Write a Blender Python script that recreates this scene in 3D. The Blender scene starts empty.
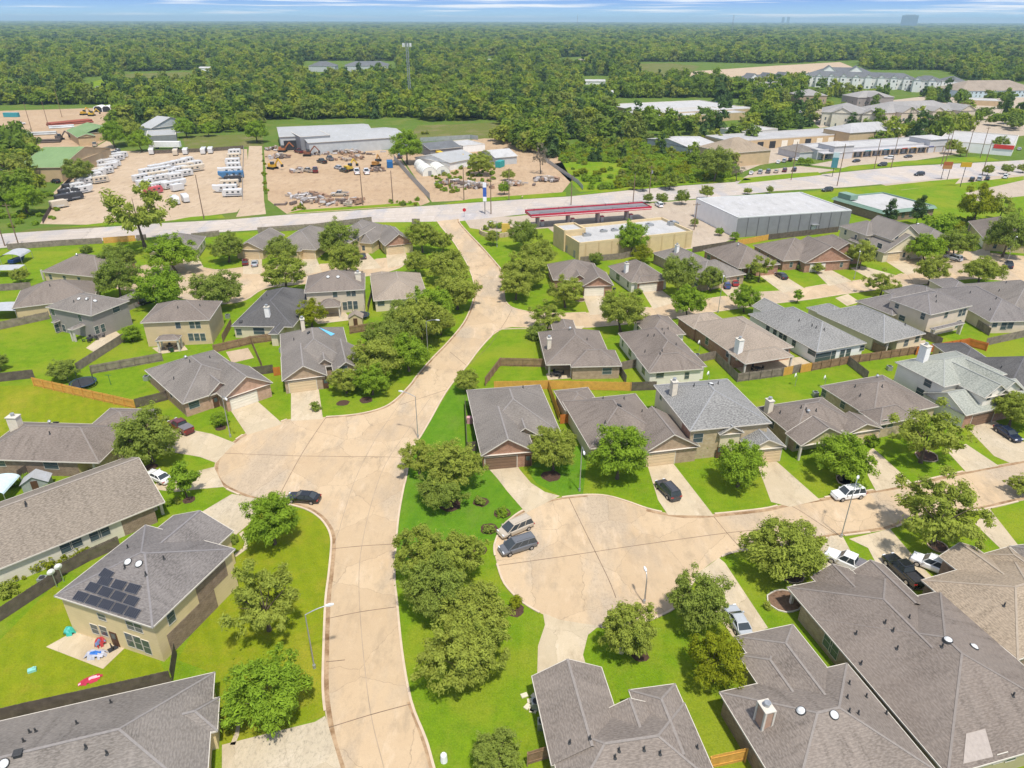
import bpy, math, random
import numpy as np
from mathutils import Vector, Matrix
from mathutils.bvhtree import BVHTree
R = math.radians
random.seed(7)
C = bpy.context.scene.collection
scn = bpy.context.scene
# ------------------------------------------------------------------ camera
FPX, CAMH, HOR, ROLL = 710.0, 62.0, 19.5, 0.15
PITCH = math.atan((384 - HOR) / FPX)
cam = bpy.data.objects.new('camera', bpy.data.cameras.new('camera'))
C.objects.link(cam)
cam.data.sensor_width = 36.0
cam.data.lens = FPX / 1024 * 36.0
cam.data.clip_end = 90000
CM = Matrix.Translation((0, 0, CAMH)) @ Matrix.Rotation(R(90) - PITCH, 4, 'X') @ Matrix.Rotation(R(ROLL), 4, 'Z')
cam.matrix_world = CM
scn.camera = cam
# ------------------------------------------------------------------ light
SUN_EL, SUN_AZ = 66.0, 158.0          # azimuth clockwise from +Y (view direction): behind the camera, to its right
sun = bpy.data.objects.new('sun', bpy.data.lights.new('sun', 'SUN'))
C.objects.link(sun)
sun.data.energy = 3.1
sun.data.angle = R(3.0)
sun.data.color = (1.0, 0.955, 0.88)
sd = Vector((math.cos(R(SUN_EL)) * math.sin(R(SUN_AZ)), math.cos(R(SUN_EL)) * math.cos(R(SUN_AZ)), math.sin(R(SUN_EL))))
sun.rotation_euler = sd.to_track_quat('Z', 'Y').to_euler()
scn.view_settings.view_transform = 'Standard'
scn.view_settings.look = 'None'
scn.view_settings.gamma = 1
scn.view_settings.use_curve_mapping = False
scn.view_settings.exposure = 0.66
world = bpy.data.worlds.new('World')
scn.world = world
world.use_nodes = True
nt = world.node_tree
nt.nodes.clear()
wo = nt.nodes.new('ShaderNodeOutputWorld')
bg = nt.nodes.new('ShaderNodeBackground')
sky = nt.nodes.new('ShaderNodeTexSky')
sky.sky_type = 'NISHITA'
sky.sun_disc = False
sky.sun_elevation = R(SUN_EL)
sky.sun_rotation = R(SUN_AZ)
sky.air_density = 0.7
sky.dust_density = 0.1
sky.ozone_density = 3.0
bg.inputs['Strength'].default_value = 0.15
# thin streaky clouds drawn over the sky by direction
tc = nt.nodes.new('ShaderNodeTexCoord')
mp = nt.nodes.new('ShaderNodeMapping')
mp.inputs['Scale'].default_value = (2.6, 2.6, 110.0)
mp.inputs['Location'].default_value = (0.4, 0.0, 0.0)
cn = nt.nodes.new('ShaderNodeTexNoise')
cn.inputs['Scale'].default_value = 2.0
cn.inputs['Detail'].default_value = 7
cn.inputs['Roughness'].default_value = 0.55
cr = nt.nodes.new('ShaderNodeMapRange')
cr.inputs['From Min'].default_value = 0.50
cr.inputs['From Max'].default_value = 0.62
mx = nt.nodes.new('ShaderNodeMix')
mx.data_type = 'RGBA'
mx.inputs['B'].default_value = (4.5, 4.6, 4.8, 1)
hs = nt.nodes.new('ShaderNodeHueSaturation')
hs.inputs['Saturation'].default_value = 0.72
nt.links.new(tc.outputs['Generated'], mp.inputs['Vector'])
nt.links.new(mp.outputs['Vector'], cn.inputs['Vector'])
nt.links.new(cn.outputs['Fac'], cr.inputs['Value'])
nt.links.new(cr.outputs['Result'], mx.inputs['Factor'])
nt.links.new(sky.outputs['Color'], hs.inputs['Color'])
# the lowest few degrees: pale at the horizon, deepening to blue
sx = nt.nodes.new('ShaderNodeSeparateXYZ'); nt.links.new(tc.outputs['Generated'], sx.inputs[0])
g1 = nt.nodes.new('ShaderNodeMapRange'); g1.inputs['From Min'].default_value = .001; g1.inputs['From Max'].default_value = .026; nt.links.new(sx.outputs['Z'], g1.inputs['Value'])
lo = nt.nodes.new('ShaderNodeMix'); lo.data_type = 'RGBA'; lo.inputs['A'].default_value = (2.2,3.5,4.3,1); lo.inputs['B'].default_value = (.82,1.6,3.85,1); nt.links.new(g1.outputs['Result'], lo.inputs['Factor'])
g2 = nt.nodes.new('ShaderNodeMapRange'); g2.inputs['From Min'].default_value = .05; g2.inputs['From Max'].default_value = .30; nt.links.new(sx.outputs['Z'], g2.inputs['Value'])
up_ = nt.nodes.new('ShaderNodeMix'); up_.data_type = 'RGBA'; nt.links.new(g2.outputs['Result'], up_.inputs['Factor']); nt.links.new(lo.outputs['Result'], up_.inputs['A']); nt.links.new(hs.outputs['Color'], up_.inputs['B'])
nt.links.new(up_.outputs['Result'], mx.inputs['A'])
nt.links.new(mx.outputs['Result'], bg.inputs['Color'])
nt.links.new(bg.outputs['Background'], wo.inputs['Surface'])

# ------------------------------------------------------------------ helpers
CAMP = Vector((0, 0, CAMH))
def ray(px, py):
    return (CM.to_3x3() @ Vector(((px - 512) / FPX, -(py - 384) / FPX, -1.0))).normalized()
def P(px, py, z=0.0):
    d = ray(px, py)
    return CAMP + d * ((z - CAMH) / d.z)
def mpp(p):                                     # metres per pixel at a world point
    v = CM.inverted() @ Vector(p)
    return -v.z / FPX
def project(p):
    v = CM.inverted() @ Vector(p)
    return 512 + v.x / -v.z * FPX, 384 - v.y / -v.z * FPX

class MB:
    def __init__(s):
        s.v = []; s.f = []; s.m = []
    def poly(s, pts, m=0):
        b = len(s.v)
        s.v += [tuple(p) for p in pts]
        s.f.append(tuple(range(b, b + len(pts)))); s.m.append(m)
    def box(s, x0, y0, z0, x1, y1, z1, m=0, M=None):
        c = [(x0,y0,z0),(x1,y0,z0),(x1,y1,z0),(x0,y1,z0),(x0,y0,z1),(x1,y0,z1),(x1,y1,z1),(x0,y1,z1)]
        if M is not None: c = [tuple(M @ Vector(q)) for q in c]
        b = len(s.v); s.v += c
        for q in ((3,2,1,0),(4,5,6,7),(0,1,5,4),(1,2,6,5),(2,3,7,6),(3,0,4,7)):
            s.f.append(tuple(b + i for i in q)); s.m.append(m)
    def bar(s, p, q, w, h, m=0, up=(0,0,1)):
        p, q = Vector(p), Vector(q)
        d = (q - p).normalized(); up = Vector(up)
        if abs(d.dot(up)) > .98: up = Vector((1,0,0))
        x = d.cross(up).normalized() * w / 2
        y = x.cross(d).normalized() * h / 2
        b = len(s.v)
        for e in (p, q):
            s.v += [tuple(e - x - y), tuple(e + x - y), tuple(e + x + y), tuple(e - x + y)]
        for k in ((3,2,1,0),(4,5,6,7),(0,1,5,4),(1,2,6,5),(2,3,7,6),(3,0,4,7)):
            s.f.append(tuple(b + i for i in k)); s.m.append(m)
    def cyl(s, p, q, r1, r2=None, n=8, m=0, cap=True):
        r2 = r1 if r2 is None else r2
        p, q = Vector(p), Vector(q); d = (q - p).normalized()
        a = d.orthogonal().normalized(); c = d.cross(a)
        b = len(s.v)
        for e, r in ((p, r1), (q, r2)):
            for i in range(n):
                t = 2 * math.pi * i / n
                s.v.append(tuple(e + (a * math.cos(t) + c * math.sin(t)) * r))
        for i in range(n):
            j = (i + 1) % n
            s.f.append((b + i, b + j, b + n + j, b + n + i)); s.m.append(m)
        if cap:
            s.f.append(tuple(b + n + i for i in range(n))); s.m.append(m)
            s.f.append(tuple(b + n - 1 - i for i in range(n))); s.m.append(m)
    def loft(s, secs, m=0, cap=True, ms=None):
        n = len(secs[0]); b = len(s.v)
        for q in secs: s.v += [tuple(p) for p in q]
        for k in range(len(secs) - 1):
            for i in range(n):
                j = (i + 1) % n
                s.f.append((b+k*n+i, b+k*n+j, b+(k+1)*n+j, b+(k+1)*n+i)); s.m.append(m if ms is None else ms(k, i))
        if cap:
            s.f.append(tuple(b + i for i in range(n))[::-1]); s.m.append(m)
            s.f.append(tuple(b + (len(secs)-1)*n + i for i in range(n))); s.m.append(m)
    def bvh(s):
        return BVHTree.FromPolygons(s.v, s.f)
    def mesh(s, name, mats, smooth=False):
        me = bpy.data.meshes.new(name)
        me.from_pydata(s.v, [], s.f)
        for m in mats: me.materials.append(m)
        if len(mats) > 1: me.polygons.foreach_set('material_index', s.m)
        if smooth: me.polygons.foreach_set('use_smooth', [True] * len(s.f))
        uv = me.uv_layers.new(name='UVMap').data
        for p in me.polygons:
            n = p.normal
            if abs(n.z) > .999:
                tu, tv = Vector((1,0,0)), Vector((0,1,0))
            else:
                tu = Vector((-n.y, n.x, 0)).normalized(); tv = n.cross(tu)
            for li in p.loop_indices:
                co = me.vertices[me.loops[li].vertex_index].co
                uv[li].uv = (co.dot(tu), co.dot(tv))
        me.update()
        return me
    def build(s, name, mats, parent=None, smooth=False):
        if not isinstance(mats, (list, tuple)): mats = [mats]
        return link(name, s.mesh(name, mats, smooth), parent)
def link(name, data, parent=None):
    o = bpy.data.objects.new(name, data); C.objects.link(o)
    if parent is not None: o.parent = parent
    return o
def tag(o, label, cat, group=None):
    o['label'] = label; o['category'] = cat
    if group: o['group'] = group
    return o
def thing(name, label, cat, loc=(0,0,0), rz=0, group=None):
    o = bpy.data.objects.new(name, None); C.objects.link(o)
    o.location = loc; o.rotation_euler = (0, 0, rz)
    o.empty_display_size = .5
    return tag(o, label, cat, group)
def kids(o): return [c for c in bpy.data.objects if c.parent == o]
def dup(root, children, loc, rz, label, group=None, scale=None):
    r = root.copy(); C.objects.link(r)
    r.location = loc; r.rotation_euler = (0, 0, rz); r['label'] = label
    if group: r['group'] = group
    if scale is not None: r.scale = scale
    for ch, subs in children:
        c = ch.copy(); C.objects.link(c); c.parent = r
        for g in subs:
            d = g.copy(); C.objects.link(d); d.parent = c
    return r
def struct(o): o['kind'] = 'structure'; return o

# ------------------------------------------------------------------ materials
def nodes(name):
    m = bpy.data.materials.new(name); m.use_nodes = True
    t = m.node_tree; b = t.nodes['Principled BSDF']
    b.inputs['Specular IOR Level'].default_value = 0.25
    return m, t, b
def N(t, kind, **kw):
    n = t.nodes.new(kind)
    for k, v in kw.items():
        if hasattr(n, k) and not isinstance(v, tuple): setattr(n, k, v)
        else: n.inputs[k.replace('_', ' ')].default_value = v
    return n
def noise(t, vec, scale, detail=4, rough=.55):
    n = t.nodes.new('ShaderNodeTexNoise')
    n.inputs['Scale'].default_value = scale; n.inputs['Detail'].default_value = detail; n.inputs['Roughness'].default_value = rough
    if vec is not None: t.links.new(vec, n.inputs['Vector'])
    return n.outputs['Fac']
def rng(t, val, a, b, c=0.0, d=1.0):
    n = t.nodes.new('ShaderNodeMapRange')
    for k, x in zip(('From Min','From Max','To Min','To Max'), (a,b,c,d)): n.inputs[k].default_value = x
    t.links.new(val, n.inputs['Value']); return n.outputs['Result']
def mix(t, fac, a, b, mode='MIX'):
    n = t.nodes.new('ShaderNodeMix'); n.data_type = 'RGBA'; n.blend_type = mode
    if isinstance(fac, float): n.inputs['Factor'].default_value = fac
    else: t.links.new(fac, n.inputs['Factor'])
    for key, x in (('A', a), ('B', b)):
        if isinstance(x, tuple): n.inputs[key].default_value = (*x[:3], 1)
        else: t.links.new(x, n.inputs[key])
    return n.outputs['Result']
def coord(t, which='pos'):
    if which == 'pos': return t.nodes.new('ShaderNodeNewGeometry').outputs['Position']
    return t.nodes.new('ShaderNodeTexCoord').outputs[which]
def scaled(t, vec, s):
    n = t.nodes.new('ShaderNodeMapping'); n.inputs['Scale'].default_value = s
    t.links.new(vec, n.inputs['Vector']); return n.outputs['Vector']
def bump(t, b, h, strength=.3, dist=.05):
    n = t.nodes.new('ShaderNodeBump'); n.inputs['Strength'].default_value = strength; n.inputs['Distance'].default_value = dist
    t.links.new(h, n.inputs['Height']); t.links.new(n.outputs['Normal'], b.inputs['Normal'])
_mc = {}
def plain(name, c, rough=.8, var=.12, scale=1.5, metal=0.0, which='Object', spec=.25):
    if name in _mc: return _mc[name]
    m, t, b = nodes(name)
    f = noise(t, coord(t, which), scale, 5)
    lo = tuple(x * (1 - var) for x in c); hi = tuple(min(1, x * (1 + var)) for x in c)
    t.links.new(mix(t, rng(t, f, .3, .7), lo, hi), b.inputs['Base Color'])
    b.inputs['Roughness'].default_value = rough; b.inputs['Metallic'].default_value = metal
    b.inputs['Specular IOR Level'].default_value = spec
    _mc[name] = m; return m
def roofmat(name, c1, c2, streak=.55, speck=.35):
    c1 = (c1[0]*1.0, c1[1]*.98, c1[2]*.92); c2 = (c2[0]*1.0, c2[1]*.98, c2[2]*.93)
    m, t, b = nodes(name)
    uv = coord(t, 'UV')
    oi = t.nodes.new('ShaderNodeObjectInfo')
    add = t.nodes.new('ShaderNodeVectorMath'); add.operation = 'ADD'
    t.links.new(uv, add.inputs[0])
    pos = coord(t, 'pos')
    st = noise(t, scaled(t, pos, (.16, .16, .16)), 1.0, 3)
    big = noise(t, scaled(t, uv, (.42, .07, 1)), 1.0, 6, .62)
    fine = noise(t, scaled(t, uv, (2.6, 7.0, 1)), 1.0, 2)
    mid = noise(t, pos, .9, 6, .7)
    col = mix(t, rng(t, big, .34, .66), c1, c2)
    dark = tuple(x * .56 for x in c1)
    col = mix(t, rng(t, big, .48, .68, 0, streak), col, dark)
    col = mix(t, rng(t, st, .44, .62, 0, .55), col, tuple(x * .62 for x in c1))
    sk = noise(t, scaled(t, uv, (.9, .16, 1)), 1.0, 6, .7); sk2 = noise(t, pos, .07, 2)
    mk = t.nodes.new('ShaderNodeMath'); mk.operation = 'MULTIPLY'; t.links.new(rng(t, sk, .5, .66), mk.inputs[0]); t.links.new(rng(t, sk2, .38, .6), mk.inputs[1])
    col = mix(t, mk.outputs[0], col, tuple(x * .55 for x in c1))
    col = mix(t, rng(t, mid, .58, .8, 0, .5), col, tuple(min(1, x * 1.25) for x in c2))
    col = mix(t, rng(t, mid, .35, .7, 0, .35), col, tuple(x * .8 for x in c1))
    col = mix(t, rng(t, fine, .4, .62, 0, speck), col, tuple(min(1, x * 1.55) for x in c2))
    wv = t.nodes.new('ShaderNodeTexWave'); wv.wave_type = 'BANDS'; wv.bands_direction = 'Y'; wv.wave_profile = 'SAW'
    wv.inputs['Scale'].default_value = 1.05; wv.inputs['Distortion'].default_value = .25
    t.links.new(uv, wv.inputs['Vector'])
    col = mix(t, rng(t, wv.outputs['Fac'], 0, .25, .26, 0), col, tuple(x * .45 for x in c1))
    t.links.new(col, b.inputs['Base Color'])
    b.inputs['Roughness'].default_value = .95
    bump(t, b, fine, .35, .03)
    return m
def brickmat(name, c1, c2, mortar):
    m, t, b = nodes(name)
    uv = coord(t, 'UV')
    br = t.nodes.new('ShaderNodeTexBrick')
    br.inputs['Scale'].default_value = 1.0
    br.inputs['Brick Width'].default_value = .42; br.inputs['Row Height'].default_value = .17
    br.inputs['Mortar Size'].default_value = .018
    br.inputs['Color1'].default_value = (*c1, 1); br.inputs['Color2'].default_value = (*c2, 1); br.inputs['Mortar'].default_value = (*mortar, 1)
    t.links.new(uv, br.inputs['Vector'])
    n = noise(t, uv, 1.3, 5)
    t.links.new(mix(t, rng(t, n, .4, .75, 0, .55), br.outputs['Color'], tuple(x * .6 for x in c1)), b.inputs['Base Color'])
    b.inputs['Roughness'].default_value = .9
    bump(t, b, br.outputs['Fac'], -.3, .02)
    return m
def sidingmat(name, c, gap=.2):
    m, t, b = nodes(name)
    uv = coord(t, 'UV')
    wv = t.nodes.new('ShaderNodeTexWave'); wv.wave_type = 'BANDS'; wv.bands_direction = 'Y'; wv.wave_profile = 'SAW'
    wv.inputs['Scale'].default_value = 1 / gap * .16
    t.links.new(uv, wv.inputs['Vector'])
    n = noise(t, scaled(t, uv, (.5, .5, .5)), 1, 5)
    col = mix(t, rng(t, n, .35, .7), tuple(x * .93 for x in c), tuple(min(1, x * 1.05) for x in c))
    col = mix(t, rng(t, wv.outputs['Fac'], .0, .12, .35, 0), col, tuple(x * .6 for x in c))
    t.links.new(col, b.inputs['Base Color']); b.inputs['Roughness'].default_value = .75
    return m
def grassmat(name, c1, c2, c3, patch=.55, stripes=0.0, ang=0.0):
    m, t, b = nodes(name)
    p = coord(t, 'pos')
    big = noise(t, p, .07, 5, .6); mid = noise(t, p, .55, 6, .65); fine = noise(t, p, 5.0, 3, .7)
    col = mix(t, rng(t, mid, .32, .68), c1, c2)
    col = mix(t, rng(t, big, patch, patch + .13, 0, .8), col, c3)
    dry = noise(t, p, .23, 7, .7)
    col = mix(t, rng(t, dry, .50, .68, 0, .7), col, tuple((c2[0] * 1.22, c2[1] * .92, c2[2] * 2.2)))
    dk = noise(t, p, 1.6, 5, .7)
    col = mix(t, rng(t, dk, .50, .75, 0, .45), col, tuple(x * .6 for x in c1))
    col = mix(t, rng(t, fine, .3, .7, .0, .5), col, tuple(x * .5 for x in c1))
    if stripes:
        rot = t.nodes.new('ShaderNodeMapping'); rot.inputs['Rotation'].default_value = (0, 0, ang)
        t.links.new(p, rot.inputs['Vector'])
        wv = t.nodes.new('ShaderNodeTexWave'); wv.inputs['Scale'].default_value = .16; wv.inputs['Distortion'].default_value = .6; wv.inputs['Detail'].default_value = 2
        t.links.new(rot.outputs['Vector'], wv.inputs['Vector'])
        col = mix(t, rng(t, wv.outputs['Fac'], .2, .8, 0, stripes), col, tuple(min(1, x * 1.5) for x in c2))
    t.links.new(col, b.inputs['Base Color'])
    b.inputs['Roughness'].default_value = 1.0; b.inputs['Specular IOR Level'].default_value = .05
    bump(t, b, fine, .6, .12)
    return m
def concmat(name, c1, c2, stain, amt=.6, sc=.16, crack=0):
    m, t, b = nodes(name)
    p = coord(t, 'pos')
    big = noise(t, p, sc, 6, .6); mid = noise(t, p, .8, 6, .68); fine = noise(t, p, 9, 2)
    st = noise(t, scaled(t, p, (1.0, .4, 1)), .42, 8, .74); st2 = noise(t, p, 2.2, 6, .75)
    col = mix(t, rng(t, big, .3, .7), c1, c2)
    col = mix(t, rng(t, st, .50, .68, 0, amt), col, stain)
    col = mix(t, rng(t, st2, .56, .74, 0, amt * .7), col, stain)
    if crack:
        gp = noise(t, scaled(t, p, (1.0, .35, 1)), .11, 4, .6); gs = noise(t, scaled(t, p, (1.0, .6, 1)), 3.2, 6, .8)
        gry = (c1[0]*.80, c1[1]*.93, c1[2]*1.18); blk = (c1[0]*.42, c1[1]*.46, c1[2]*.52)
        msk = rng(t, gp, .49, .60); mm = t.nodes.new('ShaderNodeMath'); mm.operation = 'MULTIPLY'; t.links.new(msk, mm.inputs[0]); t.links.new(rng(t, gs, .50, .68, 0, .75), mm.inputs[1])
        m2 = t.nodes.new('ShaderNodeMath'); m2.operation = 'MULTIPLY'; t.links.new(msk, m2.inputs[0]); m2.inputs[1].default_value = .6 if crack < .2 else .25
        col = mix(t, m2.outputs[0], col, gry); col = mix(t, mm.outputs[0], col, blk)
    pale = noise(t, scaled(t, p, (1.0, .3, 1)), .55, 6, .7)
    col = mix(t, rng(t, pale, .55, .72, 0, .55), col, tuple(min(1, x * 1.18 + .02) for x in (c2[0], c2[1]*1.03, c2[2]*1.12)))
    if crack:
        vd = t.nodes.new('ShaderNodeTexVoronoi'); vd.feature = 'DISTANCE_TO_EDGE'; vd.inputs['Scale'].default_value = crack
        wob = t.nodes.new('ShaderNodeVectorMath'); wob.operation = 'ADD'; nz = t.nodes.new('ShaderNodeTexNoise'); nz.inputs['Scale'].default_value = .8; nz.inputs['Detail'].default_value = 4
        t.links.new(p, nz.inputs['Vector']); t.links.new(p, wob.inputs[0]); t.links.new(nz.outputs['Color'], wob.inputs[1]); t.links.new(wob.outputs[0], vd.inputs['Vector'])
        col = mix(t, rng(t, vd.outputs['Distance'], .0, .0045, .55, 0), col, tuple(x * .4 for x in stain))
        vc = t.nodes.new('ShaderNodeTexVoronoi'); vc.inputs['Scale'].default_value = crack; t.links.new(wob.outputs[0], vc.inputs['Vector'])
        sp = t.nodes.new('ShaderNodeSeparateColor'); t.links.new(vc.outputs['Color'], sp.inputs[0])
        col = mix(t, rng(t, sp.outputs[0], .2, .9, 0, .42), col, tuple(x * .84 for x in c1))
    col = mix(t, rng(t, mid, .55, .8, 0, .3), col, tuple(min(1, x * 1.15) for x in c2))
    col = mix(t, rng(t, fine, .35, .7, 0, .16), col, tuple(x * .6 for x in c1))
    t.links.new(col, b.inputs['Base Color']); b.inputs['Roughness'].default_value = .92
    b.inputs['Specular IOR Level'].default_value = .15
    return m
def leafmat(name, c1, c2, c3, trans=.42, ramp=None):
    m = bpy.data.materials.new(name); m.use_nodes = True
    t = m.node_tree; t.nodes.clear()
    out = t.nodes.new('ShaderNodeOutputMaterial'); ms = t.nodes.new('ShaderNodeMixShader')
    d = t.nodes.new('ShaderNodeBsdfDiffuse'); tr = t.nodes.new('ShaderNodeBsdfTranslucent')
    oi = t.nodes.new('ShaderNodeObjectInfo')
    n = noise(t, coord(t, 'Object'), .9, 3, .6)
    fine = noise(t, coord(t, 'Object'), 6.0, 2, .6)
    col = mix(t, rng(t, n, .32, .68), c1, c2)
    col = mix(t, rng(t, oi.outputs['Random'], 0, 1, 0, .75), col, c3)
    if ramp:
        rp = t.nodes.new('ShaderNodeValToRGB'); el = rp.color_ramp.elements
        for i, c in enumerate(ramp):
            e = el[i] if i < 2 else el.new(i / (len(ramp) - 1))
            e.position = i / (len(ramp) - 1); e.color = (*c, 1)
        t.links.new(oi.outputs['Random'], rp.inputs['Fac']); col = mix(t, .72, col, rp.outputs['Color'])
    col = mix(t, rng(t, fine, .4, .7, 0, .5), col, tuple(min(1, x * 1.7) for x in c2))
    t.links.new(col, d.inputs['Color']); t.links.new(col, tr.inputs['Color'])
    ms.inputs['Fac'].default_value = trans
    t.links.new(d.outputs['BSDF'], ms.inputs[1]); t.links.new(tr.outputs['BSDF'], ms.inputs[2])
    t.links.new(ms.outputs['Shader'], out.inputs['Surface'])
    return m
def gloss(name, c, rough=.25, metal=0.0, coat=.6):
    if name in _mc: return _mc[name]
    m, t, b = nodes(name)
    n = noise(t, coord(t, 'Object'), 2.0, 3)
    t.links.new(mix(t, rng(t, n, .3, .7), tuple(x * .94 for x in c), c), b.inputs['Base Color'])
    b.inputs['Roughness'].default_value = rough; b.inputs['Metallic'].default_value = metal
    b.inputs['Coat Weight'].default_value = coat; b.inputs['Coat Roughness'].default_value = .08
    b.inputs['Specular IOR Level'].default_value = .5
    _mc[name] = m; return m
ROOF = {
 'brown': roofmat('brown_shingle', (0.194,0.163,0.144), (0.249,0.215,0.191)),
 'umber': roofmat('umber_shingle', (0.172,0.142,0.125), (0.224,0.191,0.169)),
 'grey': roofmat('grey_shingle', (.175,.155,.142), (.235,.212,.195)),
 'slate': roofmat('slate_shingle', (.085,.083,.086), (.135,.13,.13), .4, .3),
 'blue': roofmat('mottled_grey_shingle', (.165,.164,.164), (.235,.232,.228), .45, .7),
 'sage': roofmat('sage_shingle', (0.249,0.267,0.245), (0.310,0.318,0.284), .3, .5),
 'tan': roofmat('tan_shingle', (0.258,0.205,0.153), (0.318,0.258,0.196), .22, .5),
 'speck': roofmat('speckled_shingle', (.175,.148,.122), (.235,.20,.166), .35, .6),
 'dusk': roofmat('taupe_grey_shingle', (.152,.138,.135), (.21,.192,.186), .45, .4),
 'fawn': roofmat('fawn_shingle', (0.258,0.215,0.176), (0.310,0.258,0.215), .3, .45),
}
RIDGE = {k: plain('ridge_' + k, tuple(x * 1.0 for x in c), .95, .1, 3) for k, c in (
 ('brown', (.25,.22,.195)), ('umber', (.225,.195,.172)), ('grey', (.245,.222,.205)), ('slate', (.13,.125,.127)), ('blue', (.28,.278,.275)),
 ('sage', (.31,.315,.285)), ('tan', (.34,.28,.215)), ('speck', (.33,.285,.24)), ('dusk', (.22,.203,.198)), ('fawn', (.315,.265,.215)))}
WALL = {
 'cream': sidingmat('cream_siding', (.66,.57,.40)), 'tan': sidingmat('tan_siding', (.58,.45,.26)), 'beige': sidingmat('beige_siding', (.58,.49,.37)),
 'white': sidingmat('white_siding', (.74,.69,.60)), 'grey': sidingmat('grey_siding', (.30,.265,.24)), 'olive': sidingmat('olive_siding', (.42,.37,.20)),
 'pale': sidingmat('pale_siding', (.68,.62,.50)), 'butter': sidingmat('butter_siding', (.68,.54,.30)), 'blush': sidingmat('blush_siding', (.66,.54,.42)),
 'brick': brickmat('red_brick', (.33,.155,.09), (.42,.21,.13), (.42,.34,.27)), 'tanbrick': brickmat('tan_brick', (.36,.245,.15), (.45,.32,.20), (.45,.38,.3)),
 'brownbrick': brickmat('brown_brick', (.23,.155,.105), (.31,.215,.145), (.33,.27,.22)), 'stone': brickmat('gold_stone', (.44,.33,.18), (.52,.42,.27), (.5,.42,.3)),
 'rose': brickmat('rose_brick', (.46,.26,.17), (.54,.33,.22), (.52,.42,.34)),
 'stucco': plain('tan_stucco', (.62,.47,.26), .9, .08, .6), 'metalgrey': plain('grey_metal_wall', (.22,.22,.225), .6, .08, .5), 'paleblue': plain('pale_blue_wall', (.45,.55,.58), .8, .08, .5),
 'lightmetal': plain('light_metal_wall', (.45,.46,.45), .6, .08, .5), 'mallgrey': plain('mall_grey_wall', (.50,.49,.49), .85, .06, .5), 'chalk': plain('chalk_wall', (.78,.76,.72), .85, .05, .5),
 'sand': plain('sand_wall', (.52,.38,.22), .9, .08, .4),
}
TRIM = plain('white_trim', (.58,.53,.45), .7, .06, 2)
TRIMT = plain('tan_trim', (.52,.42,.28), .7, .06, 2)
GLASS = gloss('window_glass', (.07,.095,.10), .1, 0, 0)
DARK = plain('dark_metal', (.035,.035,.038), .6, .2, 4)
GREYM = plain('galvanised', (.42,.43,.43), .45, .12, 4, .6)
WHITE = plain('white_paint', (.80,.79,.76), .6, .05, 2)
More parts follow.
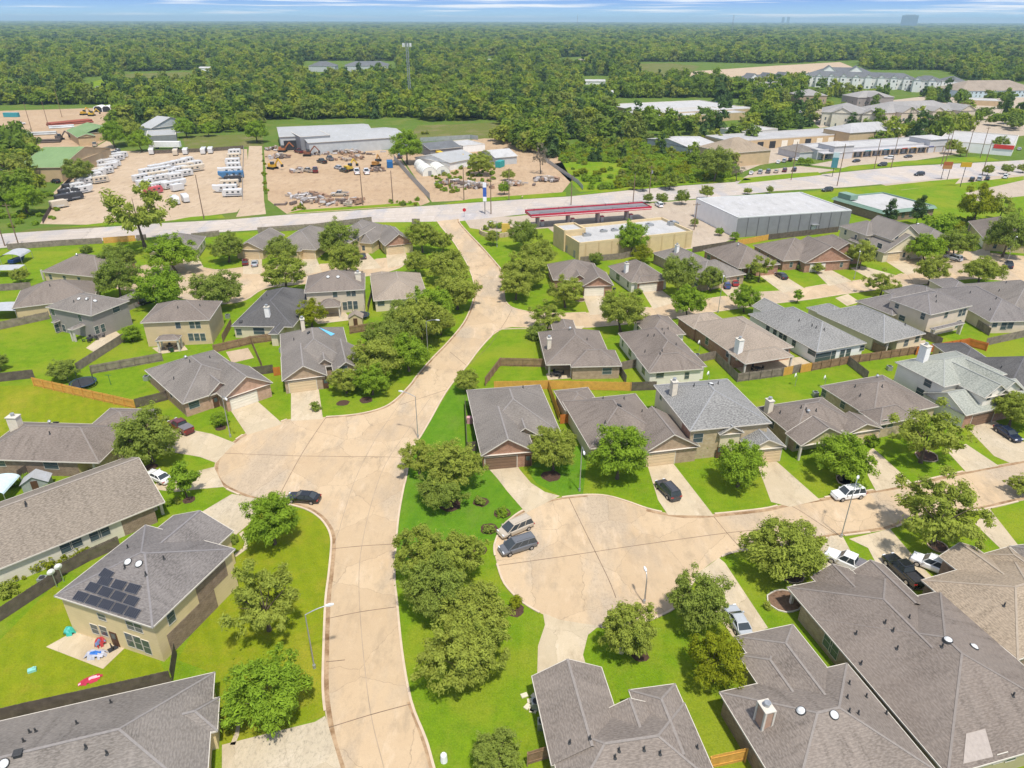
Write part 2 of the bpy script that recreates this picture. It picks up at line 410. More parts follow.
# ------------------------------------------------------------------ houses
OV = .4
def roof_block(mb, fa, wl, rect, ez, kind, pitch, ridge=True, opn=False, gm=0, trim_hips=True, parapet=0, side_m=None, notches=(), inner=(False, False)):
    """kind: ridge axis x/y, then h(ip)/g(able) for each end; or flat"""
    x0, y0, x1, y1 = rect
    if kind == 'flat':
        mb.poly([(x0+.3,y0+.3,ez-parapet),(x1-.3,y0+.3,ez-parapet),(x1-.3,y1-.3,ez-parapet),(x0+.3,y1-.3,ez-parapet)], 0)
        for a, b in (((x0,y0),(x1,y0)),((x1,y0),(x1,y1)),((x1,y1),(x0,y1)),((x0,y1),(x0,y0))):
            d = Vector((b[0]-a[0], b[1]-a[1], 0)).normalized(); nrm = Vector((-d.y, d.x, 0)) * .17
            wl.poly([(a[0],a[1],-.3),(b[0],b[1],-.3),(b[0],b[1],ez),(a[0],a[1],ez)], gm)
            fa.bar((a[0]+nrm.x,a[1]+nrm.y,ez-parapet/2+.02),(b[0]+nrm.x,b[1]+nrm.y,ez-parapet/2+.02), .4, parapet+.08, 0)
        return
    if kind in ('xhh', 'yhh'): kind = ('x' if x1 - x0 >= y1 - y0 else 'y') + 'hh'
    sw = kind[0] == 'y'
    def T(u, w, z): return (w, u, z) if sw else (u, w, z)
    u0, u1, w0, w1 = (y0, y1, x0, x1) if sw else (x0, x1, y0, y1)
    hw = (w1 - w0) / 2; wm = (w0 + w1) / 2
    a = u0 + hw if kind[1] == 'h' else u0
    b = u1 - hw if kind[2] == 'h' else u1
    if a > b:
        if kind[1] == 'h' and kind[2] == 'h':
            hw2 = (u1 - u0) / 2; a = b = (u0 + u1) / 2
        else:
            a = min(a, u1 - .1); b = max(b, a)
    rise = pitch * hw; t = ez + rise
    q = [T(u0,w0,ez), T(u1,w0,ez), T(u1,w1,ez), T(u0,w1,ez)]
    r0, r1 = T(a,wm,t), T(b,wm,t)
    mb.poly([q[0], q[1], r1, r0]); mb.poly([q[2], q[3], r0, r1])
    if kind[1] == 'h': mb.poly([q[3], q[0], r0])
    if kind[2] == 'h': mb.poly([q[1], q[2], r1])
    zf = ez - .15
    fa.poly([T(u0+.03,w0+.03,zf), T(u0+.03,w1-.03,zf), T(u1-.03,w1-.03,zf), T(u1-.03,w0+.03,zf)])
    fw = .07
    fa.bar(T(u0,w0,ez-.06), T(u1,w0,ez-.06), fw, .17); fa.bar(T(u0,w1,ez-.06), T(u1,w1,ez-.06), fw, .17)
    for uu, k, sgn, inn in ((u0, kind[1], 1, inner[0]), (u1, kind[2], -1, inner[1])):
        if inn: continue
        if k == 'h':
            fa.bar(T(uu,w0+.06,ez-.058), T(uu,w1-.06,ez-.058), fw, .17)
        else:
            fa.bar(T(uu,w0,ez-.055), T(uu,wm,t-.055), fw, .14); fa.bar(T(uu,w1,ez-.055), T(uu,wm,t-.055), fw, .14)
            g = uu + sgn * OV
            wl.poly([T(g,w0+OV,zf-.3), T(g,w1-OV,zf-.3), T(g,w1-OV,ez+pitch*OV-.05), T(g,wm,t-.05), T(g,w0+OV,ez+pitch*OV-.05)], side_m if side_m is not None else gm)
    if ridge:
        if (Vector(r0) - Vector(r1)).length > .3: mb.bar(r0, r1, .26, .05, 1)
        up = Vector((0,0,1))
        if kind[1] == 'h':
            mb.bar(q[0], r0, .22, .05, 1); mb.bar(q[3], r0, .22, .05, 1)
        if kind[2] == 'h':
            mb.bar(q[1], r1, .22, .05, 1); mb.bar(q[2], r1, .22, .05, 1)
    if opn: return
    X0, Y0, X1, Y1 = x0+OV, y0+OV, x1-OV, y1-OV
    pts = [(X0,Y0),(X1,Y0),(X1,Y1),(X0,Y1)]
    out = []; skip = False
    for i in range(4):
        p, r = Vector(pts[i]), Vector(pts[(i+1) % 4])
        d = (r - p); L = d.length; d.normalize(); nn = Vector((-d.y, d.x))
        if not skip: out.append(tuple(p))
        skip = False
        for s_, f, wd, dp in sorted(n for n in notches if n[0] == i):
            c0, c1 = max(0, f*L - wd/2), min(L, f*L + wd/2)
            A_, B_ = p + d*c0, p + d*c1
            if c0 < .9:
                out.pop(); out += [tuple(p + nn*dp), tuple(B_ + nn*dp), tuple(B_)]
            elif c1 > L - .9:
                out += [tuple(A_), tuple(A_ + nn*dp), tuple(r + nn*dp)]; skip = True
            else:
                out += [tuple(A_), tuple(A_ + nn*dp), tuple(B_ + nn*dp), tuple(B_)]
    if skip: out.pop(0)
    n = len(out)
    for i in range(n):
        p, r = out[i], out[(i+1) % n]
        if (Vector(p) - Vector(r)).length < .05: continue
        wl.poly([(p[0],p[1],-.2),(r[0],r[1],-.2),(r[0],r[1],zf+.01),(p[0],p[1],zf+.01)], gm)

def frame_of(A, B, Cc, ez):
    a, b = P(*A, ez), P(*B, ez); c = P(*Cc, ez)
    d = (b - a).xy
    w = (c - a).xy
    if d.x * w.y - d.y * w.x < 0: a, b, d = b, a, -d
    L = d.length; d.normalize(); nn = Vector((-d.y, d.x))
    D = (c - a).xy.dot(nn)
    M = Matrix.Translation((a.x, a.y, 0)) @ Matrix.Rotation(math.atan2(d.y, d.x), 4, 'Z')
    return M, L, D
_wc = {}
def window_part(w, h, parent, M, frame=TRIM, arch=False):
    key = (round(w,1), round(h,1))
    if key not in _wc:
        w_, h_ = key; f = MB(); t_ = .05
        f.box(-w_/2-t_, -.03, -h_/2-t_, w_/2+t_, .05, -h_/2); f.box(-w_/2-t_, -.03, h_/2, w_/2+t_, .05, h_/2+t_)
        f.box(-w_/2-t_, -.028, -h_/2, -w_/2, .048, h_/2); f.box(w_/2, -.028, -h_/2, w_/2+t_, .048, h_/2)
        f.box(-w_/2, -.025, -.018, w_/2, .03, .018)
        g = MB(); g.box(-w_/2+.003, -.02, -h_/2+.003, w_/2-.003, .02, h_/2-.003)
        _wc[key] = (f.mesh('window', [frame]), g.mesh('pane', [GLASS]))
    o = link('window', _wc[key][0], parent); o.matrix_local = M
    link('pane', _wc[key][1], o)
    return o
def garage_part(w, h, parent, M, mat):
    g = MB()
    for k in range(4):
        z0 = -h/2 + k*h/4
        g.box(-w/2, -.02, z0+.015, w/2, .05, z0+h/4-.015)
        n = max(2, int(w/1.2))
        for j in range(n):
            xx = -w/2 + (j+.5)*w/n
            g.box(xx-w/n*.38, .05, z0+.13, xx+w/n*.38, .075, z0+h/4-.13)
    g.box(-w/2, -.03, -h/2, w/2, -.0, h/2)
    fr = .12
    g.box(-w/2-fr, -.02, -h/2, -w/2-.004, .06, h/2+fr, 1); g.box(w/2+.004, -.02, -h/2, w/2+fr, .06, h/2+fr, 1); g.box(-w/2-.003, -.02, h/2+.004, w/2+.003, .058, h/2+fr-.003, 1)
    o = g.build('garage_door', [mat, TRIM], parent); o.matrix_local = M
    return o
GAR = {'w': plain('white_garage', (.76,.70,.58), .6, .05, 1), 't': plain('tan_garage', (.62,.48,.30), .6, .05, 1), 'b': plain('brown_garage', (.20,.125,.08), .6, .08, 1)}
DOORM = plain('door_brown', (.10,.05,.03), .5, .15, 2)
PIPE = plain('pipe_dark', (.05,.05,.05), .7, .2, 5)
DOME = plain('sun_tube', (.62,.62,.60), .3, .1, 6)
SOLAR = gloss('solar_cell', (.028,.03,.04), .35, .2, .15)
CHM = {'c': plain('chimney_cream', (.68,.60,.47), .85, .08, 2), 'w': plain('chimney_white', (.80,.77,.72), .85, .06, 2), 'b': plain('chimney_brown', (.42,.27,.19), .85, .1, 2)}
VENT_MESH = {}
def vent_meshes():
    p = MB(); p.cyl((0,0,-.2),(0,0,.5), .09, .08, 8); p.cyl((0,0,-.05),(0,0,.1), .2, .1, 8); VENT_MESH['pipe'] = p.mesh('roof_vent', [PIPE])
    p = MB(); p.box(-.3,-.3,-.15,.3,.3,.16); p.box(-.36,-.36,.16,.36,.36,.22); VENT_MESH['box'] = p.mesh('roof_vent', [PIPE])
    p = MB(); p.cyl((0,0,-.1),(0,0,.12), .5, .44, 14, 0); p.cyl((0,0,.12),(0,0,.26), .38, .2, 14, 1); VENT_MESH['tube'] = p.mesh('sun_tunnel', [PIPE, DOME])
    p = MB(); p.cyl((0,0,-.2),(0,0,.35), .14, .14, 8, 0)
    p.cyl((0,0,.35),(0,0,.5), .18, .3, 10, 0); p.cyl((0,0,.5),(0,0,.72), .3, .12, 10, 0); VENT_MESH['turbine'] = p.mesh('turbine_vent', [GREYM])
vent_meshes()
houses = {}
def house(key, label, tri, ez, kind, roof='brown', wall='tan', pitch=.5, wings=(), f=(), front='brick', trim=TRIM, auto=1, ridge=True, cat='house', name='house', group=None, parapet=.5, roofm=None, minw=3.0, winh=1.4, inner=(False, False)):
    M, L, D = frame_of(*tri, ez)
    Mi = M.inverted()
    root = thing(name, label, cat, M.translation, M.to_euler().z, group)
    def loc(px, py, z): return Mi @ P(px, py, z)
    rm = [roofm or ROOF[roof], RIDGE.get(roof, TRIM)]
    mb, fa, wl = MB(), MB(), MB()
    notches = []
    for ft in f:
        if ft[0] == 'N':
            q = loc(ft[1], ft[2], 1.0)
            ds = [abs(q.y-OV), abs(q.x-(L-OV)), abs(q.y-(D-OV)), abs(q.x-OV)]
            i = ds.index(min(ds))
            fr = [(q.x-OV)/(L-2*OV), (q.y-OV)/(D-2*OV), 1-(q.x-OV)/(L-2*OV), 1-(q.y-OV)/(D-2*OV)][i]
            notches.append((i, fr, ft[3], ft[4]))
    roof_block(mb, fa, wl, (0,0,L,D), ez, kind, pitch, ridge, notches=notches, parapet=parapet, inner=inner)
    posts = []
    for k, w in enumerate(wings):
        p, q, wez, wk = w[0], w[1], w[2], w[3]
        o = w[4] if len(w) > 4 else {}
        if q is None: rect = p
        else:
            a, b = loc(*p, wez), loc(*q, wez)
            rect = (min(a.x,b.x), min(a.y,b.y), max(a.x,b.x), max(a.y,b.y))
            if not o.get('open'):                            # a wing always runs into the main block
                rect = (min(rect[0], L-3), min(rect[1], D-3), max(rect[2], 3), max(rect[3], 3))
        inner = [False, False]
        if wk[0] in 'xy' and 'g' in wk and not o.get('open') and kind != 'flat':
            ax = 0 if wk[0] == 'x' else 1
            wd = (rect[3]-rect[1]) if ax == 0 else (rect[2]-rect[0]); full = L if ax == 0 else D
            need = (o.get('pitch', pitch) * wd / 2 + max(0, wez - ez)) / pitch + .4
            need = min(need, full * .5)
            rl = list(rect)
            if rl[ax] < 1.0 and rl[ax+2] < full - .6: rl[ax+2] = max(rl[ax+2], need); inner[1] = True
            elif rl[ax+2] > full - 1.0 and rl[ax] > .6: rl[ax] = min(rl[ax], full - need); inner[0] = True
            rect = tuple(rl)
        wez -= .017 * (k + 1)
        if 'grow' in o:
            g = o['grow']; rect = (rect[0]-g[0], rect[1]-g[1], rect[2]+g[2], rect[3]+g[3])
        roof_block(mb, fa, wl, rect, wez, wk, o.get('pitch', pitch), ridge and wk != 'flat', o.get('open', False), o.get('m', 0), inner=inner, side_m=o.get('gm'), parapet=o.get('parapet', parapet))
        if o.get('open'):
            for xx in (rect[0]+.35, rect[2]-.35):
                for yy in (rect[1]+.35, rect[3]-.35):
                    if o.get('free') or not (OV < xx < L-OV and OV < yy < D-OV): posts.append((xx, yy, wez-.15))
    # front material: the wall faces that chosen pixels look at
    wb, rb = wl.bvh(), mb.bvh()
    o3 = M.to_3x3().transposed(); org = Mi @ CAMP
    def hit(bv, px, py): return bv.ray_cast(org, (o3 @ ray(px, py)).normalized())
    fronts = []
    for ft in f:
        if ft[0] == 'F':
            h = hit(wb, ft[1], ft[2])
            if h[0] is None: print('front miss', key, ft); continue
            n0 = h[1]
            for i in range(len(wl.f)):
                c = [Vector(wl.v[j]) for j in wl.f[i]]
                nn = (c[1]-c[0]).cross(c[2]-c[0]).normalized()
                if i == h[2] or (abs(nn.dot(n0)) > .99 and abs((c[0]-h[0]).dot(n0)) < (ft[3] if len(ft) > 3 else .05)): wl.m[i] = 1
    mb.build('roof', rm, root)
    fa.build('fascia', trim, root)
    wl.build('wall', [WALL[wall], WALL[front]], root)
    for x, y, z in posts:
        b = MB(); b.box(x-.16, y-.16, -.1, x+.16, y+.16, z+.01); b.build('post', trim, root)
    taken = []
    def onwall(px, py, z=None):
        h = hit(wb, px, py)
        if h[0] is None: return None
        n = h[1].copy(); n.z = 0; n.normalize()
        if n.dot(org - h[0]) < 0: n = -n
        c = h[0].copy()
        if z is not None: c.z = z
        taken.append((c, n))
        return Matrix.Translation(c + n * .01) @ Matrix.Rotation(math.atan2(-n.x, n.y), 4, 'Z')
    for ft in f:
        k = ft[0]
        if k == 'W':
            m = onwall(ft[1], ft[2])
            if m is None: print('window miss', key, ft); continue
            window_part(ft[3], ft[4], root, m)
        elif k == 'G':
            m = onwall(ft[1], ft[2], 1.12)
            if m is None: print('garage miss', key, ft); continue
            garage_part(ft[3], 2.2, root, m, GAR[ft[4]])
        elif k == 'D':
            m = onwall(ft[1], ft[2], 1.05)
            if m is None: print('door miss', key, ft); continue
            b = MB(); b.box(-.5,-.02,-1.05,.5,.05,1.05); b.box(-.3,.05,.1,.3,.07,.85,1); b.build('door', [DOORM, GLASS], root).matrix_local = m
        elif k in 'vbut':
            h = hit(rb, ft[1], ft[2])
            if h[0] is None: print('vent miss', key, ft); continue
            o = link({'v':'roof_vent','b':'roof_vent','u':'sun_tunnel','t':'turbine_vent'}[k], VENT_MESH[{'v':'pipe','b':'box','u':'tube','t':'turbine'}[k]], root)
            o.location = h[0]
            if k in 'ub':
                n = h[1] if h[1].z > 0 else -h[1]
                o.rotation_euler = n.to_track_quat('Z', 'Y').to_euler()
        elif k == 'C':
            h = hit(rb, ft[1], ft[2])
            if h[0] is None: print('chimney miss', key, ft); continue
            c = h[0]; wd = (ft[4] if len(ft) > 4 else 1.2)*.42; hh = ft[3]*.8
            b = MB(); b.box(c.x-wd, c.y-wd*.75, c.z-1.5, c.x+wd, c.y+wd*.75, c.z+hh); b.box(c.x-wd-.1, c.y-wd*.75-.1, c.z+hh, c.x+wd+.1, c.y+wd*.75+.1, c.z+hh+.12, 1)
            cm = ft[5] if len(ft) > 5 else 'c'
            o = b.build('chimney', [CHM[cm], TRIM], root)
            if cm == 'b':
                b = MB()
                for sx in (-1,1):
                    for sy in (-1,1):
                        b.box(c.x+sx*wd-.1, c.y+sy*wd*.75-.1, c.z-1.2, c.x+sx*wd+.1, c.y+sy*wd*.75+.1, c.z+hh-.01)
                b.build('corner_trim', TRIM, o)
            b = MB(); b.cyl((c.x,c.y,c.z+hh+.1),(c.x,c.y,c.z+hh+.5), .25, .25, 10); b.cyl((c.x,c.y,c.z+hh+.56),(c.x,c.y,c.z+hh+.62), .34, .3, 10)
            b.build('flue_cap', GREYM, o)
        elif k == 'B':                                     # a panel of another cladding on a wall
            h0, h1 = hit(wb, ft[1], ft[2]), hit(wb, ft[3], ft[4])
            if h0[0] is None or h1[0] is None: print('panel miss', key, ft); continue
            n = h0[1].copy(); n.z = 0; n.normalize()
            if n.dot(org - h0[0]) < 0: n = -n
            a, c = h0[0].copy(), h1[0].copy(); z0, z1 = ft[6], ft[7]
            c = c - n * (c - a).dot(n); b = MB(); e = n * .03
            q = [Vector((a.x,a.y,z0))+e, Vector((c.x,c.y,z0))+e, Vector((c.x,c.y,z1))+e, Vector((a.x,a.y,z1))+e]
            b.poly(q)
            for i_ in range(4): b.poly([q[i_], q[(i_+1)%4], q[(i_+1)%4]-e*1.3, q[i_]-e*1.3])
            b.build('wall_panel', WALL[ft[5]], root)
        elif k == 'S':                                     # a quad lying on the roof (tarp, patch)
            pts = []
            for (px, py) in ft[1]:
                h = hit(rb, px, py)
                if h[0] is not None: pts.append(h[0] + Vector((0,0,.06)))
            if len(pts) > 2:
                b = MB(); b.poly(pts); b.poly([p - Vector((0,0,.04)) for p in pts][::-1]); b.build(ft[3], ft[2], root)
        elif k == 'H':                                     # rooftop air conditioner
            h = hit(rb, ft[1], ft[2])
            if h[0] is None: continue
            c = h[0]; s_ = ft[3] if len(ft) > 3 else 1.0
            b = MB(); b.box(c.x-1.2*s_, c.y-.8*s_, c.z, c.x+1.2*s_, c.y+.8*s_, c.z+1.1*s_); b.cyl((c.x-.4*s_,c.y,c.z+1.1*s_),(c.x-.4*s_,c.y,c.z+1.2*s_), .5*s_, .5*s_, 10, 1); b.box(c.x+1.2*s_, c.y-.5*s_, c.z+.1, c.x+2.0*s_, c.y+.5*s_, c.z+.7*s_)
            b.build('roof_unit', [GREYM, DARK], root)
        elif k == 'P':
            q = loc(ft[1], ft[2], 0); b = MB(); b.box(q.x-.18, q.y-.18, -.1, q.x+.18, q.y+.18, ez-.14); b.build('post', trim, root)
    if auto:
        rs = random.Random(key)
        for i in range(len(wl.f)):
            c = [Vector(wl.v[j]) for j in wl.f[i]]
            if len(c) != 4: continue
            d = c[1] - c[0]; d.z = 0; Ls = d.length
            if Ls < minw: continue
            d.normalize(); n = Vector((-d.y, d.x, 0)); mid = (c[0] + c[1]) / 2
            if n.dot(org - mid) < 0: n = -n
            cen = Vector((L/2, D/2, 0))
            floors = [1.5] if ez < 4 else ([1.5, 4.3] if ez < 7 else [1.5 + 3.1 * q for q in range(int(ez / 3.1))])
            for z in floors:
                cnt = max(1, int(Ls / 4.2))
                for j in range(cnt):
                    if rs.random() < .22: continue
                    p = c[0] + d * ((j + .5) * Ls / cnt + rs.uniform(-.4, .4)); p.z = z
                    if any((p - t_[0]).length < 3.4 and abs(n.dot(t_[1])) > .9 for t_ in taken): continue
                    if p.x < -1 or p.y < -1: pass
                    ww = rs.choice((.9, .9, 1.7))
                    window_part(ww, winh, root, Matrix.Translation(p + n * .01) @ Matrix.Rotation(math.atan2(-n.x, n.y), 4, 'Z'))
    houses[key] = (root, M, L, D, rb)
    return root
# ------------------------------------------------------------------ sheets on the ground
def sheet(name, pts, mat, z, kind='structure', sub=0):
    if sub: pts = smooth_line(pts, sub, True)
    b = MB(); b.poly([(*P(x, y, 0).xy, z) for x, y in pts])
    o = b.build(name, mat)
    if kind: o['kind'] = kind
    return o
def smooth_line(pts, n=6, closed=False):
    out = []; m = len(pts)
    for i in range(m if closed else m - 1):
        p0, p1, p2, p3 = (pts[(i-1) % m] if closed or i else pts[0]), pts[i], pts[(i+1) % m], (pts[(i+2) % m] if closed or i < m-2 else pts[-1])
        for k in range(n):
            t = k / n
            out.append(tuple(.5 * (2*b + (c-a)*t + (2*a-5*b+4*c-d)*t*t + (3*b-a-3*c+d)*t**3) for a, b, c, d in zip(p0, p1, p2, p3)))
    if not closed: out.append(pts[-1])
    return out
def inside(p, poly):
    x, y = p; r = False; j = len(poly) - 1
    for i in range(len(poly)):
        xi, yi = poly[i]; xj, yj = poly[j]
        if (yi > y) != (yj > y) and x < (xj-xi) * (y-yi) / (yj-yi) + xi: r = not r
        j = i
    return r
DRIVES = []                                             # world polygons, so that kerbs dip at driveways
def strip(name, world_pts, w, z0, z1, mat, off=0.0, kind='structure'):
    b = MB(); n = len(world_pts)
    L = []; Rr = []
    for i in range(n):
        a = Vector(world_pts[max(0, i-1)]); c = Vector(world_pts[min(n-1, i+1)])
        d = (c - a).normalized(); nn = Vector((-d.y, d.x)); p = Vector(world_pts[i])
        L.append(p + nn * (off + w/2)); Rr.append(p + nn * (off - w/2))
    for i in range(n-1):
        b.poly([(*Rr[i], z1), (*Rr[i+1], z1), (*L[i+1], z1), (*L[i], z1)])
        if z1 - z0 > .02:
            b.poly([(*Rr[i], z0), (*Rr[i+1], z0), (*Rr[i+1], z1), (*Rr[i], z1)]); b.poly([(*L[i+1], z0), (*L[i], z0), (*L[i], z1), (*L[i+1], z1)])
    o = b.build(name, mat)
    if kind: o['kind'] = kind
    return o
def densify(pts, step=.7):
    out = [Vector(pts[0])]
    for a, b in zip(pts, pts[1:]):
        a, b = Vector(a), Vector(b); n = max(1, int((b-a).length / step))
        out += [a + (b-a) * (k+1) / n for k in range(n)]
    return out
# ------------------------------------------------------------------ fences
FM = {'grey': plain('weathered_cedar', (.235,.19,.15), .9, .3, 1.2), 'dark': plain('dark_cedar', (.125,.098,.08), .9, .3, 1.2), 'new': plain('new_cedar', (.62,.33,.07), .8, .14, 1.5), 'red': plain('red_stained_cedar', (.52,.17,.035), .8, .14, 1.5), 'brown': plain('brown_cedar', (.27,.17,.10), .9, .25, 1.2), 'steel': plain('sheet_metal_fence', (.40,.42,.42), .5, .12, .6, .3)}
def fence(label, pts, mat='grey', h=1.85, posts=True, cat='fence', group=None):
    w = [P(x, y, 0) for x, y in pts]
    o = w[0].copy()
    root = thing('fence', label, cat, o, 0, group)
    b = MB(); pr = MB(); rs = random.Random(label); pl = []
    for a, c in zip(w, w[1:]):
        a, c = a - o, c - o; d = c - a; L = d.length; d.normalize(); nn = Vector((-d.y, d.x, 0))
        if nn.dot(CAMP - (a + o)) > 0: nn = -nn          # rails and posts on the side away from the camera ...
        if posts == 'front': nn = -nn                    # ... unless the photo shows the back of the fence
        x = 0.0; pw = .14 if L < 60 else .3
        ang = Matrix.Rotation(math.atan2(d.y, d.x), 4, 'Z')
        while x < L - .02:
            e = min(x + pw - .012, L); hh = h + rs.uniform(-.03, .03)
            m = Matrix.Translation(a) @ ang
            b.box(x, -.012, .03, e, .012, hh, 0, m); x += pw
        for z in (.4, 1.5):
            b.bar(a + nn*.045 + Vector((0,0,z)), c + nn*.045 + Vector((0,0,z)), .04, .09)
        n = max(1, round(L / 2.5))
        for k in range(n + 1):
            q = a + d * (L * k / n) + nn * .13
            pl.append((q, ang))
    b.build('boards', FM[mat], root)
    if posts:
        p = MB(); p.box(-.06,-.06,0,.06,.06,h+.06); pm = p.mesh('post', [FM[mat]])
        for q, ang in pl[:100]:
            po = link('post', pm, root); po.location = q
    return root
# ------------------------------------------------------------------ trees
LEAF = {
 'oak': leafmat('oak_leaf', (.215,.27,.040), (.315,.36,.06), (.335,.37,.065)),
 'dark': leafmat('dark_oak_leaf', (.165,.23,.038), (.245,.305,.055), (.265,.315,.06)),
 'bright': leafmat('bright_leaf', (.17,.275,.026), (.25,.365,.034), (.27,.37,.034)),
 'yellow': leafmat('yellow_leaf', (.19,.23,.014), (.27,.29,.02), (.23,.26,.018)),
 'pine': leafmat('pine_needle', (.07,.12,.04), (.10,.155,.045), (.09,.15,.04)),
 'wood': leafmat('forest_leaf', (.10,.165,.024), (.165,.235,.032), (.24,.28,.035), .42, ((.085,.145,.035),(.17,.245,.036),(.225,.315,.038),(.29,.36,.045),(.40,.42,.05),(.31,.30,.085),(.12,.19,.05))),
 'grey': leafmat('dry_leaf', (.20,.17,.12), (.27,.23,.17), (.25,.22,.16)),
}
BARK = plain('bark', (.12,.09,.065), .95, .3, 4)
def crown_mesh(name, seed, mat, clumps=46, per=130, leaf=.30, flat=.62, spread=.30, hollow=.25, pointy=0.0, droop=0.0):
    """a crown of unit radius 1 centred at the origin: leaf quads in clumps spread through an uneven dome"""
    rs = np.random.RandomState(seed)
    V = []
    for k in range(clumps):
        d = rs.normal(size=3); d /= np.linalg.norm(d)
        lob = 1 + .20 * math.sin(2.3*d[0]*2 + seed) * math.cos(2.1*d[1]*2 + seed*1.7) + .10 * math.sin(5*d[1] + 3*d[2] + seed)
        r = (hollow + (1 - hollow) * rs.rand() ** .45)
        c = d * r * (0.78 + .26 * rs.rand()) * lob
        if c[2] < -.5: c[2] = -.5 + .35 * rs.rand()
        c[2] *= flat * (1.0 if c[2] > 0 else .8)
        if pointy:
            s_ = 1 - pointy * max(0, min(1, (c[2]/flat + .6) / 1.6)); c[:2] *= s_
            c[2] *= 1 + .5 * pointy
        cs = spread * (.55 + .75 * rs.rand())
        n = int(per * (.5 + rs.rand()))
        q = rs.normal(size=(n, 3)); q /= np.linalg.norm(q, axis=1)[:, None]
        q *= (rs.rand(n) ** .4 * np.where(rs.rand(n) < .16, 1.55, 1.0))[:, None]
        pts = c + q * cs * np.array([1.0, 1.0, .8])
        pts[:, 2] -= droop * (np.linalg.norm(pts[:, :2], axis=1) ** 2)
        nrm = q * .9 + rs.normal(size=(n, 3)) * .55 + np.array([0, 0, .55]) + d * .35
        nrm /= np.linalg.norm(nrm, axis=1)[:, None]
        t = np.cross(nrm, rs.normal(size=(n, 3)) * .6 + np.cross(nrm, d + np.array([0,0,-.35]))); t /= np.linalg.norm(t, axis=1)[:, None] + 1e-9
        u = np.cross(nrm, t)
        s = (leaf * (.6 + .9 * rs.rand(n)))[:, None]
        V.append(np.stack([pts - t*s*.55, pts + u*s*.24, pts + t*s*.75, pts - u*s*.24], 1))
    V = np.concatenate(V).reshape(-1, 3)
    V[:, 2] += 0; me = bpy.data.meshes.new(name); n = len(V) // 4
    me.vertices.add(len(V)); me.vertices.foreach_set('co', V.ravel())
    me.loops.add(n*4); me.loops.foreach_set('vertex_index', np.arange(n*4, dtype=np.int32))
    me.polygons.add(n); me.polygons.foreach_set('loop_start', np.arange(0, n*4, 4, dtype=np.int32)); me.polygons.foreach_set('loop_total', np.full(n, 4, dtype=np.int32))
    me.materials.append(mat); me.update(calc_edges=True)
    return me
def trunk_mesh(name, seed, h=.9, r=.055, limbs=6, reach=.62, zc=0.0):
    """trunk from the ground (z=0) to the crown centre at height h, in units of crown radius, with limbs"""
    rs = random.Random(seed); b = MB()
    p = Vector((0,0,-.05)); prev = p; rr = r
    bend = Vector((rs.uniform(-.06,.06), rs.uniform(-.06,.06), 0))
    segs = 3
    for k in range(segs):
        q = Vector((bend.x*(k+1), bend.y*(k+1), h * .62 * (k+1)/segs)); r2 = rr * .86
        b.cyl(prev, q, rr * (1.5 if k == 0 else 1), r2, 8, 0, False); prev, rr = q, r2
    fork = prev
    for k in range(limbs):
        a = 2*math.pi*k/limbs + rs.uniform(-.4,.4); ln = reach * rs.uniform(.7,1.1)
        m = fork + Vector((math.cos(a)*ln*.5, math.sin(a)*ln*.5, h*.3))
        e = m + Vector((math.cos(a)*ln*.5, math.sin(a)*ln*.5, h*.28))
        b.cyl(fork, m, rr*.62, rr*.38, 6, 0, False); b.cyl(m, e, rr*.38, rr*.1, 5, 0, False)
    b.cyl(fork, fork + Vector((0,0,h*.75)), rr*.8, rr*.15, 6, 0, False)
    return b.mesh(name, [BARK])
TR = {}
def protos(kind, n, mat, th=.95, hi=True, **kw):
    TR[kind] = [(crown_mesh('crown', hash((kind, i)) % 9999 if False else 100*len(TR) + i, mat, **kw), trunk_mesh('trunk', 100*len(TR) + i, th), th) for i in range(n)]
protos('oak', 6, LEAF['oak'], clumps=200, per=96, leaf=.066, flat=.80, spread=.15, hollow=.42)
protos('dark', 3, LEAF['dark'], clumps=200, per=96, leaf=.064, flat=.84, spread=.15, hollow=.42)
protos('bright', 3, LEAF['bright'], clumps=190, per=96, leaf=.068, flat=.84, spread=.155, hollow=.42)
protos('yellow', 2, LEAF['yellow'], clumps=110, per=90, leaf=.070, flat=.85, spread=.17, hollow=.4)
protos('airy', 3, LEAF['oak'], th=1.0, clumps=92, per=115, leaf=.070, flat=.82, spread=.14, hollow=.40)
protos('young', 2, LEAF['bright'], th=1.5, clumps=34, per=110, leaf=.14, flat=1.0, spread=.26, hollow=.2, pointy=.35)
protos('open', 1, LEAF['oak'], th=1.25, clumps=42, per=115, leaf=.10, flat=.95, spread=.20, hollow=.45)
protos('pine', 2, LEAF['pine'], th=1.6, clumps=40, per=80, leaf=.16, flat=1.5, spread=.27, hollow=.2, pointy=.6)
protos('bare', 1, LEAF['grey'], th=1.4, clumps=30, per=40, leaf=.09, flat=1.2, spread=.22, hollow=.4)
protos('wood', 5, LEAF['wood'], th=1.1, clumps=60, per=36, leaf=.17, flat=1.0, spread=.24, hollow=.5)
tree_no = [0]
KINDZ = {}
def tree_at(p, rad, kind, label, group=None, sz=1.0, name='tree', cat='tree'):
    """p: crown centre on the ground, rad: crown radius"""
    i = tree_no[0]; tree_no[0] += 1
    rs = random.Random(i * 7 + 3)
    cm, tm, th = TR[kind][i % len(TR[kind])]
    root = thing(name, label, cat, (p.x, p.y, 0), rs.uniform(0, 6.28), group)
    root.scale = (rad * rs.uniform(.90,1.06), rad * rs.uniform(.90,1.06), rad * sz * rs.uniform(.84,1.14))
    c = link('crown', cm, root); c.location = (0, 0, th)
    link('trunk', tm, root)
    return root
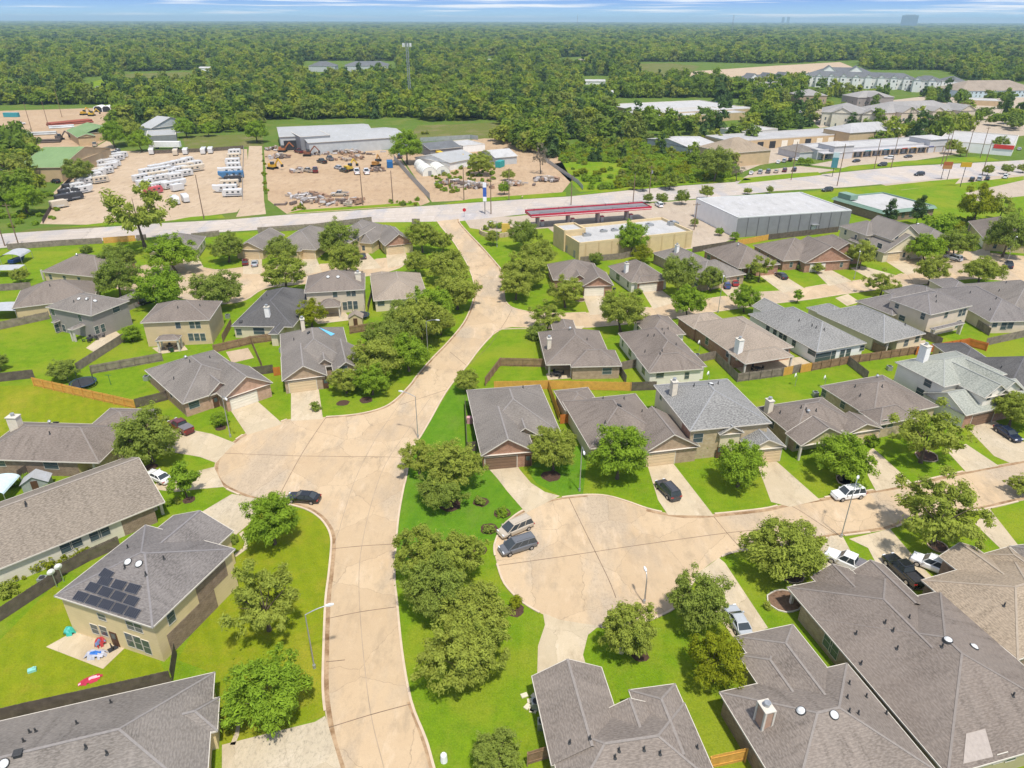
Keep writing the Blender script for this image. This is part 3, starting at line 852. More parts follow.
def tree(cx, cy, w, kind, label, group=None, sz=1.0, name='tree', cat='tree'):
    """cx, cy, w: where the crown's middle is in the photograph and how wide it looks"""
    th = TR[kind][0][2] * sz
    rad = 3.0
    for _ in range(4):
        p = P(cx, cy, th * rad); rad = w / 2 * mpp(p) / 1.02
    return tree_at(P(cx, cy, th * rad), rad, kind, label, group, sz, name, cat)
def bush_mesh(seed, mat): return crown_mesh('bush', seed, mat, clumps=20, per=75, leaf=.22, flat=.8, spread=.34, hollow=.35)
BUSH = {k: [bush_mesh(900 + i, LEAF[k]) for i in range(2)] for k in ('oak', 'dark', 'bright', 'yellow')}
BUSH['wood'] = [crown_mesh('bush', 950 + i, LEAF['wood'], clumps=18, per=40, leaf=.27, flat=.75, spread=.36, hollow=.3) for i in range(3)]
def bush(px, py, wpx, kind, label, group=None, sz=1.0):
    p = P(px, py, .5); rad = wpx / 2 * mpp(p)
    p = P(px, py, rad * .5 * sz)
    o = link('bush', BUSH[kind][int(px) % len(BUSH[kind])], None)
    o.location = (p.x, p.y, rad * .55 * sz); o.scale = (rad, rad, rad * sz); o.rotation_euler = (0, 0, px)
    return tag(o, label, 'bush', group)
# ------------------------------------------------------------------ vehicles
TYRE = plain('tyre', (.018,.018,.018), .85, .1, 8)
RIM = plain('alloy_rim', (.45,.45,.46), .35, .1, 8, .7)
CARGLASS = gloss('car_glass', (.045,.055,.062), .06, 0, 0)
HEADL = gloss('headlight', (.75,.76,.78), .1, 0, .5)
TAILL = gloss('taillight', (.38,.012,.012), .2, 0, .5)
CT = {  # length, width, belt profile [(x, z)], greenhouse (rear base, front base, rear top, front top, roof z), wheel radius
 'sedan': (4.8, 1.82, [(-2.4,.72),(-2.3,.92),(-1.55,.98),(0,.98),(.95,.94),(2.0,.82),(2.32,.70),(2.4,.55)], (-1.85,1.05,-1.05,.25,1.42), .33),
 'suv': (4.8, 1.95, [(-2.4,.85),(-2.34,1.02),(-1.5,1.06),(0,1.06),(1.0,1.04),(2.1,.98),(2.33,.85),(2.4,.6)], (-2.28,1.15,-1.95,.45,1.80), .38),
 'minivan': (5.1, 1.98, [(-2.55,.85),(-2.5,1.0),(-1.5,1.03),(0,1.02),(1.2,.98),(2.2,.86),(2.48,.72),(2.55,.5)], (-2.42,1.75,-2.1,.62,1.76), .34),
 'pickup': (5.8, 2.02, [(-2.9,.85),(-2.88,1.08),(-1.5,1.1),(0,1.1),(1.2,1.1),(2.5,1.05),(2.83,.92),(2.9,.6)], (-.85,1.35,-.6,.62,1.90), .40),
 'hatch': (4.3, 1.78, [(-2.15,.75),(-2.1,.95),(-1.3,.97),(0,.97),(.9,.94),(1.8,.82),(2.1,.68),(2.15,.52)], (-2.0,1.1,-1.6,.3,1.50), .32),
}
PAINT = {'black': (.012,.013,.015), 'navy': (.012,.018,.045), 'white': (.80,.80,.79), 'silver': (.42,.44,.46), 'grey': (.13,.135,.145), 'champagne': (.47,.40,.31), 'charcoal': (.05,.05,.055),
         'maroon': (.12,.012,.015), 'red': (.32,.015,.02), 'blue': (.03,.07,.22), 'green': (.02,.028,.02), 'purple': (.10,.02,.05)}
_wheel = {}
def car_protos(kind):
    L, W, prof, gh, wr = CT[kind]
    b = MB(); hw = W / 2; secs = []
    for x, z in prof:
        e = 1 - .16 * (abs(x) / (L/2)) ** 5
        w = hw * e; zl = .24 + .12 * (abs(x) / (L/2)) ** 4
        zl = min(zl, z - .2)
        secs.append([(x,-w*.9,zl),(x,w*.9,zl),(x,w,zl+.22),(x,w*.985,z-.12),(x,w*.87,z),(x,-w*.87,z),(x,-w*.985,z-.12),(x,-w,zl+.22)])
    b.loft(secs)
    for sx in (-1, 1):                                       # bumpers
        b.box(sx*L/2-.06, -hw*.72, .34, sx*L/2+.06, hw*.72, .56)
    xr0, xf0, xr1, xf1, zr = gh
    zb = 1.0 if kind in ('sedan','hatch','minivan') else 1.06
    zb = dict(sedan=.95, hatch=.94, minivan=.98, suv=1.03, pickup=1.07)[kind]
    wb, wt = hw*.87, hw*.70
    g = MB()
    g.loft([[(xr0,-wb,zb),(xf0,-wb,zb),(xf0,wb,zb),(xr0,wb,zb)], [(xr1,-wt,zr-.05),(xf1,-wt,zr-.05),(xf1,wt,zr-.05),(xr1,wt,zr-.05)]])
    r = MB()
    r.loft([[(xr1-.12,-wt-.02,zr-.06),(xf1+.1,-wt-.02,zr-.06),(xf1+.1,wt+.02,zr-.06),(xr1-.12,wt+.02,zr-.06)], [(xr1,-wt*.86,zr),(xf1-.05,-wt*.86,zr),(xf1-.05,wt*.86,zr),(xr1,wt*.86,zr)]])
    for sy in (-1, 1):                                       # pillars
        for t in ((0,0), (1,1), (.36,.30), (.68,.62)) if kind in ('suv','minivan') else ((0,0),(1,1),(.48,.44)):
            a = Vector((xr0 + (xf0-xr0)*t[0], sy*(wb+.005), zb)); c = Vector((xr1 + (xf1-xr1)*t[1], sy*(wt+.005), zr-.05))
            r.bar(a, c, .09, .05)
        if kind == 'suv' or kind == 'minivan': r.bar((xr1+.1, sy*wt*.8, zr+.06), (xf1-.2, sy*wt*.8, zr+.06), .05, .05, 0)
        r.box(xf0-.42, sy*hw*.98-.02 if sy > 0 else sy*hw*.98-.16, zb-.02, xf0-.2, sy*hw*.98+.16 if sy > 0 else sy*hw*.98+.02, zb+.14)   # mirrors
    h = MB(); h.box(L/2-.20, -.30, 0, L/2-.02, 0, .14)
    return b, g, r, (L, W, gh, wr, prof)
_cm = {}
def car(px, py, front, kind, paint, label, group=None, bed=None, ground=0.0, scale=1.0):
    """px,py: centre on the ground; front: a pixel the nose points to"""
    p, q = P(px, py, ground), P(*front, ground)
    rz = math.atan2(q.y - p.y, q.x - p.x)
    key = (kind, paint)
    if key not in _cm:
        b, g, r, (L, W, gh, wr, prof) = car_protos(kind)
        pm = gloss('paint_' + paint, PAINT[paint])
        hw = W / 2
        d = {'body': b.mesh('body', [pm]), 'window': g.mesh('glazing', [CARGLASS]), 'roof': r.mesh('roof', [pm])}
        t = MB(); t.cyl((0,-.11,0),(0,.11,0), wr, wr, 16); d['tyre'] = t.mesh('wheel', [TYRE])
        t = MB(); t.cyl((0,-.125,0),(0,.125,0), wr*.62, wr*.62, 12); d['rim'] = t.mesh('rim', [RIM])
        z = prof[-3][1] - .16
        t = MB(); t.box(-.12,-.20,-.08,.02,.20,.08); d['hl'] = t.mesh('headlight', [HEADL]); d['tl'] = t.mesh('taillight', [TAILL])
        if kind == 'pickup':
            t = MB(); t.box(-2.72,-hw*.72,1.09,-1.0,hw*.72,1.112); d['bed'] = t.mesh('truck_bed', [plain('bed_liner', (.03,.03,.032), .8, .2, 4)])
            t = MB()
            for sy in (-1,1): t.box(-2.84, sy*hw*.85-.07, 1.08, -.9, sy*hw*.85+.07, 1.28)
            t.box(-2.88,-hw*.85+.072,1.08,-2.74,hw*.85-.072,1.275); d['bedwall'] = t.mesh('bed_wall', [pm])
        _cm[key] = (d, L, W, gh, wr, z)
    d, L, W, gh, wr, z = _cm[key]
    root = thing('car' if kind != 'pickup' else 'pickup_truck', label, {'sedan':'car','hatch':'car','suv':'suv','minivan':'minivan','pickup':'pickup truck'}[kind], (p.x, p.y, ground), rz, group)
    if scale != 1.0: root.scale = (scale,)*3
    link('body', d['body'], root); link('glazing', d['window'], root); link('roof', d['roof'], root)
    for sx in (-.30, .315):
        for sy in (-1, 1):
            w = link('wheel', d['tyre'], root); w.location = (L*sx, sy*(W/2-.10), wr); link('rim', d['rim'], w)
    for sy in (-1, 1):
        o = link('headlight', d['hl'], root); o.location = (L/2-.06, sy*W*.33, z+.02)
        o = link('taillight', d['tl'], root); o.location = (-L/2+.10, sy*W*.36, z+.05)
    if 'bed' in d: link('truck_bed', d['bed'], root); link('bed_wall', d['bedwall'], root)
    if bed:
        t = MB(); t.box(-2.84,-W*.44,1.285,-.95,W*.44,1.36); t.build('bed_cover', plain('tonneau', (.16,.15,.16), .7, .1, 3), root)
    return root
# caravans and motorhomes, one mesh set shared
RVW = gloss('caravan_white', (.60,.59,.57), .4, 0, .2)
RVS = plain('caravan_stripe', (.20,.21,.23), .6, .1, 3)
RVT = plain('caravan_tan', (.55,.47,.36), .6, .1, 3)
def rv_mesh(kind):
    b = MB()
    L = {'trailer': 8.0, 'fifth': 10.0, 'motorhome': 9.0, 'cargo': 6.0}[kind]; W, H = 2.5, 2.6
    z0 = .55
    secs = []
    for x, e, zt in ((-L/2,.9,H-.3),(-L/2+.25,1,H),(L/2-1.6,1,H),(L/2-.6,.98,H-.1),(L/2,.82,H-.9)):
        w = W/2*e
        secs.append([(x,-w,z0),(x,w,z0),(x,w,z0+zt-.15),(x,w*.85,z0+zt),(x,-w*.85,z0+zt),(x,-w,z0+zt-.15)])
    if kind == 'fifth':
        secs[-1] = [(L/2+1.2,-1,1.8),(L/2+1.2,1,1.8),(L/2+1.2,1,3.1),(L/2+1.2,.85,3.3),(L/2+1.2,-.85,3.3),(L/2+1.2,-1,3.1)]
    b.loft(secs, 0)
    for sy in (-1,1): b.box(-L/2+.5, sy*W/2-.02, z0+.35, L/2-1.7, sy*W/2+.02, z0+.75, 1)
    d = {'body': b.mesh('body', [RVW, RVS if kind != 'cargo' else RVW])}
    g = MB(); g.box(-.55,-.03,-.33,.55,.03,.33); d['win'] = g.mesh('window', [CARGLASS])
    d['wpos'] = [(-L/2+1.55+k*L/3.6, sy*W/2, z0+1.5) for sy in (-1,1) for k in range(3)]
    t = MB(); t.box(-.5,-.4,0,.5,.4,.28); t.box(1.2,-.3,0,1.7,.3,.12); t.box(-2.2,-.3,0,-1.7,.3,.12); d['unit'] = t.mesh('roof_vent', [RVW])
    t = MB(); t.cyl((0,-.12,0),(0,.12,0),.36,.36,12); d['wheel'] = t.mesh('wheel', [TYRE])
    t = MB(); t.bar((L/2-.3,0,.5),(L/2+1.2,0,.5),.12,.1); d['tongue'] = t.mesh('hitch', [DARK])
    return d, L
_rv = {}
def rv(px, py, ang_to, kind, label, group='caravans and motorhomes parked on the storage lot', tint=None):
    p, q = P(px, py), P(*ang_to); rz = math.atan2(q.y-p.y, q.x-p.x)
    if kind not in _rv: _rv[kind] = rv_mesh(kind)
    d, L = _rv[kind]
    rs = random.Random(int(px*31+py*17)); rz += rs.uniform(-.10,.10)
    root = thing({'motorhome':'motorhome','cargo':'cargo_trailer'}.get(kind,'caravan'), label, {'motorhome':'motorhome','cargo':'trailer'}.get(kind,'caravan'), (p.x,p.y,0), rz, group)
    sc_ = rs.uniform(.74,.96); root.scale = (sc_, .95, .95)
    bo = link('body', d['body'], root)
    if tint:
        bo.data = _rv.setdefault((kind, tint), d['body'].copy()); bo.data.materials[0] = plain('caravan_' + tint, {'pink':(.50,.10,.11),'dark':(.05,.05,.055),'tan':(.52,.43,.32),'blue':(.06,.16,.30)}[tint], .6, .1, 2)
    for q in (d['wpos'] if kind != 'cargo' else ()): link('window', d['win'], root).location = q
    if kind != 'cargo': link('roof_vent', d['unit'], root).location = (0, 0, 3.14)
    for x in (-.9, .1) if kind != 'motorhome' else (-L*.25, L*.32):
        for sy in (-1, 1): link('wheel', d['wheel'], root).location = (x, sy*1.1, .36)
    if kind in ('trailer','cargo'): link('hitch', d['tongue'], root)
    return root
# ------------------------------------------------------------------ street furniture
def street_lamp(px, py, toward, label, h=8.2, arm=2.2):
    p, q = P(px, py), P(*toward); rz = math.atan2(q.y-p.y, q.x-p.x)
    root = thing('street_lamp', label, 'street lamp', (p.x,p.y,0), rz, 'street lamps of the subdivision')
    b = MB(); b.cyl((0,0,-.1),(0,0,h-.5), .08, .055, 8); b.cyl((0,0,0),(0,0,.5),.18,.16,8); b.build('pole', GREYM, root)
    b = MB(); prev = Vector((0,0,h-.5))
    for k in range(1, 7):
        t = k/6; c = Vector((arm*t, 0, h-.5 + .55*math.sin(t*math.pi/2))); b.cyl(prev, c, .055, .05, 6); prev = c
    b.build('arm', GREYM, root)
    b = MB(); b.loft([[(arm-.1,-.1,h),(arm-.1,.1,h),(arm-.1,.1,h+.14),(arm-.1,-.1,h+.14)],[(arm+.35,-.17,h-.02),(arm+.35,.17,h-.02),(arm+.35,.15,h+.17),(arm+.35,-.15,h+.17)],[(arm+.75,-.1,h+.02),(arm+.75,.1,h+.02),(arm+.75,.08,h+.12),(arm+.75,-.08,h+.12)]])
    b.build('lamp_head', plain('lamp_housing', (.62,.62,.60), .5, .05, 4), root)
    return root
POLEW = plain('pole_wood', (.20,.135,.09), .9, .25, 3)
def utility_pole(px, py, label, h=11.5, cross=True, transformer=False, lean=0):
    p = P(px, py)
    root = thing('utility_pole', label, 'utility pole', (p.x,p.y,0), .1, 'utility poles along the main road')
    b = MB(); b.cyl((0,0,-.2),(lean,0,h), .19, .13, 8); b.build('pole', POLEW, root)
    if cross:
        b = MB(); b.bar((lean-1.2,.16,h-.7),(lean+1.2,.16,h-.7),.12,.14)
        for x in (-1.05,-.4,.4,1.05): b.cyl((lean+x,.16,h-.63),(lean+x,.16,h-.4),.06,.05,6)
        b.build('crossarm', POLEW, root)
    if transformer:
        b = MB(); b.cyl((lean*.8+.42,0,h-3),(lean*.8+.42,0,h-1.9),.3,.3,10); b.box(lean*.8+.05,-.05,h-2.6,lean*.8+.2,.05,h-2.2); b.build('transformer', GREYM, root)
    return root
# ================================================================== THE SETTING
G_LAWN = grassmat('lawn_grass', (.130,.228,.010), (.20,.305,.013), (.27,.30,.024), .47)
G_EMER = grassmat('emerald_grass', (.088,.205,.012), (.135,.26,.015), (.20,.285,.022), .56, .05, .4)
G_GOLD = grassmat('yellow_grass', (.17,.232,.010), (.25,.285,.013), (.36,.30,.034), .52, .05, -.5)
G_DULL = grassmat('rough_grass', (.13,.16,.03), (.17,.18,.045), (.24,.20,.09), .5)
G_DIRT = concmat('dirt', (.40,.275,.165), (.47,.34,.215), (.25,.165,.105), .7, .05)
G_SAND = concmat('pale_dirt', (.43,.32,.21), (.50,.385,.265), (.28,.2,.14), .65, .06)
G_ROAD = concmat('street_concrete', (.51,.37,.228), (.565,.43,.28), (.30,.235,.16), .72, .10, .11)
G_DRIVE = concmat('driveway_concrete', (.50,.405,.27), (.57,.47,.33), (.32,.245,.16), .65, .2, .2)
G_HWY = concmat('highway_concrete', (.46,.395,.335), (.52,.45,.385), (.36,.31,.265), .5, .03, .05)
G_LOT = concmat('parking_concrete', (.41,.33,.25), (.46,.38,.29), (.29,.23,.18), .55, .06)
G_ASPH = concmat('asphalt', (.10,.10,.10), (.13,.128,.125), (.06,.06,.06), .4, .06)
G_WOODS = grassmat('woodland_floor', (.095,.165,.022), (.135,.20,.03), (.19,.21,.045), .5)
KERB = plain('kerb_concrete', (.56,.44,.32), .9, .12, .6, which='Object')
JOINTP = plain('pale_joint', (.36,.275,.19), .9, .2, .5)
JOINT = plain('joint_sealer', (.17,.115,.075), .9, .3, .5)
SILT = bpy.data.materials.new('gutter_silt')
def silt():
    m, t, b = nodes('gutter_silt'); p = coord(t, 'pos')
    n = noise(t, p, .45, 6, .7)
    t.links.new(mix(t, rng(t, n, .38, .6), (.20,.115,.055), (.42,.29,.17)), b.inputs['Base Color']); b.inputs['Roughness'].default_value = .95
    return m
SILT = silt()
MULCH = plain('mulch', (.075,.042,.028), .98, .3, 4, which='Object')

# ground: one sheet, fine near the camera and reaching the horizon
gb = MB(); gb.poly([(-29500,-300,-.01),(29500,-300,-.01),(29500,29500,-.01),(-29500,29500,-.01)])
struct(gb.build('ground', G_WOODS))
# the subdivision's grass
sheet('lawn', [(-260,800),(-140,268),(20,247),(150,239),(256,231),(343,222),(461,221),(512,216),(650,203),(740,196),(850,188),(1200,160),(1330,800)], G_LAWN, .0)
sheet('yellow_lawn', [(222,748),(215,674),(178,660),(236,552),(262,512),(305,510),(318,517),(330,531),(328,576),(325,601),(323,651),(325,716)], G_GOLD, .006)
sheet('yellow_lawn', [(-80,722),(0,640),(54,585),(150,640),(170,683),(0,723)], G_GOLD, .006)
sheet('yellow_lawn', [(-70,440),(-60,388),(36,385),(136,408),(180,420),(120,465),(0,462)], G_GOLD, .006)
sheet('emerald_lawn', [(453,385),(466,390),(481,455),(490,466),(505,489),(523,510),(510,520),(495,540),(440,552),(394,568),(398,521),(404,489),(411,456),(421,436),(431,419)], G_EMER, .006)
sheet('emerald_lawn', [(527,470),(560,440),(588,450),(583,494),(560,496),(536,483)], G_EMER, .006)
# highway
HS = [(-260,278),(-120,261),(20,246),(100,241),(140,238),(215,232.5),(256,230),(343,222.5),(413,222),(461,221),(512,215.5),(580,208),(652,201.7),(698,198.5),(740,195),(776,191),(848,187),(895,183),(940,178.7),(1024,174.6),(1300,158)]
HN = [(-260,262),(-120,247),(5,233.5),(107,227),(165,223),(230,219.5),(286,214.8),(421,206.3),(523,199.3),(569,196.5),(627,190.5),(683,185.7),(756,180.5),(820,174.6),(859,170.6),(906,166.2),(1000,161.5),(1024,160),(1300,142)]
sheet('highway', HS + HN[::-1], G_HWY, .010)
def wline(pts): return [tuple(P(x, y).xy) for x, y in pts]
mid = [(-120,254),(5,240),(107,234),(230,226),(286,219.5),(421,213.6),(520,207),(640,196),(756,186.5),(859,178.2),(1000,169),(1300,150)]
mw = densify(smooth_line(wline(mid), 5), 3.0)
LINE = plain('road_paint', (.62,.55,.40), .8, .2, 1); LINEW = plain('road_paint_white', (.72,.70,.66), .8, .15, 1)
for off, mt in ((1.9, LINE), (-1.9, LINE)): strip('road_marking', mw, .14, 0, .016, mt, off)
dash = MB()
for off in (5.4, -5.4):
    for i in range(0, len(mw) - 2, 4):
        a, b_ = Vector(mw[i]), Vector(mw[i+1]); d = (b_-a).normalized(); nn = Vector((-d.y, d.x)) * off; w_ = Vector((-d.y, d.x)) * .08
        dash.poly([(*(a+nn-w_),.016),(*(b_+nn-w_),.016),(*(b_+nn+w_),.016),(*(a+nn+w_),.016)])
struct(dash.build('lane_marking', LINEW))
# main street of the subdivision with its first turning bulb
MR = [(452,830),(434,768),(426,740),(411,701),(402,651),(397,601),(394.5,572),(398,521.5),(403.5,489),(406,479),(410,456),(416,443),(421,436),(431,419),(442,399),(452,384),(467,366),(479,350),(491,337),(502,329.5),(512,327)]
SS = [(560,329),(589,327.5),(625,324.5),(667,319.5),(718,311.5),(768,304.5),(810,299.5),(853,293),(910,286),(950,281),(983,279),(1040,286),(1120,300)]
SN = [(1120,262),(1024,256),(980,252),(935,250),(900,256),(906,268),(907,273),(855,281),(829,284),(805,288),(783,291),(759,292.5),(729.5,296),(702,299.5),(672,303),(653,307),(632,309),(589.5,312.5),(549.5,313.5),(527,311.5),(512,307.5),(506,302)]
MU = [(504.5,292),(502,272),(496,263),(481,246),(468.5,233),(460,223),(459,219)]
ML = [(437,221),(441,227),(453.5,242),(461,254),(467,264),(473,280),(474,294),(471,307),(463.5,323),(448.5,341.5),(431,359.5),(416,377),(411,384),(396,399.5),(381,408.5),(356,414.5),(326,417),(291,419),(281,421.5),(256,429),(246,433),(232.5,442),(222.5,450.5),(215.5,461.5),(214.5,474),(220,484.5),(235,493),(256,500),(288,504.5),(306,509.5),(318.5,517),(327,527),(331,538),(331,550),(328.5,576),(325.5,601),(323.5,651),(323,690),(326,718),(331,745),(338,768),(352,820)]
sheet('street', smooth_line(MR, 4) + smooth_line(SS, 3) + smooth_line(SN, 3) + smooth_line(MU, 3) + smooth_line(ML, 4), G_ROAD, .014)
# second turning bulb and the lower street
BN = [(495,556),(494.5,545),(501,529),(510,519.5),(523,510.5),(544.5,501.5),(562,497.5),(587,495),(607,496),(627,501.5),(647,508.5),(667,513),(687,515),(714.5,514),(762,509),(783,504.5),(818,498.5),(873,490),(908,484),(963,471.5),(1024,460),(1120,441)]
BS = [(1120,482),(1018,501.5),(985.5,509),(918,519),(888,529.5),(838,536.5),(800,543),(765,548.5),(735,552),(717.5,559),(701,571.5),(688,590),(677,606),(662,615),(640,623),(601,627.5),(579.5,626),(559.5,621),(545,615.5),(522,602),(504.5,584),(497,564)]
sheet('street', smooth_line(BN, 4) + smooth_line(BS, 4), G_ROAD, .014)
# upper-left close
UC = [(112,286),(135,268),(182,262),(215,270),(256,266),(291,265),(330,264),(370,260),(398,258),(403,266),(380,274),(345,279),(330,282),(283,286),(262,290),(246,300),(225,304),(196,302),(165,294),(140,292)]
sheet('street', UC, G_ROAD, .014, sub=3)
# driveways, patios and walks
def drive(pts, name='driveway', mat=None, z=.022, sub=0):
    q = [tuple(P(x, y).xy) for x, y in (smooth_line(pts, sub, True) if sub else pts)]
    if name == 'driveway':
        c = Vector((sum(a for a, _ in q)/len(q), sum(b for _, b in q)/len(q)))
        DRIVES.append([tuple(c + (Vector(a)-c)*1.03) for a in q])
    b = MB(); b.poly([(*a, z) for a in q]); struct(b.build(name, mat or G_DRIVE))
for d in ([(291,386),(318,384),(323,419),(291,421)], [(229,408),(256,400),(283,424),(247,435)],
          [(164,434),(176,428),(192,430),(212,434),(235,443),(226,452),(216,463),(200,457),(165,451)],
          [(150,489),(163,478),(190,473),(214,467),(224,487),(200,489),(176,492)],
          [(200,513),(232,494),(258,499),(262,506),(248,525),(236,535)],
          [(222,745),(270,733),(315,722),(325,716),(329,728),(342,772),(222,800)],
          [(487,467),(516,463),(520,470),(531,483),(545,492),(560,496),(548,502),(526,513),(507,491),(497,478)],
          [(647,464),(672,462),(714,516),(668,515),(658,500)],
          [(757,464),(776,461),(820,500),(790,507),(771,502)],
          [(860,458),(873,448),(913,484),(876,491),(870,480)],
          [(945,449),(966,444),(999,466),(966,472)],
          [(966,427),(995,421),(1032,448),(1032,460),(1010,463),(994,456)],
          [(537,682),(588,672),(583,655),(588,635),(599,626),(560,620),(543,613),(545,625),(538,646)],
          [(698,573),(719,558),(725,563),(768,628),(736,642),(712,606)],
          [(812,560),(830,536),(842,535),(866,580),(838,586)],
          [(849,539),(890,529),(925,570),(945,590),(890,590),(868,548)],
          [(975,524),(989,508),(1018,545),(1012,560)],
          [(583,296),(604,294),(608,314),(590,315)], [(642,291),(660,289),(677,302),(653,309)],
          [(716,284),(734,280),(747,293),(730,298)], [(760,276),(778,272),(804,288),(783,293)],
          [(811,268),(822,265),(852,281),(829,286)], [(850,268),(862,266),(895,275),(872,280)],
          [(885,261),(900,259),(920,271),(907,275)], [(835,298),(848,294),(860,302),(847,306)],
          [(688,318),(700,314),(712,316),(703,322)], [(556,330),(572,326),(585,326),(575,335)],
          [(385,247),(403,246),(410,264),(388,268)], [(352,252),(366,251),(382,268),(360,270)],
          [(300,258),(316,257),(322,272),(306,274)], [(243,256),(262,256),(262,274),(243,274)],
          [(180,252),(196,252),(204,268),(186,270)], [(922,286),(940,282),(950,290),(938,294)],
          [(972,252),(990,246),(990,262),(972,262)]):
    drive(d)
drive([(236,557),(247,549),(249,541),(243,531),(239,534),(245,542),(243,548),(233,555)], 'footpath')
drive([(235,745),(239,735),(241,717),(238,703),(236,704),(238,717),(235,733),(230,745)], 'footpath')
drive([(46,647),(75,631),(125,648),(103,669)], 'patio', G_DRIVE)
drive([(226,352),(248,348),(254,358),(232,363)], 'patio', G_SAND)
drive([(86,348),(112,328),(122,336),(94,352)], 'patio'); drive([(546,374),(570,366),(575,378),(548,380)], 'patio')
drive([(730,363),(800,357),(816,366),(748,378)], 'patio'); drive([(668,361),(690,358),(700,364),(690,370)], 'patio')
drive([(895,345),(925,340),(930,350),(900,354)], 'patio'); drive([(310,316),(345,312),(352,320),(318,324)], 'patio')
drive([(152,348),(182,343),(188,350),(160,354)], 'patio')
# concrete joints
def joint(pts, w=.09):
    pale = len(pts) > 7
    strip('joint', [Vector(p) for p in smooth_line(wline(pts), 4)], w, 0, .019, JOINTP if pale else JOINT)
for j in ([(326,417.5),(303,452),(278,498)], [(218,453),(300,456),(388,457),(408,458)], [(411,384),(400,403),(375,440),(355,480),(342,520),(340,528),(337,536),(335,545)],
          [(431,397),(408,430),(385,465),(371,505),(362,545),(359,576),(360,612),(364,660),(371,715),(384,768)], [(331,549),(362,546),(396,544)], [(326,619),(360,612),(396,607)], [(326,662),(345,660)],
          [(328,728),(370,715),(411,704)], [(569,498),(582,525),(607,576),(616,598)], [(495,566),(560,557),(640,545),(727,533),(768,529)], [(714,517),(727,533),(743,551)], [(783,504),(797,509),(838,536)],
          [(645,603),(647,581)], [(400,405),(452,388)], [(467,366),(450,352)], [(502,300),(474,296)], [(500,329),(490,345),(470,364)], [(291,734),(293,768)], [(256,763),(294,758),(336,748)],
          [(512,309),(507,319),(500,330)], [(907,274),(915,286)], [(840,283),(853,292)]):
    joint(j)
# kerbs and gutter silt, dipping at the driveways
def kerb(px, off=.0, both=True):
    w = densify(smooth_line(wline(px), 4), .8)
    run = []
    def flush():
        if len(run) > 2:
            strip('kerb', run, .26, .0, .13, KERB)
        run.clear()
    for p in w:
        if any(inside(tuple(p), d) for d in DRIVES): flush()
        else: run.append(p)
    flush()
def silted(px, side, w=.55):
    strip('gutter', densify(smooth_line(wline(px), 4), .8), w, 0, .0225 if False else .018, SILT, side * (w/2 + .13))
kerb(MR[:-1] + SS[:3]); kerb(SS[2:]); kerb(SN[4:] ); kerb(MU); kerb(ML); kerb(BN); kerb(BS[1:]); kerb(UC + UC[:1])
silted(ML[20:], 1, .48); silted(MR[:4], 1, .3); silted(BN[10:], -1, .55); silted(BS[:7], -1, .5); silted(MU, 1, .4); silted(ML[5:17], 1, .3); silted(BN[3:8], -1, .3)
# mulch rings, drains and stains
def disc(name, px, py, rx, mat, z=.02, rim=None):
    p = P(px, py); b = MB(); rs = random.Random(px)
    pts = [(p.x + math.cos(t*.45)*rx*rs.uniform(.88,1.1), p.y + math.sin(t*.45)*rx*rs.uniform(.88,1.1), z) for t in range(14)]
    b.poly(pts)
    o = struct(b.build(name, mat))
    if rim:
        e = MB()
        for i in range(14):
            e.bar((pts[i][0],pts[i][1],.06), (pts[(i+1)%14][0],pts[(i+1)%14][1],.06), .14, .16)
        struct(e.build('bed_edging', rim))
STONE = plain('edging_stone', (.44,.33,.24), .9, .2, 3)
for px, py, r_ in ((151,467,1.0),(189,500,.9),(221,428,.9),(366,400,1.3),(343,403,1.2),(316,408,.9),(551,476,1.5),(847,480,1.4),(640,655,1.0),(450,505,1.6),(481,502,1.2),(502,513,1.25),(489,529,1.2),(480,550,1.0),(515,610,1.1),(760,428,2.0)):
    disc('mulch_bed', px, py, r_, MULCH)
for px, py, r_ in ((926,456,1.7),(938,547,1.2),(580,300,1.3),(790,574,1.6),(847,481,1.5)): disc('mulch_bed', px, py, r_, MULCH, .02, STONE)
disc('mulch_bed', 784, 601, 1.9, plain('brown_mulch', (.18,.11,.07), .98, .3, 3), .021, TRIM)
disc('mulch_bed', 760, 302, 1.3, MULCH, .02, STONE)
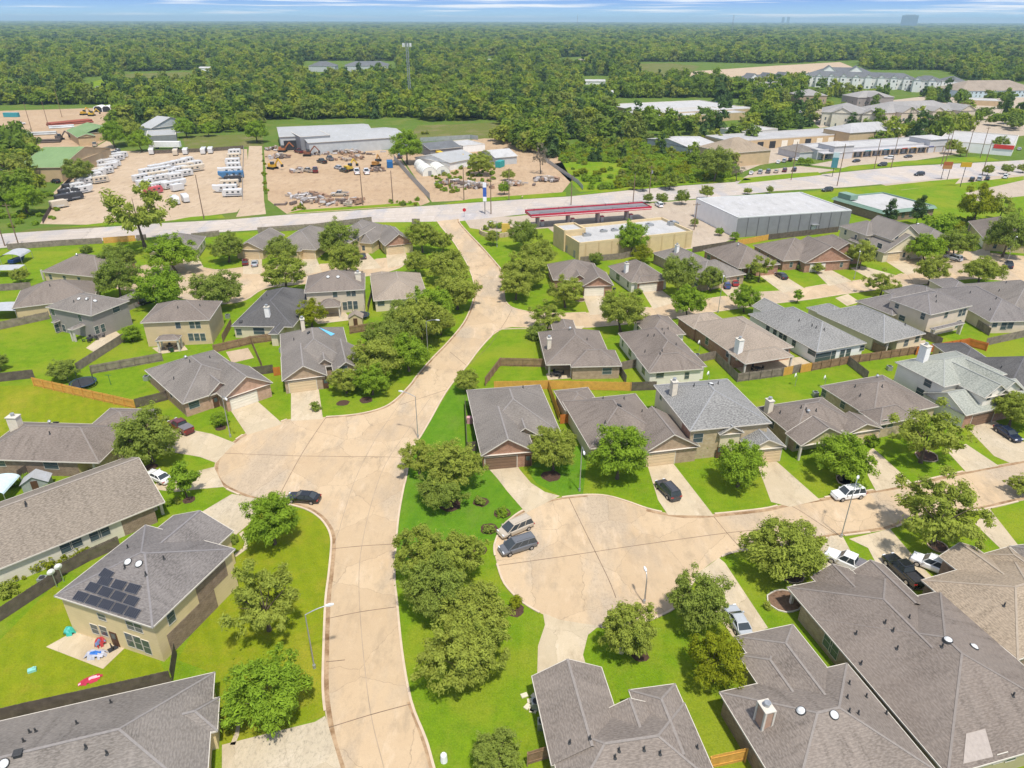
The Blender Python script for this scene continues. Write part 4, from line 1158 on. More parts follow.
# yards beyond the highway
for nm, pts, mt, z in (
  ('storage_lot', [(40,224),(62,188),(86,168),(102,151),(150,151),(205,151),(247,149),(250,196),(237,212),(166,221),(107,225)], G_SAND, .004),
  ('storage_yard', [(-40,150),(-40,112),(30,110),(130,107),(132,110),(121,119),(108,122),(100,128),(106,140),(88,150),(60,154)], G_DIRT, .004),
  ('contractor_yard', [(264,150),(395,150),(430,202),(421,205.5),(287,214),(268,200)], G_DIRT, .004),
  ('side_lane', [(249,146),(262,146),(264,200),(266,214),(236,217),(244,200)], G_SAND, .006),
  ('nursery_yard', [(398,152),(470,138),(550,140),(572,180),(560,195),(432,202)], G_DIRT, .004),
  ('shop_apron', [(50,196),(74,172),(90,150),(108,140),(118,150),(90,170),(66,190)], G_SAND, .005),
  ('forecourt', [(462,216),(512,216.5),(652,203),(698,199.5),(700,214),(740,236),(715,246),(622,256),(578,252),(548,228),(496,232),(470,228)], G_LOT, .006),
  ('parking_lot', [(735,182),(756,171),(800,166),(836,170),(806,175)], G_LOT, .006),
  ('parking_lot', [(810,165),(846,158),(953,147),(985,150),(905,162),(850,169)], G_LOT, .006),
  ('parking_lot', [(880,184),(925,180),(1024,172),(1100,168),(1100,190),(1024,196),(960,203),(930,198)], G_LOT, .006),
  ('parking_lot', [(740,138),(830,130),(880,118),(890,135),(820,155),(760,165),(735,175)], G_LOT, .005),
  ('apartment_parking', [(800,112),(860,104),(960,92),(1024,88),(1100,100),(1100,128),(1000,138),(890,140),(880,120),(820,128)], G_LOT, .005),
  ('clearing', [(640,75),(770,66),(840,62),(860,70),(760,76),(690,79)], G_SAND, .004),
  ('meadow', [(632,64),(668,63),(700,66),(690,74),(650,76)], G_DULL, .005),
  ('meadow', [(418,126),(500,122),(506,136),(470,140),(400,142)], G_DULL, .005),
  ('meadow', [(182,136),(262,134),(264,146),(186,150)], G_DULL, .005),
  ('scrub', [(552,164),(585,158),(640,150),(740,150),(735,180),(627,189),(580,192)], G_LAWN, .004),
  ('verge', [(-120,262),(5,236),(30,229),(64,226),(107,226),(62,240)], G_DULL, .008),
  ('clearing', [(-30,92),(0,82),(36,80),(38,84),(6,90)], G_SAND, .004), ('meadow', [(84,84),(104,79),(106,86),(88,89)], G_LAWN, .004), ('meadow', [(124,74),(190,72),(192,79),(128,80)], G_DULL, .004),
  ('farm_track', [(196,104),(232,103),(234,106),(196,106)], G_SAND, .004)):
    sheet(nm, pts, mt, z)
for pts in ([(58,228),(107,225.5),(165,222),(165,219),(110,222)], [(166,221.5),(225,218),(222,214.5),(190,217)], [(286,213.5),(400,206),(420,205.5),(418,202),(300,210)], [(436,205),(520,198.5),(523,195),(470,199)],
            [(523,199),(566,196),(566,192),(523,195)], [(570,196),(627,190),(683,185),(752,179.8),(740,177),(660,184),(600,190)], [(822,173.5),(905,165.4),(1000,160.5),(985,156),(905,161),(850,166)], [(737,184),(822,175),(818,172),(790,173.5),(745,178)],
            [(836,191),(930,181),(960,178.5),(955,184),(900,190),(880,193),(855,196)], [(902,190),(945,185),(1024,176),(1024,180),(965,193),(985,206),(950,212),(905,200)]):
    sheet('verge', pts, G_LAWN, .012)
# ================================================================== HOUSES OF THE SUBDIVISION
HG = 'houses of the subdivision'
def hs(*a, **k):
    k.setdefault('group', HG); return house(*a, **k)
# --- lower left
hs('G1', 'two-storey cream house with an array of dark solar panels on its roof', ((54,596),(152.5,627.5),(236,549)), 5.6, 'xhh', 'dusk', 'butter', .42,
   wings=[((1.2,9,10.6,16.4),None,5.0,'ygg',{'pitch':.42,'gm':1})],
   f=[('B',168,640,214,590,'brownbrick',0,2.75),('B',200,606,228,575,'brownbrick',2.8,5.35),('W',102,617,1.1,.9),('W',130.5,625.5,1.0,1.2),('W',138.5,628,1.0,1.2),('W',130,640,1.0,2.0),('W',138.5,643,1.0,2.0),('W',147,647,1.0,2.0),('W',95,629,1.0,1.4),('W',104,631,1.0,1.4),('D',113,634),
      ('W',171,617,1.0,1.6),('u',128,562),('u',139,564),('v',125,568),('v',164,559),('v',128,548),('v',146,575)], auto=0)
r_, M_, L_, D_, rb_ = houses['G1']
SP = MB(); SF = MB()
def solar(rows):
    Mi = M_.inverted(); o3 = M_.to_3x3().transposed(); org = Mi @ CAMP
    for a, b_, n in rows:
        pts = []
        for px in (a, b_):
            h = rb_.ray_cast(org, (o3 @ ray(*px)).normalized()); pts.append((h[0], h[1] if h[1].z > 0 else -h[1]))
        p0, nrm = pts[0]; p1 = pts[1][0]; d = (p1 - p0).normalized(); up = nrm.cross(d); up = up if up.z > 0 else -up
        st = (p1 - p0).length / max(1, n-1)
        for k in range(n):
            c = p0 + d * st * k + nrm * .14
            fr = MB(); Mx = Matrix((( d.x,up.x,nrm.x,c.x),(d.y,up.y,nrm.y,c.y),(d.z,up.z,nrm.z,c.z),(0,0,0,1)))
            fr.box(-.80,-.52,-.03,.80,.52,.02,1,Mx); fr.box(-.775,-.495,.02,.775,.495,.028,0,Mx)
            for q in range(1,6): fr.box(-.775+q*.258-.006,-.49,.028,-.775+q*.258+.006,.49,.03,1,Mx)
            fr.build('solar_panel', [SOLAR, plain('panel_frame', (.25,.25,.26), .5, .1, 3, .5)], r_)
solar([((81.5,597),(133,613),5), ((93.5,588),(132,601),4), ((105.5,581.5),(133.5,589),3), ((107,574.5),(108,575),1)])
hs('G2', 'long speckled-roof brown gabled house with cream siding and four windows', ((165,502),(-25,579),(45,486)), 2.9, 'xgg', 'speck', 'pale', .46,
   f=[('B',122,525,150,512,'brownbrick',0,2.7),('W',66,547,1.3,1.6),('W',76,542,1.3,1.6),('W',95,535,1.3,1.6),('W',104,531,1.3,1.6),('v',26,504),('v',26,506),('N',160,512,4.5,2.2),('P',163,514)], auto=0, front='brownbrick')
hs('G3', 'brown hipped house with a pale chimney at its far end and a corner porch', ((99,463),(-28,459),(128,425)), 2.9, 'xhh', 'umber', 'butter', .5,
   wings=[((12,8,20.6,16.5),None,2.9,'xhh',{'pitch':.45})], f=[('W',51,465,2.2,1.4),('W',0,463,1.6,1.2),('N',92,470,3.4,2.2),('P',97,474),('t',50,424),('b',56,423),('v',50,434),('v',75,419),('C',17,428,2.6,1.9),('F',75,468,.2)], auto=0, front='brownbrick')
hs('G4', 'long grey-brown house at the bottom edge beside the curb lamp drive', ((215,672),(-70,737),(214,800)), 2.9, 'xhh', 'grey', 'butter', .44,
   wings=[((-.6,3.3,5,7.2),None,2.9,'xhg',{'pitch':.55})], f=[('v',77,724),('v',86,748),('v',107,754),('v',30,733),('v',36,732),('v',111,703),('v',24,742),('b',18,754),('u',4,764)], auto=0)
# --- upper left
hs('M1', 'brick house with a pale double garage facing the first turning bulb', ((144.5,370),(182.5,404),(261,384)), 2.9, 'yhh', 'grey', 'rose', .46,
   wings=[((224,399),(262,375),2.9,'xgg',{'pitch':.62}), ((208,396),(226,380),2.9,'xgg',{'pitch':.75})],
   f=[('G',244,399,4.9,'w'),('D',216,402),('W',194,404,1.8,1.5),('t',186,359),('v',190,362),('v',210,358),('v',174,379),('W',150,375,1,1.4),('W',171,394,1,1.4)], auto=0, front='rose')
hs('M2', 'grey-roofed brick house with a blue tarp on its roof', ((280,334),(282,372),(353,365)), 2.9, 'yhh', 'grey', 'tanbrick', .5,
   wings=[((282,381),(323,352),2.9,'xgg',{'pitch':.62}), ((314,368),(333,350),2.9,'xgg',{'pitch':.8}), ((333,372),(354,345),3.3,'xgg',{'pitch':.7})],
   f=[('G',303,386,4.9,'t'),('D',325,378),('W',343,370,1.7,1.7),('C',303.5,330,3.0),('v',294,340),('b',309,333),('S',[(318.5,327.5),(325,326.5),(335,334),(331,336)],plain('blue_tarp', (.16,.50,.72), .5, .06, 2),'roof_tarp')], auto=0, front='tanbrick')
hs('L1', 'one-storey brown hipped house backing the highway fence at the upper left', ((41,271.5),(99,277.5),(105,259)), 2.9, 'xhh', 'umber', 'tan', .5, f=[('P',44,280),('t',77,256)])
hs('L2', 'one-storey hipped house tucked behind the grey two-storey one', ((12,308.5),(95,298),(15,291)), 2.9, 'xhh', 'umber', 'tan', .52, f=[('v',50,286)])
hs('L3', 'grey two-storey house with bay windows and a furnished patio', ((45,307),(91,316),(142.5,303)), 5.6, 'yhh', 'grey', 'grey', .42,
   wings=[((67,329),(92,322),2.9,'xhh',{'open':True,'grow':(0,0,0,0)}), ((51,322),(64,317),2.8,'xhh',{'pitch':.4}), ((113,300),(146,292),2.9,'xhh')],
   f=[('W',53,312,1.0,1.6),('W',80,318,1.0,1.6),('W',116,309,1.8,1.4),('W',57,328,1,1.7),('W',64,328,1,1.7),('W',97,330,1,1.8),('W',103,328,1,1.8),('F',136,310,.01),('u',79,299),('u',87,299),('u',95,301),('v',74,302),('v',88,300)], auto=0, front='tanbrick')
hs('L4', 'two-storey tan house with a hipped patio roof on its garden side', ((140,323),(209.5,320),(220,301)), 5.6, 'xhh', 'umber', 'tan', .45,
   wings=[((155,341),(182,335),2.7,'xhh',{'open':True,'pitch':.6})], f=[('W',178,325,1.0,1.5),('W',192,325,1.0,1.5),('W',198,325,1.0,1.5),('W',191,337,1.0,1.7),('W',197,337,1,1.7),('W',203,337,1,1.7),('v',178,308),('v',200,306)], auto=0)
hs('L5', 'dark slate-roofed house with a white chimney and cream walls', ((231,326),(293,327),(297,291)), 2.9, 'yhh', 'slate', 'cream', .5, wings=[((268,334),(294,315),2.9,'yhh')],
   f=[('C',268,316,2.6,1.2,'w'),('N',285,338,6,2.6),('W',239,332,1.2,1.4),('W',259,331,2.4,1.5),('b',241,322),('v',262,300),('v',267,296)], auto=0)
hs('L6', 'two-storey beige house with a brown-roofed patio and rear chimney', ((304,293),(365,289.5),(362,273)), 5.6, 'xhh', 'umber', 'beige', .5,
   wings=[((318,308),(341,300),2.8,'xhh',{'open':True,'pitch':.6})], f=[('C',358.5,280,2.2,1.5),('W',335,294,1.0,1.5),('W',348.5,293,1.0,1.5),('W',353.5,293,1.0,1.5),('W',345,306,1.0,2),('W',350,305,1.0,2),('W',355.5,305,1.0,2),('u',328,277),('u',338,277)], auto=0)
hs('L7', 'light brown low-roofed house half hidden by the roadside oaks', ((373.5,301),(428,297),(371,276)), 2.9, 'xhh', 'fawn', 'cream', .45, wings=[((373,290),(392,272),2.9,'yhh')], f=[('W',381,303,1.6,1.4)])
TG = 'houses between the highway and the upper close'
hs('T1', 'grey hipped house half hidden behind a round tree below the storage lot', ((147,252),(197,249.5),(193,237)), 2.9, 'xhh', 'grey', 'cream', .5, group=TG)
hs('T2', 'tan house with two cars on the drive of its front garage', ((234,249),(263,250),(258,234)), 2.9, 'ygg', 'grey', 'tan', .5, group=TG, f=[('G',252,257,4.6,'t')])
hs('T3', 'hipped house with a tan garage door beside two leafy oaks', ((271,248),(316,250),(309,230)), 2.9, 'yhh', 'grey', 'butter', .5, group=TG, f=[('G',307,254,4.6,'t'),('v',291,234)], wings=[((296,251),(316,240),2.9,'yhh')])
hs('T4', 'house with a butter-yellow two-storey gable over its garage', ((326,240),(372,243.5),(366,226)), 3.2, 'xhh', 'grey', 'butter', .55, group=TG, wings=[((349,243),(366,226),5.2,'ygg',{'pitch':.6})], f=[('G',358,250,4.6,'t'),('W',354,239,.9,1.2),('W',358,239,.9,1.2)])
hs('T5', 'hipped house with a brick garage gable nearest the street entrance', ((383.5,245),(411,242),(373,229)), 2.9, 'yhh', 'grey', 'butter', .5, group=TG, wings=[((385,246),(405,234),2.9,'ygg',{'pitch':.7,'gm':1})], f=[('G',396,248,4.8,'t')])
# --- north side of the side street
NG = 'houses along the north side of the side street'
hs('N1', 'brown house with brick gable garage below the convenience store', ((547,264),(553,280),(606,284)), 2.9, 'yhh', 'umber', 'brick', .5, group=NG, wings=[((583,286),(606,272),2.9,'xgg',{'pitch':.6}),((570,281),(583,270),2.9,'xgg',{'pitch':.7})], f=[('G',594,292,4.8,'w'),('D',577,288)])
hs('N2', 'house with white chimney and pale side wall next to the store fence', ((608,266),(631,282.5),(664,275.5)), 2.9, 'yhh', 'umber', 'white', .55, group=NG, wings=[((637,283),(660,276),2.9,'yhh')], f=[('C',626,272,2.8,1.3,'w'),('G',648,287,4.8,'w'),('F',660,284,.1),('W',618,277,2,1.6)])
hs('N3', 'house with blue and red cars on the drive and a tan garage', ((652,253),(688,270),(733,271)), 2.9, 'yhh', 'grey', 'tanbrick', .5, group=NG, wings=[((702,281),(733,268),2.9,'yhh')], f=[('C',676.5,252,2.4,1.3,'w'),('G',722,279,4.6,'t')])
hs('N4', 'hipped house with a deep porch and a dark car on the drive', ((703,250),(738,268.5),(768,258)), 2.9, 'xhh', 'umber', 'brick', .55, group=NG, f=[('N',747,274,6,2.2),('P',740,277),('P',748,275),('t',738,246)])
hs('N5', 'brick house with a forward garage wing and hedge along its walk', ((753,245),(783,261),(816,249)), 2.9, 'xhh', 'umber', 'brick', .5, group=NG, wings=[((805,263),(828,248),2.9,'xgg',{'pitch':.55})], f=[('G',818,264,4.6,'w')])
hs('N6', 'low brown-roofed brick house left of the two-storey pale one', ((800,240),(829,254.5),(855,246)), 2.9, 'xhh', 'umber', 'brick', .5, group=NG, wings=[((828,256),(848,246),2.9,'xgg',{'pitch':.6})], f=[('u',805,241),('G',840,257,4.4,'t')])
hs('N7', 'two-storey pale house with arched entry and low garage wing', ((839,226),(866,235.5),(907,237)), 5.6, 'yhh', 'grey', 'cream', .5, group=NG, wings=[((884,253),(903,239),2.9,'xgg',{'pitch':.55}),((892,240),(907,232),5.9,'xgg',{'pitch':.7})], f=[('G',893,259,4.6,'t'),('W',896,240,1.2,2.2)], minw=3)
hs('N8', 'brown house behind the two-storey pale one near the teal-edged shop', ((895,227),(925,242),(946,236)), 2.9, 'xhh', 'grey', 'brownbrick', .5, group=NG, f=[('u',918,224)])
hs('N9', 'tan house with garage at the end of the side street', ((968,221),(986,241),(1020,229)), 2.9, 'yhh', 'umber', 'tan', .55, group=NG, f=[('G',980,246,4.6,'w')])
# --- middle rows
hs('C1', 'brown hipped house with open corner patio and cream chimney', ((538,332),(546,365),(615,367)), 2.9, 'yhh', 'umber', 'tanbrick', .52, wings=[((553,331),(573,320),2.9,'yhh'),((571,367),(615,350),2.9,'xhh')],
   f=[('C',549,348,2.6,1.2),('N',558,374,6,3.4),('P',549,375),('P',571,376),('W',607,371,1.8,1.3),('t',570,330),('v',587,340)], auto=0)
hs('C2', 'house with many-hipped brown roof and pale siding, beside the brick one', ((618,333),(648,371),(697,356)), 2.9, 'yhh', 'umber', 'white', .55, wings=[((649,373),(688,352),2.9,'yhh',{'pitch':.5}),((640,327),(668,316),2.9,'yhh')],
   f=[('W',660,375,1.5,1.2),('W',691,356,1,2),('D',693,354),('v',662,330),('v',664,334),('v',654,336),('v',668,329),('v',648,336),('v',676,345),('v',645,352),('v',660,354),('v',662,351)], auto=1)
hs('C3', 'red brick house with fawn roof and tall white chimney', ((688,323.5),(735,356),(794,347)), 2.9, 'yhh', 'fawn', 'brick', .48, wings=[((745,364),(776,345),2.85,'xhh',{'open':True,'pitch':.4}),((687,324),(712,312),2.9,'xhh')],
   f=[('C',738,352,3.4,1.7,'w'),('W',728,354,1.1,1.4),('W',707,341,1.1,1.6),('W',785,352,1.5,1.0)], auto=0)
hs('C4', 'large mottled blue-grey house with screened porch and pale walls', ((748,314),(817,352),(870,344.5)), 2.9, 'yhh', 'blue', 'chalk', .5, wings=[((-4,4,4,10.4),None,2.9,'xgg',{'pitch':.5})],
   f=[('W',812,352,2.2,1.3),('W',823,357,4.0,1.9),('W',833,355,1.2,1.9),('W',842,354,1.2,1.9),('W',848,353,1.2,1.9),('W',862,348,1.2,1.2),('W',768,328,1.1,1.7),('W',775,332,1.1,1.7),('W',781,335,1.1,1.7),('W',785,338,1.1,1.7),('W',794,343,1.1,1.7),('v',812,326),('v',816,328),('v',824,330),('v',799,321)], auto=0)
hs('C5', 'mottled blue-grey house with small rear patio beside the beige two-storey one', ((884,343),(926,333.5),(868,303)), 2.9, 'yhh', 'blue', 'cream', .5, wings=[((.5,14,7,22),None,2.9,'yhh')], f=[('N',890,350,5,2.6),('P',885,353),('W',906,343,1.3,1.5),('W',917,339,1.3,1.5),('v',905,325)], auto=0)
hs('C6', 'two-storey beige house with dark roof and small hipped patio cover', ((888,299),(930.5,315),(978,307.5)), 5.6, 'yhh', 'dusk', 'blush', .42, wings=[((861,303),(889,294),2.9,'yhh',{'pitch':.5}),((898,291),(915,284),2.9,'yhh'),((935,330),(960,321),2.8,'xhh',{'open':True,'pitch':.5})],
   f=[('W',897,306,1,1),('W',923,316,1,1.5),('W',946,315,1.1,1.4),('W',960,313,1.1,1.6),('W',964,312,1.1,1.6),('W',958,324,1.5,1.8),('W',902,318,1.5,1.2),('v',936,297),('v',936,302)], auto=0)
hs('C7', 'dark-roofed blush-walled house along the rear fence at the right', ((932,289),(990,322),(1033,315)), 2.9, 'yhh', 'dusk', 'blush', .46, wings=[((936,284),(955,279),2.9,'yhh')], f=[('W',995,324,1.2,1.5),('W',1004,326,1.5,1.8),('W',1010,325,1.5,1.8),('v',996,299),('v',990,310),('v',970,293)], auto=0)
hs('C8', 'brown-grey house at the right edge under the side street turning', ((962,284),(1012,311),(1060,300)), 2.9, 'yhh', 'grey', 'tan', .46, f=[('v',1006,283),('v',999,291)])
hs('C9', 'brown-roofed house beyond the last one at the right edge', ((1016,296),(1060,318),(1110,300)), 2.9, 'yhh', 'umber', 'tan', .46)
# --- north side of the lower street
DG = 'houses on the north side of the lower street'
hs('D1', 'house with brown garage door under a brick gable by the wide lawn', ((466.5,390),(478,440),(559,428)), 2.9, 'yhh', 'grey', 'tanbrick', .48, group=DG, wings=[((481,456),(526,426),2.9,'xgg',{'pitch':.62,'m':1,'gm':1}),((512,437),(533,421),2.9,'xgg',{'pitch':.7})],
   f=[('G',501,460,4.9,'b'),('v',523,388),('D',528,455)], auto=0)
hs('D2', 'low brown house with tan garage and a dark car on its drive', ((562,401),(590,449),(673,441)), 2.9, 'yhh', 'umber', 'cream', .46, group=DG, wings=[((645,453),(683,426),2.9,'xgg',{'pitch':.6,'m':1,'gm':1}),((558,398),(588,387),2.7,'yhh',{'pitch':.35})],
   f=[('F',660,447,.2),('G',660,457,4.9,'t'),('v',603,399),('v',624,399),('b',619,406),('v',605,423),('v',642,412)], auto=0, front='tanbrick')
hs('D3', 'two-storey house with mottled grey roof, stone entry and red brick corner', ((653.5,385),(690,431),(758,409)), 5.6, 'yhh', 'blue', 'cream', .42, group=DG, wings=[((8,8.7,18.7,15.0),None,2.9,'xgg',{'pitch':.5}),((9,4.9,16.1,9.0),None,4.6,'xgg',{'pitch':.6,'gm':1})],
   f=[('B',681,433,689,442,'brick',0,5.4),('C',673,394,3.0,1.4),('F',697,438,.2),('W',698,438,1.6,1.6),('D',722,434),('G',766,455,4.9,'t'),('W',661,397,.9,1.1),('v',694,386),('v',718,384),('u',711,384)], auto=0, front='stone')
hs('D4', 'brown house with pillared porch and cream chimney near the white street car', ((757,407),(795,438),(868,429.5)), 2.9, 'yhh', 'umber', 'olive', .5, group=DG, wings=[((801,446),(834,425),2.9,'xgg',{'pitch':.55,'open':True,'free':True}),((848,434),(871,420),2.9,'xgg',{'pitch':.4})],
   f=[('C',768,411,2.6,1.4),('F',790,440,.2),('W',766,418,1.2,1.3),('W',772,424,1.2,1.4),('W',800,444,1.4,1.6),('v',801,408),('v',806,410),('t',808,413),('v',816,411),('v',780,413),('G',866,439,4.6,'t')], auto=0, front='tanbrick')
hs('D5', 'tan brick house with hexagonal bay behind the ringed oak', ((820,386),(873,419.5),(938,405.5)), 2.9, 'yhh', 'umber', 'stone', .46, group=DG, wings=[((880,425),(900,408),2.9,'yhh',{'pitch':.7})],
   f=[('W',824,393,1.1,1.4),('W',843,404,1.1,1.6),('W',884,424,1.1,1.6),('W',891,423,1.1,1.6),('v',877,376),('t',877,378),('v',855,387),('v',860,396),('v',882,387)], auto=0)
hs('D6', 'two-storey white house with sage roof, dormers and brown garage', ((895,362),(944,387),(1003,372)), 5.4, 'yhh', 'sage', 'white', .40, group=DG, wings=[((966,415.5),(1003,385),2.9,'ygg',{'pitch':.5}),((985,398),(994,385),5.2,'xgg',{'pitch':.7}),((999,395),(1008,382),5.2,'xgg',{'pitch':.7})],
   f=[('C',922,360,3.6,1.8,'w'),('W',928,383,1.5,1.4),('W',920,392,1.6,1.4),('G',981,421,5.0,'b'),('W',989,397,.8,1.2),('W',1003,394,.8,1.2),('F',966,420,.1)], auto=0)
hs('D7', 'dark slate-roofed house at the right edge below the orange fence', ((962,358),(1008,390),(1075,376)), 2.9, 'yhh', 'slate', 'tan', .5, group=DG, wings=[((944,352),(965,343),2.9,'yhh')], f=[('v',1001,368)])
# --- south side of the lower street
SG = 'houses on the south side of the lower street'
hs('E1', 'huge dark brown hipped house with a pale patch at its roof corner', ((787,587),(868,682),(889,569.5)), 2.9, 'xhg', 'umber', 'olive', .42, group=SG, inner=(False, True), wings=[((-.9,3.8,4.5,9.2),None,2.9,'xgg',{'pitch':.5}),((-.4,9.2,7,13.65),None,3.0,'xgg',{'pitch':.55}),((5,.02,24.1,17.0),None,2.92,'xhh')],
   f=[('F',803,607,.2),('W',828,642,1.3,1.8),('W',834,650,1.3,1.8),('N',797,603,3,2.0),('P',791,603),('v',885,623),('v',893,631),('v',897,649),('v',856,634),('v',861,664),('u',948,640),('u',974,647),('v',942,647),('v',909,618),('v',1013,696),('W',1000,758,1.1,1.3),('W',1012,756,1.1,1.3),
      ('S',[(966,734),(985,729),(993,757),(963,764)],plain('new_shingle_patch', (.36,.31,.27), .95, .1, 3),'roof_patch')], auto=0, front='tanbrick')
hs('E2', 'tan-shingled house beside the black pickup truck', ((921,580),(1018,660),(1085,606)), 2.9, 'yhh', 'tan', 'brownbrick', .42, group=SG, wings=[((-2.6,5.5,4,11.3),None,2.9,'xgg',{'pitch':.5}),((-1.2,10.9,4,15.4),None,2.9,'xhg',{'pitch':.5})], f=[('v',1004,606)], auto=0)
hs('E3', 'grey-roofed house corner cut by the right edge below the tan one', ((1009,546),(1035,568),(1080,540)), 2.9, 'yhh', 'grey', 'butter', .46, group=SG, auto=0)
hs('F1', 'brown hipped house with a white-framed brown chimney and forward garage', ((847,663),(938,772),(716,687)), 2.9, 'yhh', 'brown', 'olive', .44, group=SG, wings=[((9,6.0,16.05,10.4),None,2.9,'xgh',{'pitch':.5}),((9,2.3,18.4,9.4),None,2.9,'xgh',{'pitch':.5})],
   f=[('F',735,720,.2),('C',763,722,2.6,1.5,'b'),('u',801,711),('u',834,715),('v',849,684),('v',847,698),('v',849,712),('v',858,714),('v',886,714),('v',866,697)], auto=0, front='brownbrick')
hs('F2', 'brown house at the bottom edge with two hipped wings facing the turning bulb', ((545,722),(566,815),(703,745)), 2.9, 'xhh', 'brown', 'cream', .46, group=SG, wings=[((-5.4,-.3,3,7.0),None,2.9,'xgg',{'pitch':.5}),((-2.3,8.9,6,13.75),None,2.9,'xhg',{'pitch':.5}),((-.35,5.6,4,11),None,2.9,'xgg',{'pitch':.5})],
   f=[('v',590,739),('v',570,743),('v',615,758),('v',619,751),('v',644,750),('v',660,754),('v',697,748)], auto=0)
# ================================================================== SHOPS, YARD BUILDINGS AND FLATS
MEMB = concmat('white_membrane', (.42,.41,.395), (.49,.475,.46), (.27,.26,.25), .5, .08)
MEMG = concmat('grey_membrane', (.36,.35,.345), (.44,.43,.42), (.25,.24,.235), .5, .08)
MTLR = concmat('grey_metal_roof', (.34,.345,.34), (.40,.40,.395), (.30,.28,.26), .35, .05)
MTLB = concmat('brown_metal_roof', (.40,.37,.33), (.47,.43,.39), (.3,.27,.24), .4, .05)
GRNR = concmat('green_metal_roof', (.17,.26,.11), (.21,.30,.14), (.13,.20,.10), .4, .05)
TANR = ROOF['fawn']; GRYR = ROOF['grey']; APR = concmat('apartment_shingle', (.27,.255,.24), (.33,.31,.29), (.2,.19,.18), .4, .05); DKR = concmat('dark_flat_shingle', (.12,.125,.13), (.16,.165,.17), (.09,.09,.095), .4, .05)
REDP = plain('red_fascia', (.45,.03,.06), .5, .06, 1)
def bld(key, label, tri, ez, kind, roofm, wall, **k):
    k.setdefault('auto', 0); k.setdefault('ridge', False); k.setdefault('cat', 'building'); k.setdefault('name', 'building')
    return house(key, label, tri, ez, kind, 'grey', wall, roofm=roofm, **k)
bld('store', 'tan flat-roofed convenience store with yellow corner tower and rooftop units', ((579.5,243),(693,231),(562,227)), 5.2, 'flat', MEMB, 'stucco', parapet=.7, trim=plain('stucco_cap', (.62,.48,.27), .85, .06, 1), name='store',
    wings=[((-.5,9.5,6.5,17.5),None,6.4,'flat',{'parapet':.5,'m':0})], f=[('H',586,236,.8),('H',603,232,.7),('H',614,231,.7),('H',649,226,.8),('H',672,225,1.1),('H',683,223,.8)])
r_, M_, L_, D_, rb_ = houses['store']
b = MB()                                                    # pilasters on the long back wall and side doors
for k in range(9):
    x = L_ * (k + .5) / 9; b.box(x-.22, -.12, -.2, x+.22, -.003, 4.9)
b.build('pilaster', plain('stucco_pilaster', (.55,.41,.22), .85, .08, 1), r_)
for y in (3.0, 8.5):
    b = MB(); b.box(L_+.003, y-.6, 0, L_+.08, y+.6, 2.2) if False else b.box(-.08, y-.6, 0, -.003, y+.6, 2.2); b.build('door', plain('grey_door', (.3,.28,.25), .6, .1, 2), r_)
b = MB(); b.poly([(-.25,D_-7,-.2),(-.25,D_-.2,-.2),(-.25,D_-.2,6.2),(-.25,D_-7,6.2)]); b.build('painted_panel', plain('yellow_paint', (.72,.48,.06), .8, .05, 1), r_)
# petrol station canopy
def canopy():
    A, B, Cc = P(531.5,216,4.5), P(651.5,207.5,4.5), P(531,206.5,5.2)
    d = (B-A).xy; L = d.length; rz = math.atan2(d.y, d.x); W = 7.0
    root = thing('fuel_canopy', 'long red-edged fuel station canopy standing behind the tan store', 'canopy', (A.x, A.y, 0), rz)
    root.scale = (1,1,.84)
    b = MB(); b.box(0,0,4.85,L,W,5.35); b.build('canopy_roof', plain('canopy_deck', (.20,.19,.20), .8, .15, .3), root)
    b = MB()
    for y in (-.06, W): b.box(-.06,y,4.6,L+.06,y+.06,5.95)
    b.box(-.06,.003,4.7,0,W-.003,5.75); b.box(L,.003,4.7,L+.06,W-.003,5.75); b.build('fascia', REDP, root)
    b = MB()
    for y in (-.08, W+.061): b.box(-.05,y,4.95,L+.05,y+.018,5.12)
    b.build('white_stripe', WHITE, root)
    for k in range(5):
        for y in (.4, W-.4):
            x = L*(k+.35)/5
            b = MB(); b.box(x-.05,y-.05,5.3,x+.05,y+.05,6.3); b.build('roof_rail_post', DARK, root)
    b = MB(); b.box(.5,.38,6.25,L-.5,.44,6.33); b.box(.5,W-.44,6.25,L-.5,W-.38,6.33); b.build('roof_rail', DARK, root)
    for k in range(4):
        x = L*(k+.3)/4
        for y in (2.6, W-2.6):
            b = MB(); b.box(x-.35,y-.25,0,x+.35,y+.25,4.85); b.build('column', plain('canopy_column', (.35,.30,.30), .7, .1, 1), root)
        b = MB(); b.box(x+1.2,W/2-.5,0,x+2.2,W/2+.5,2.0); b.box(x+1.1,W/2-.6,2.0,x+2.3,W/2+.6,2.3,1); b.build('fuel_pump', [plain('pump_grey', (.45,.45,.46), .5, .1, 1), REDP], root)
canopy()
bld('warehouse', 'large grey metal warehouse with a white roof and one pale end wall', ((738,217.5),(852,210),(700,198)), 6.5, 'flat', MEMB, 'metalgrey', parapet=.25, trim=plain('warehouse_trim', (.6,.6,.58), .6, .05, 1), f=[('F',708,207,.3)], front='chalk', name='warehouse')
r_, M_, L_, D_, rb_ = houses['warehouse']
b = MB(); 
for k in range(1, 11): x = L_*k/11; b.box(x-.1,-.14,-.2,x+.1,-.003,6.2)
b.build('downpipe', plain('wh_rib', (.16,.16,.165), .6, .1, 1), r_)
b = MB(); b.box(L_*.68-.8,-.08,0,L_*.68+.8,-.003,2.3); b.box(L_*.68-1.2,-1.2,2.5,L_*.68+1.2,-.003,2.7,1); b.build('door', [WHITE, GREYM], r_)
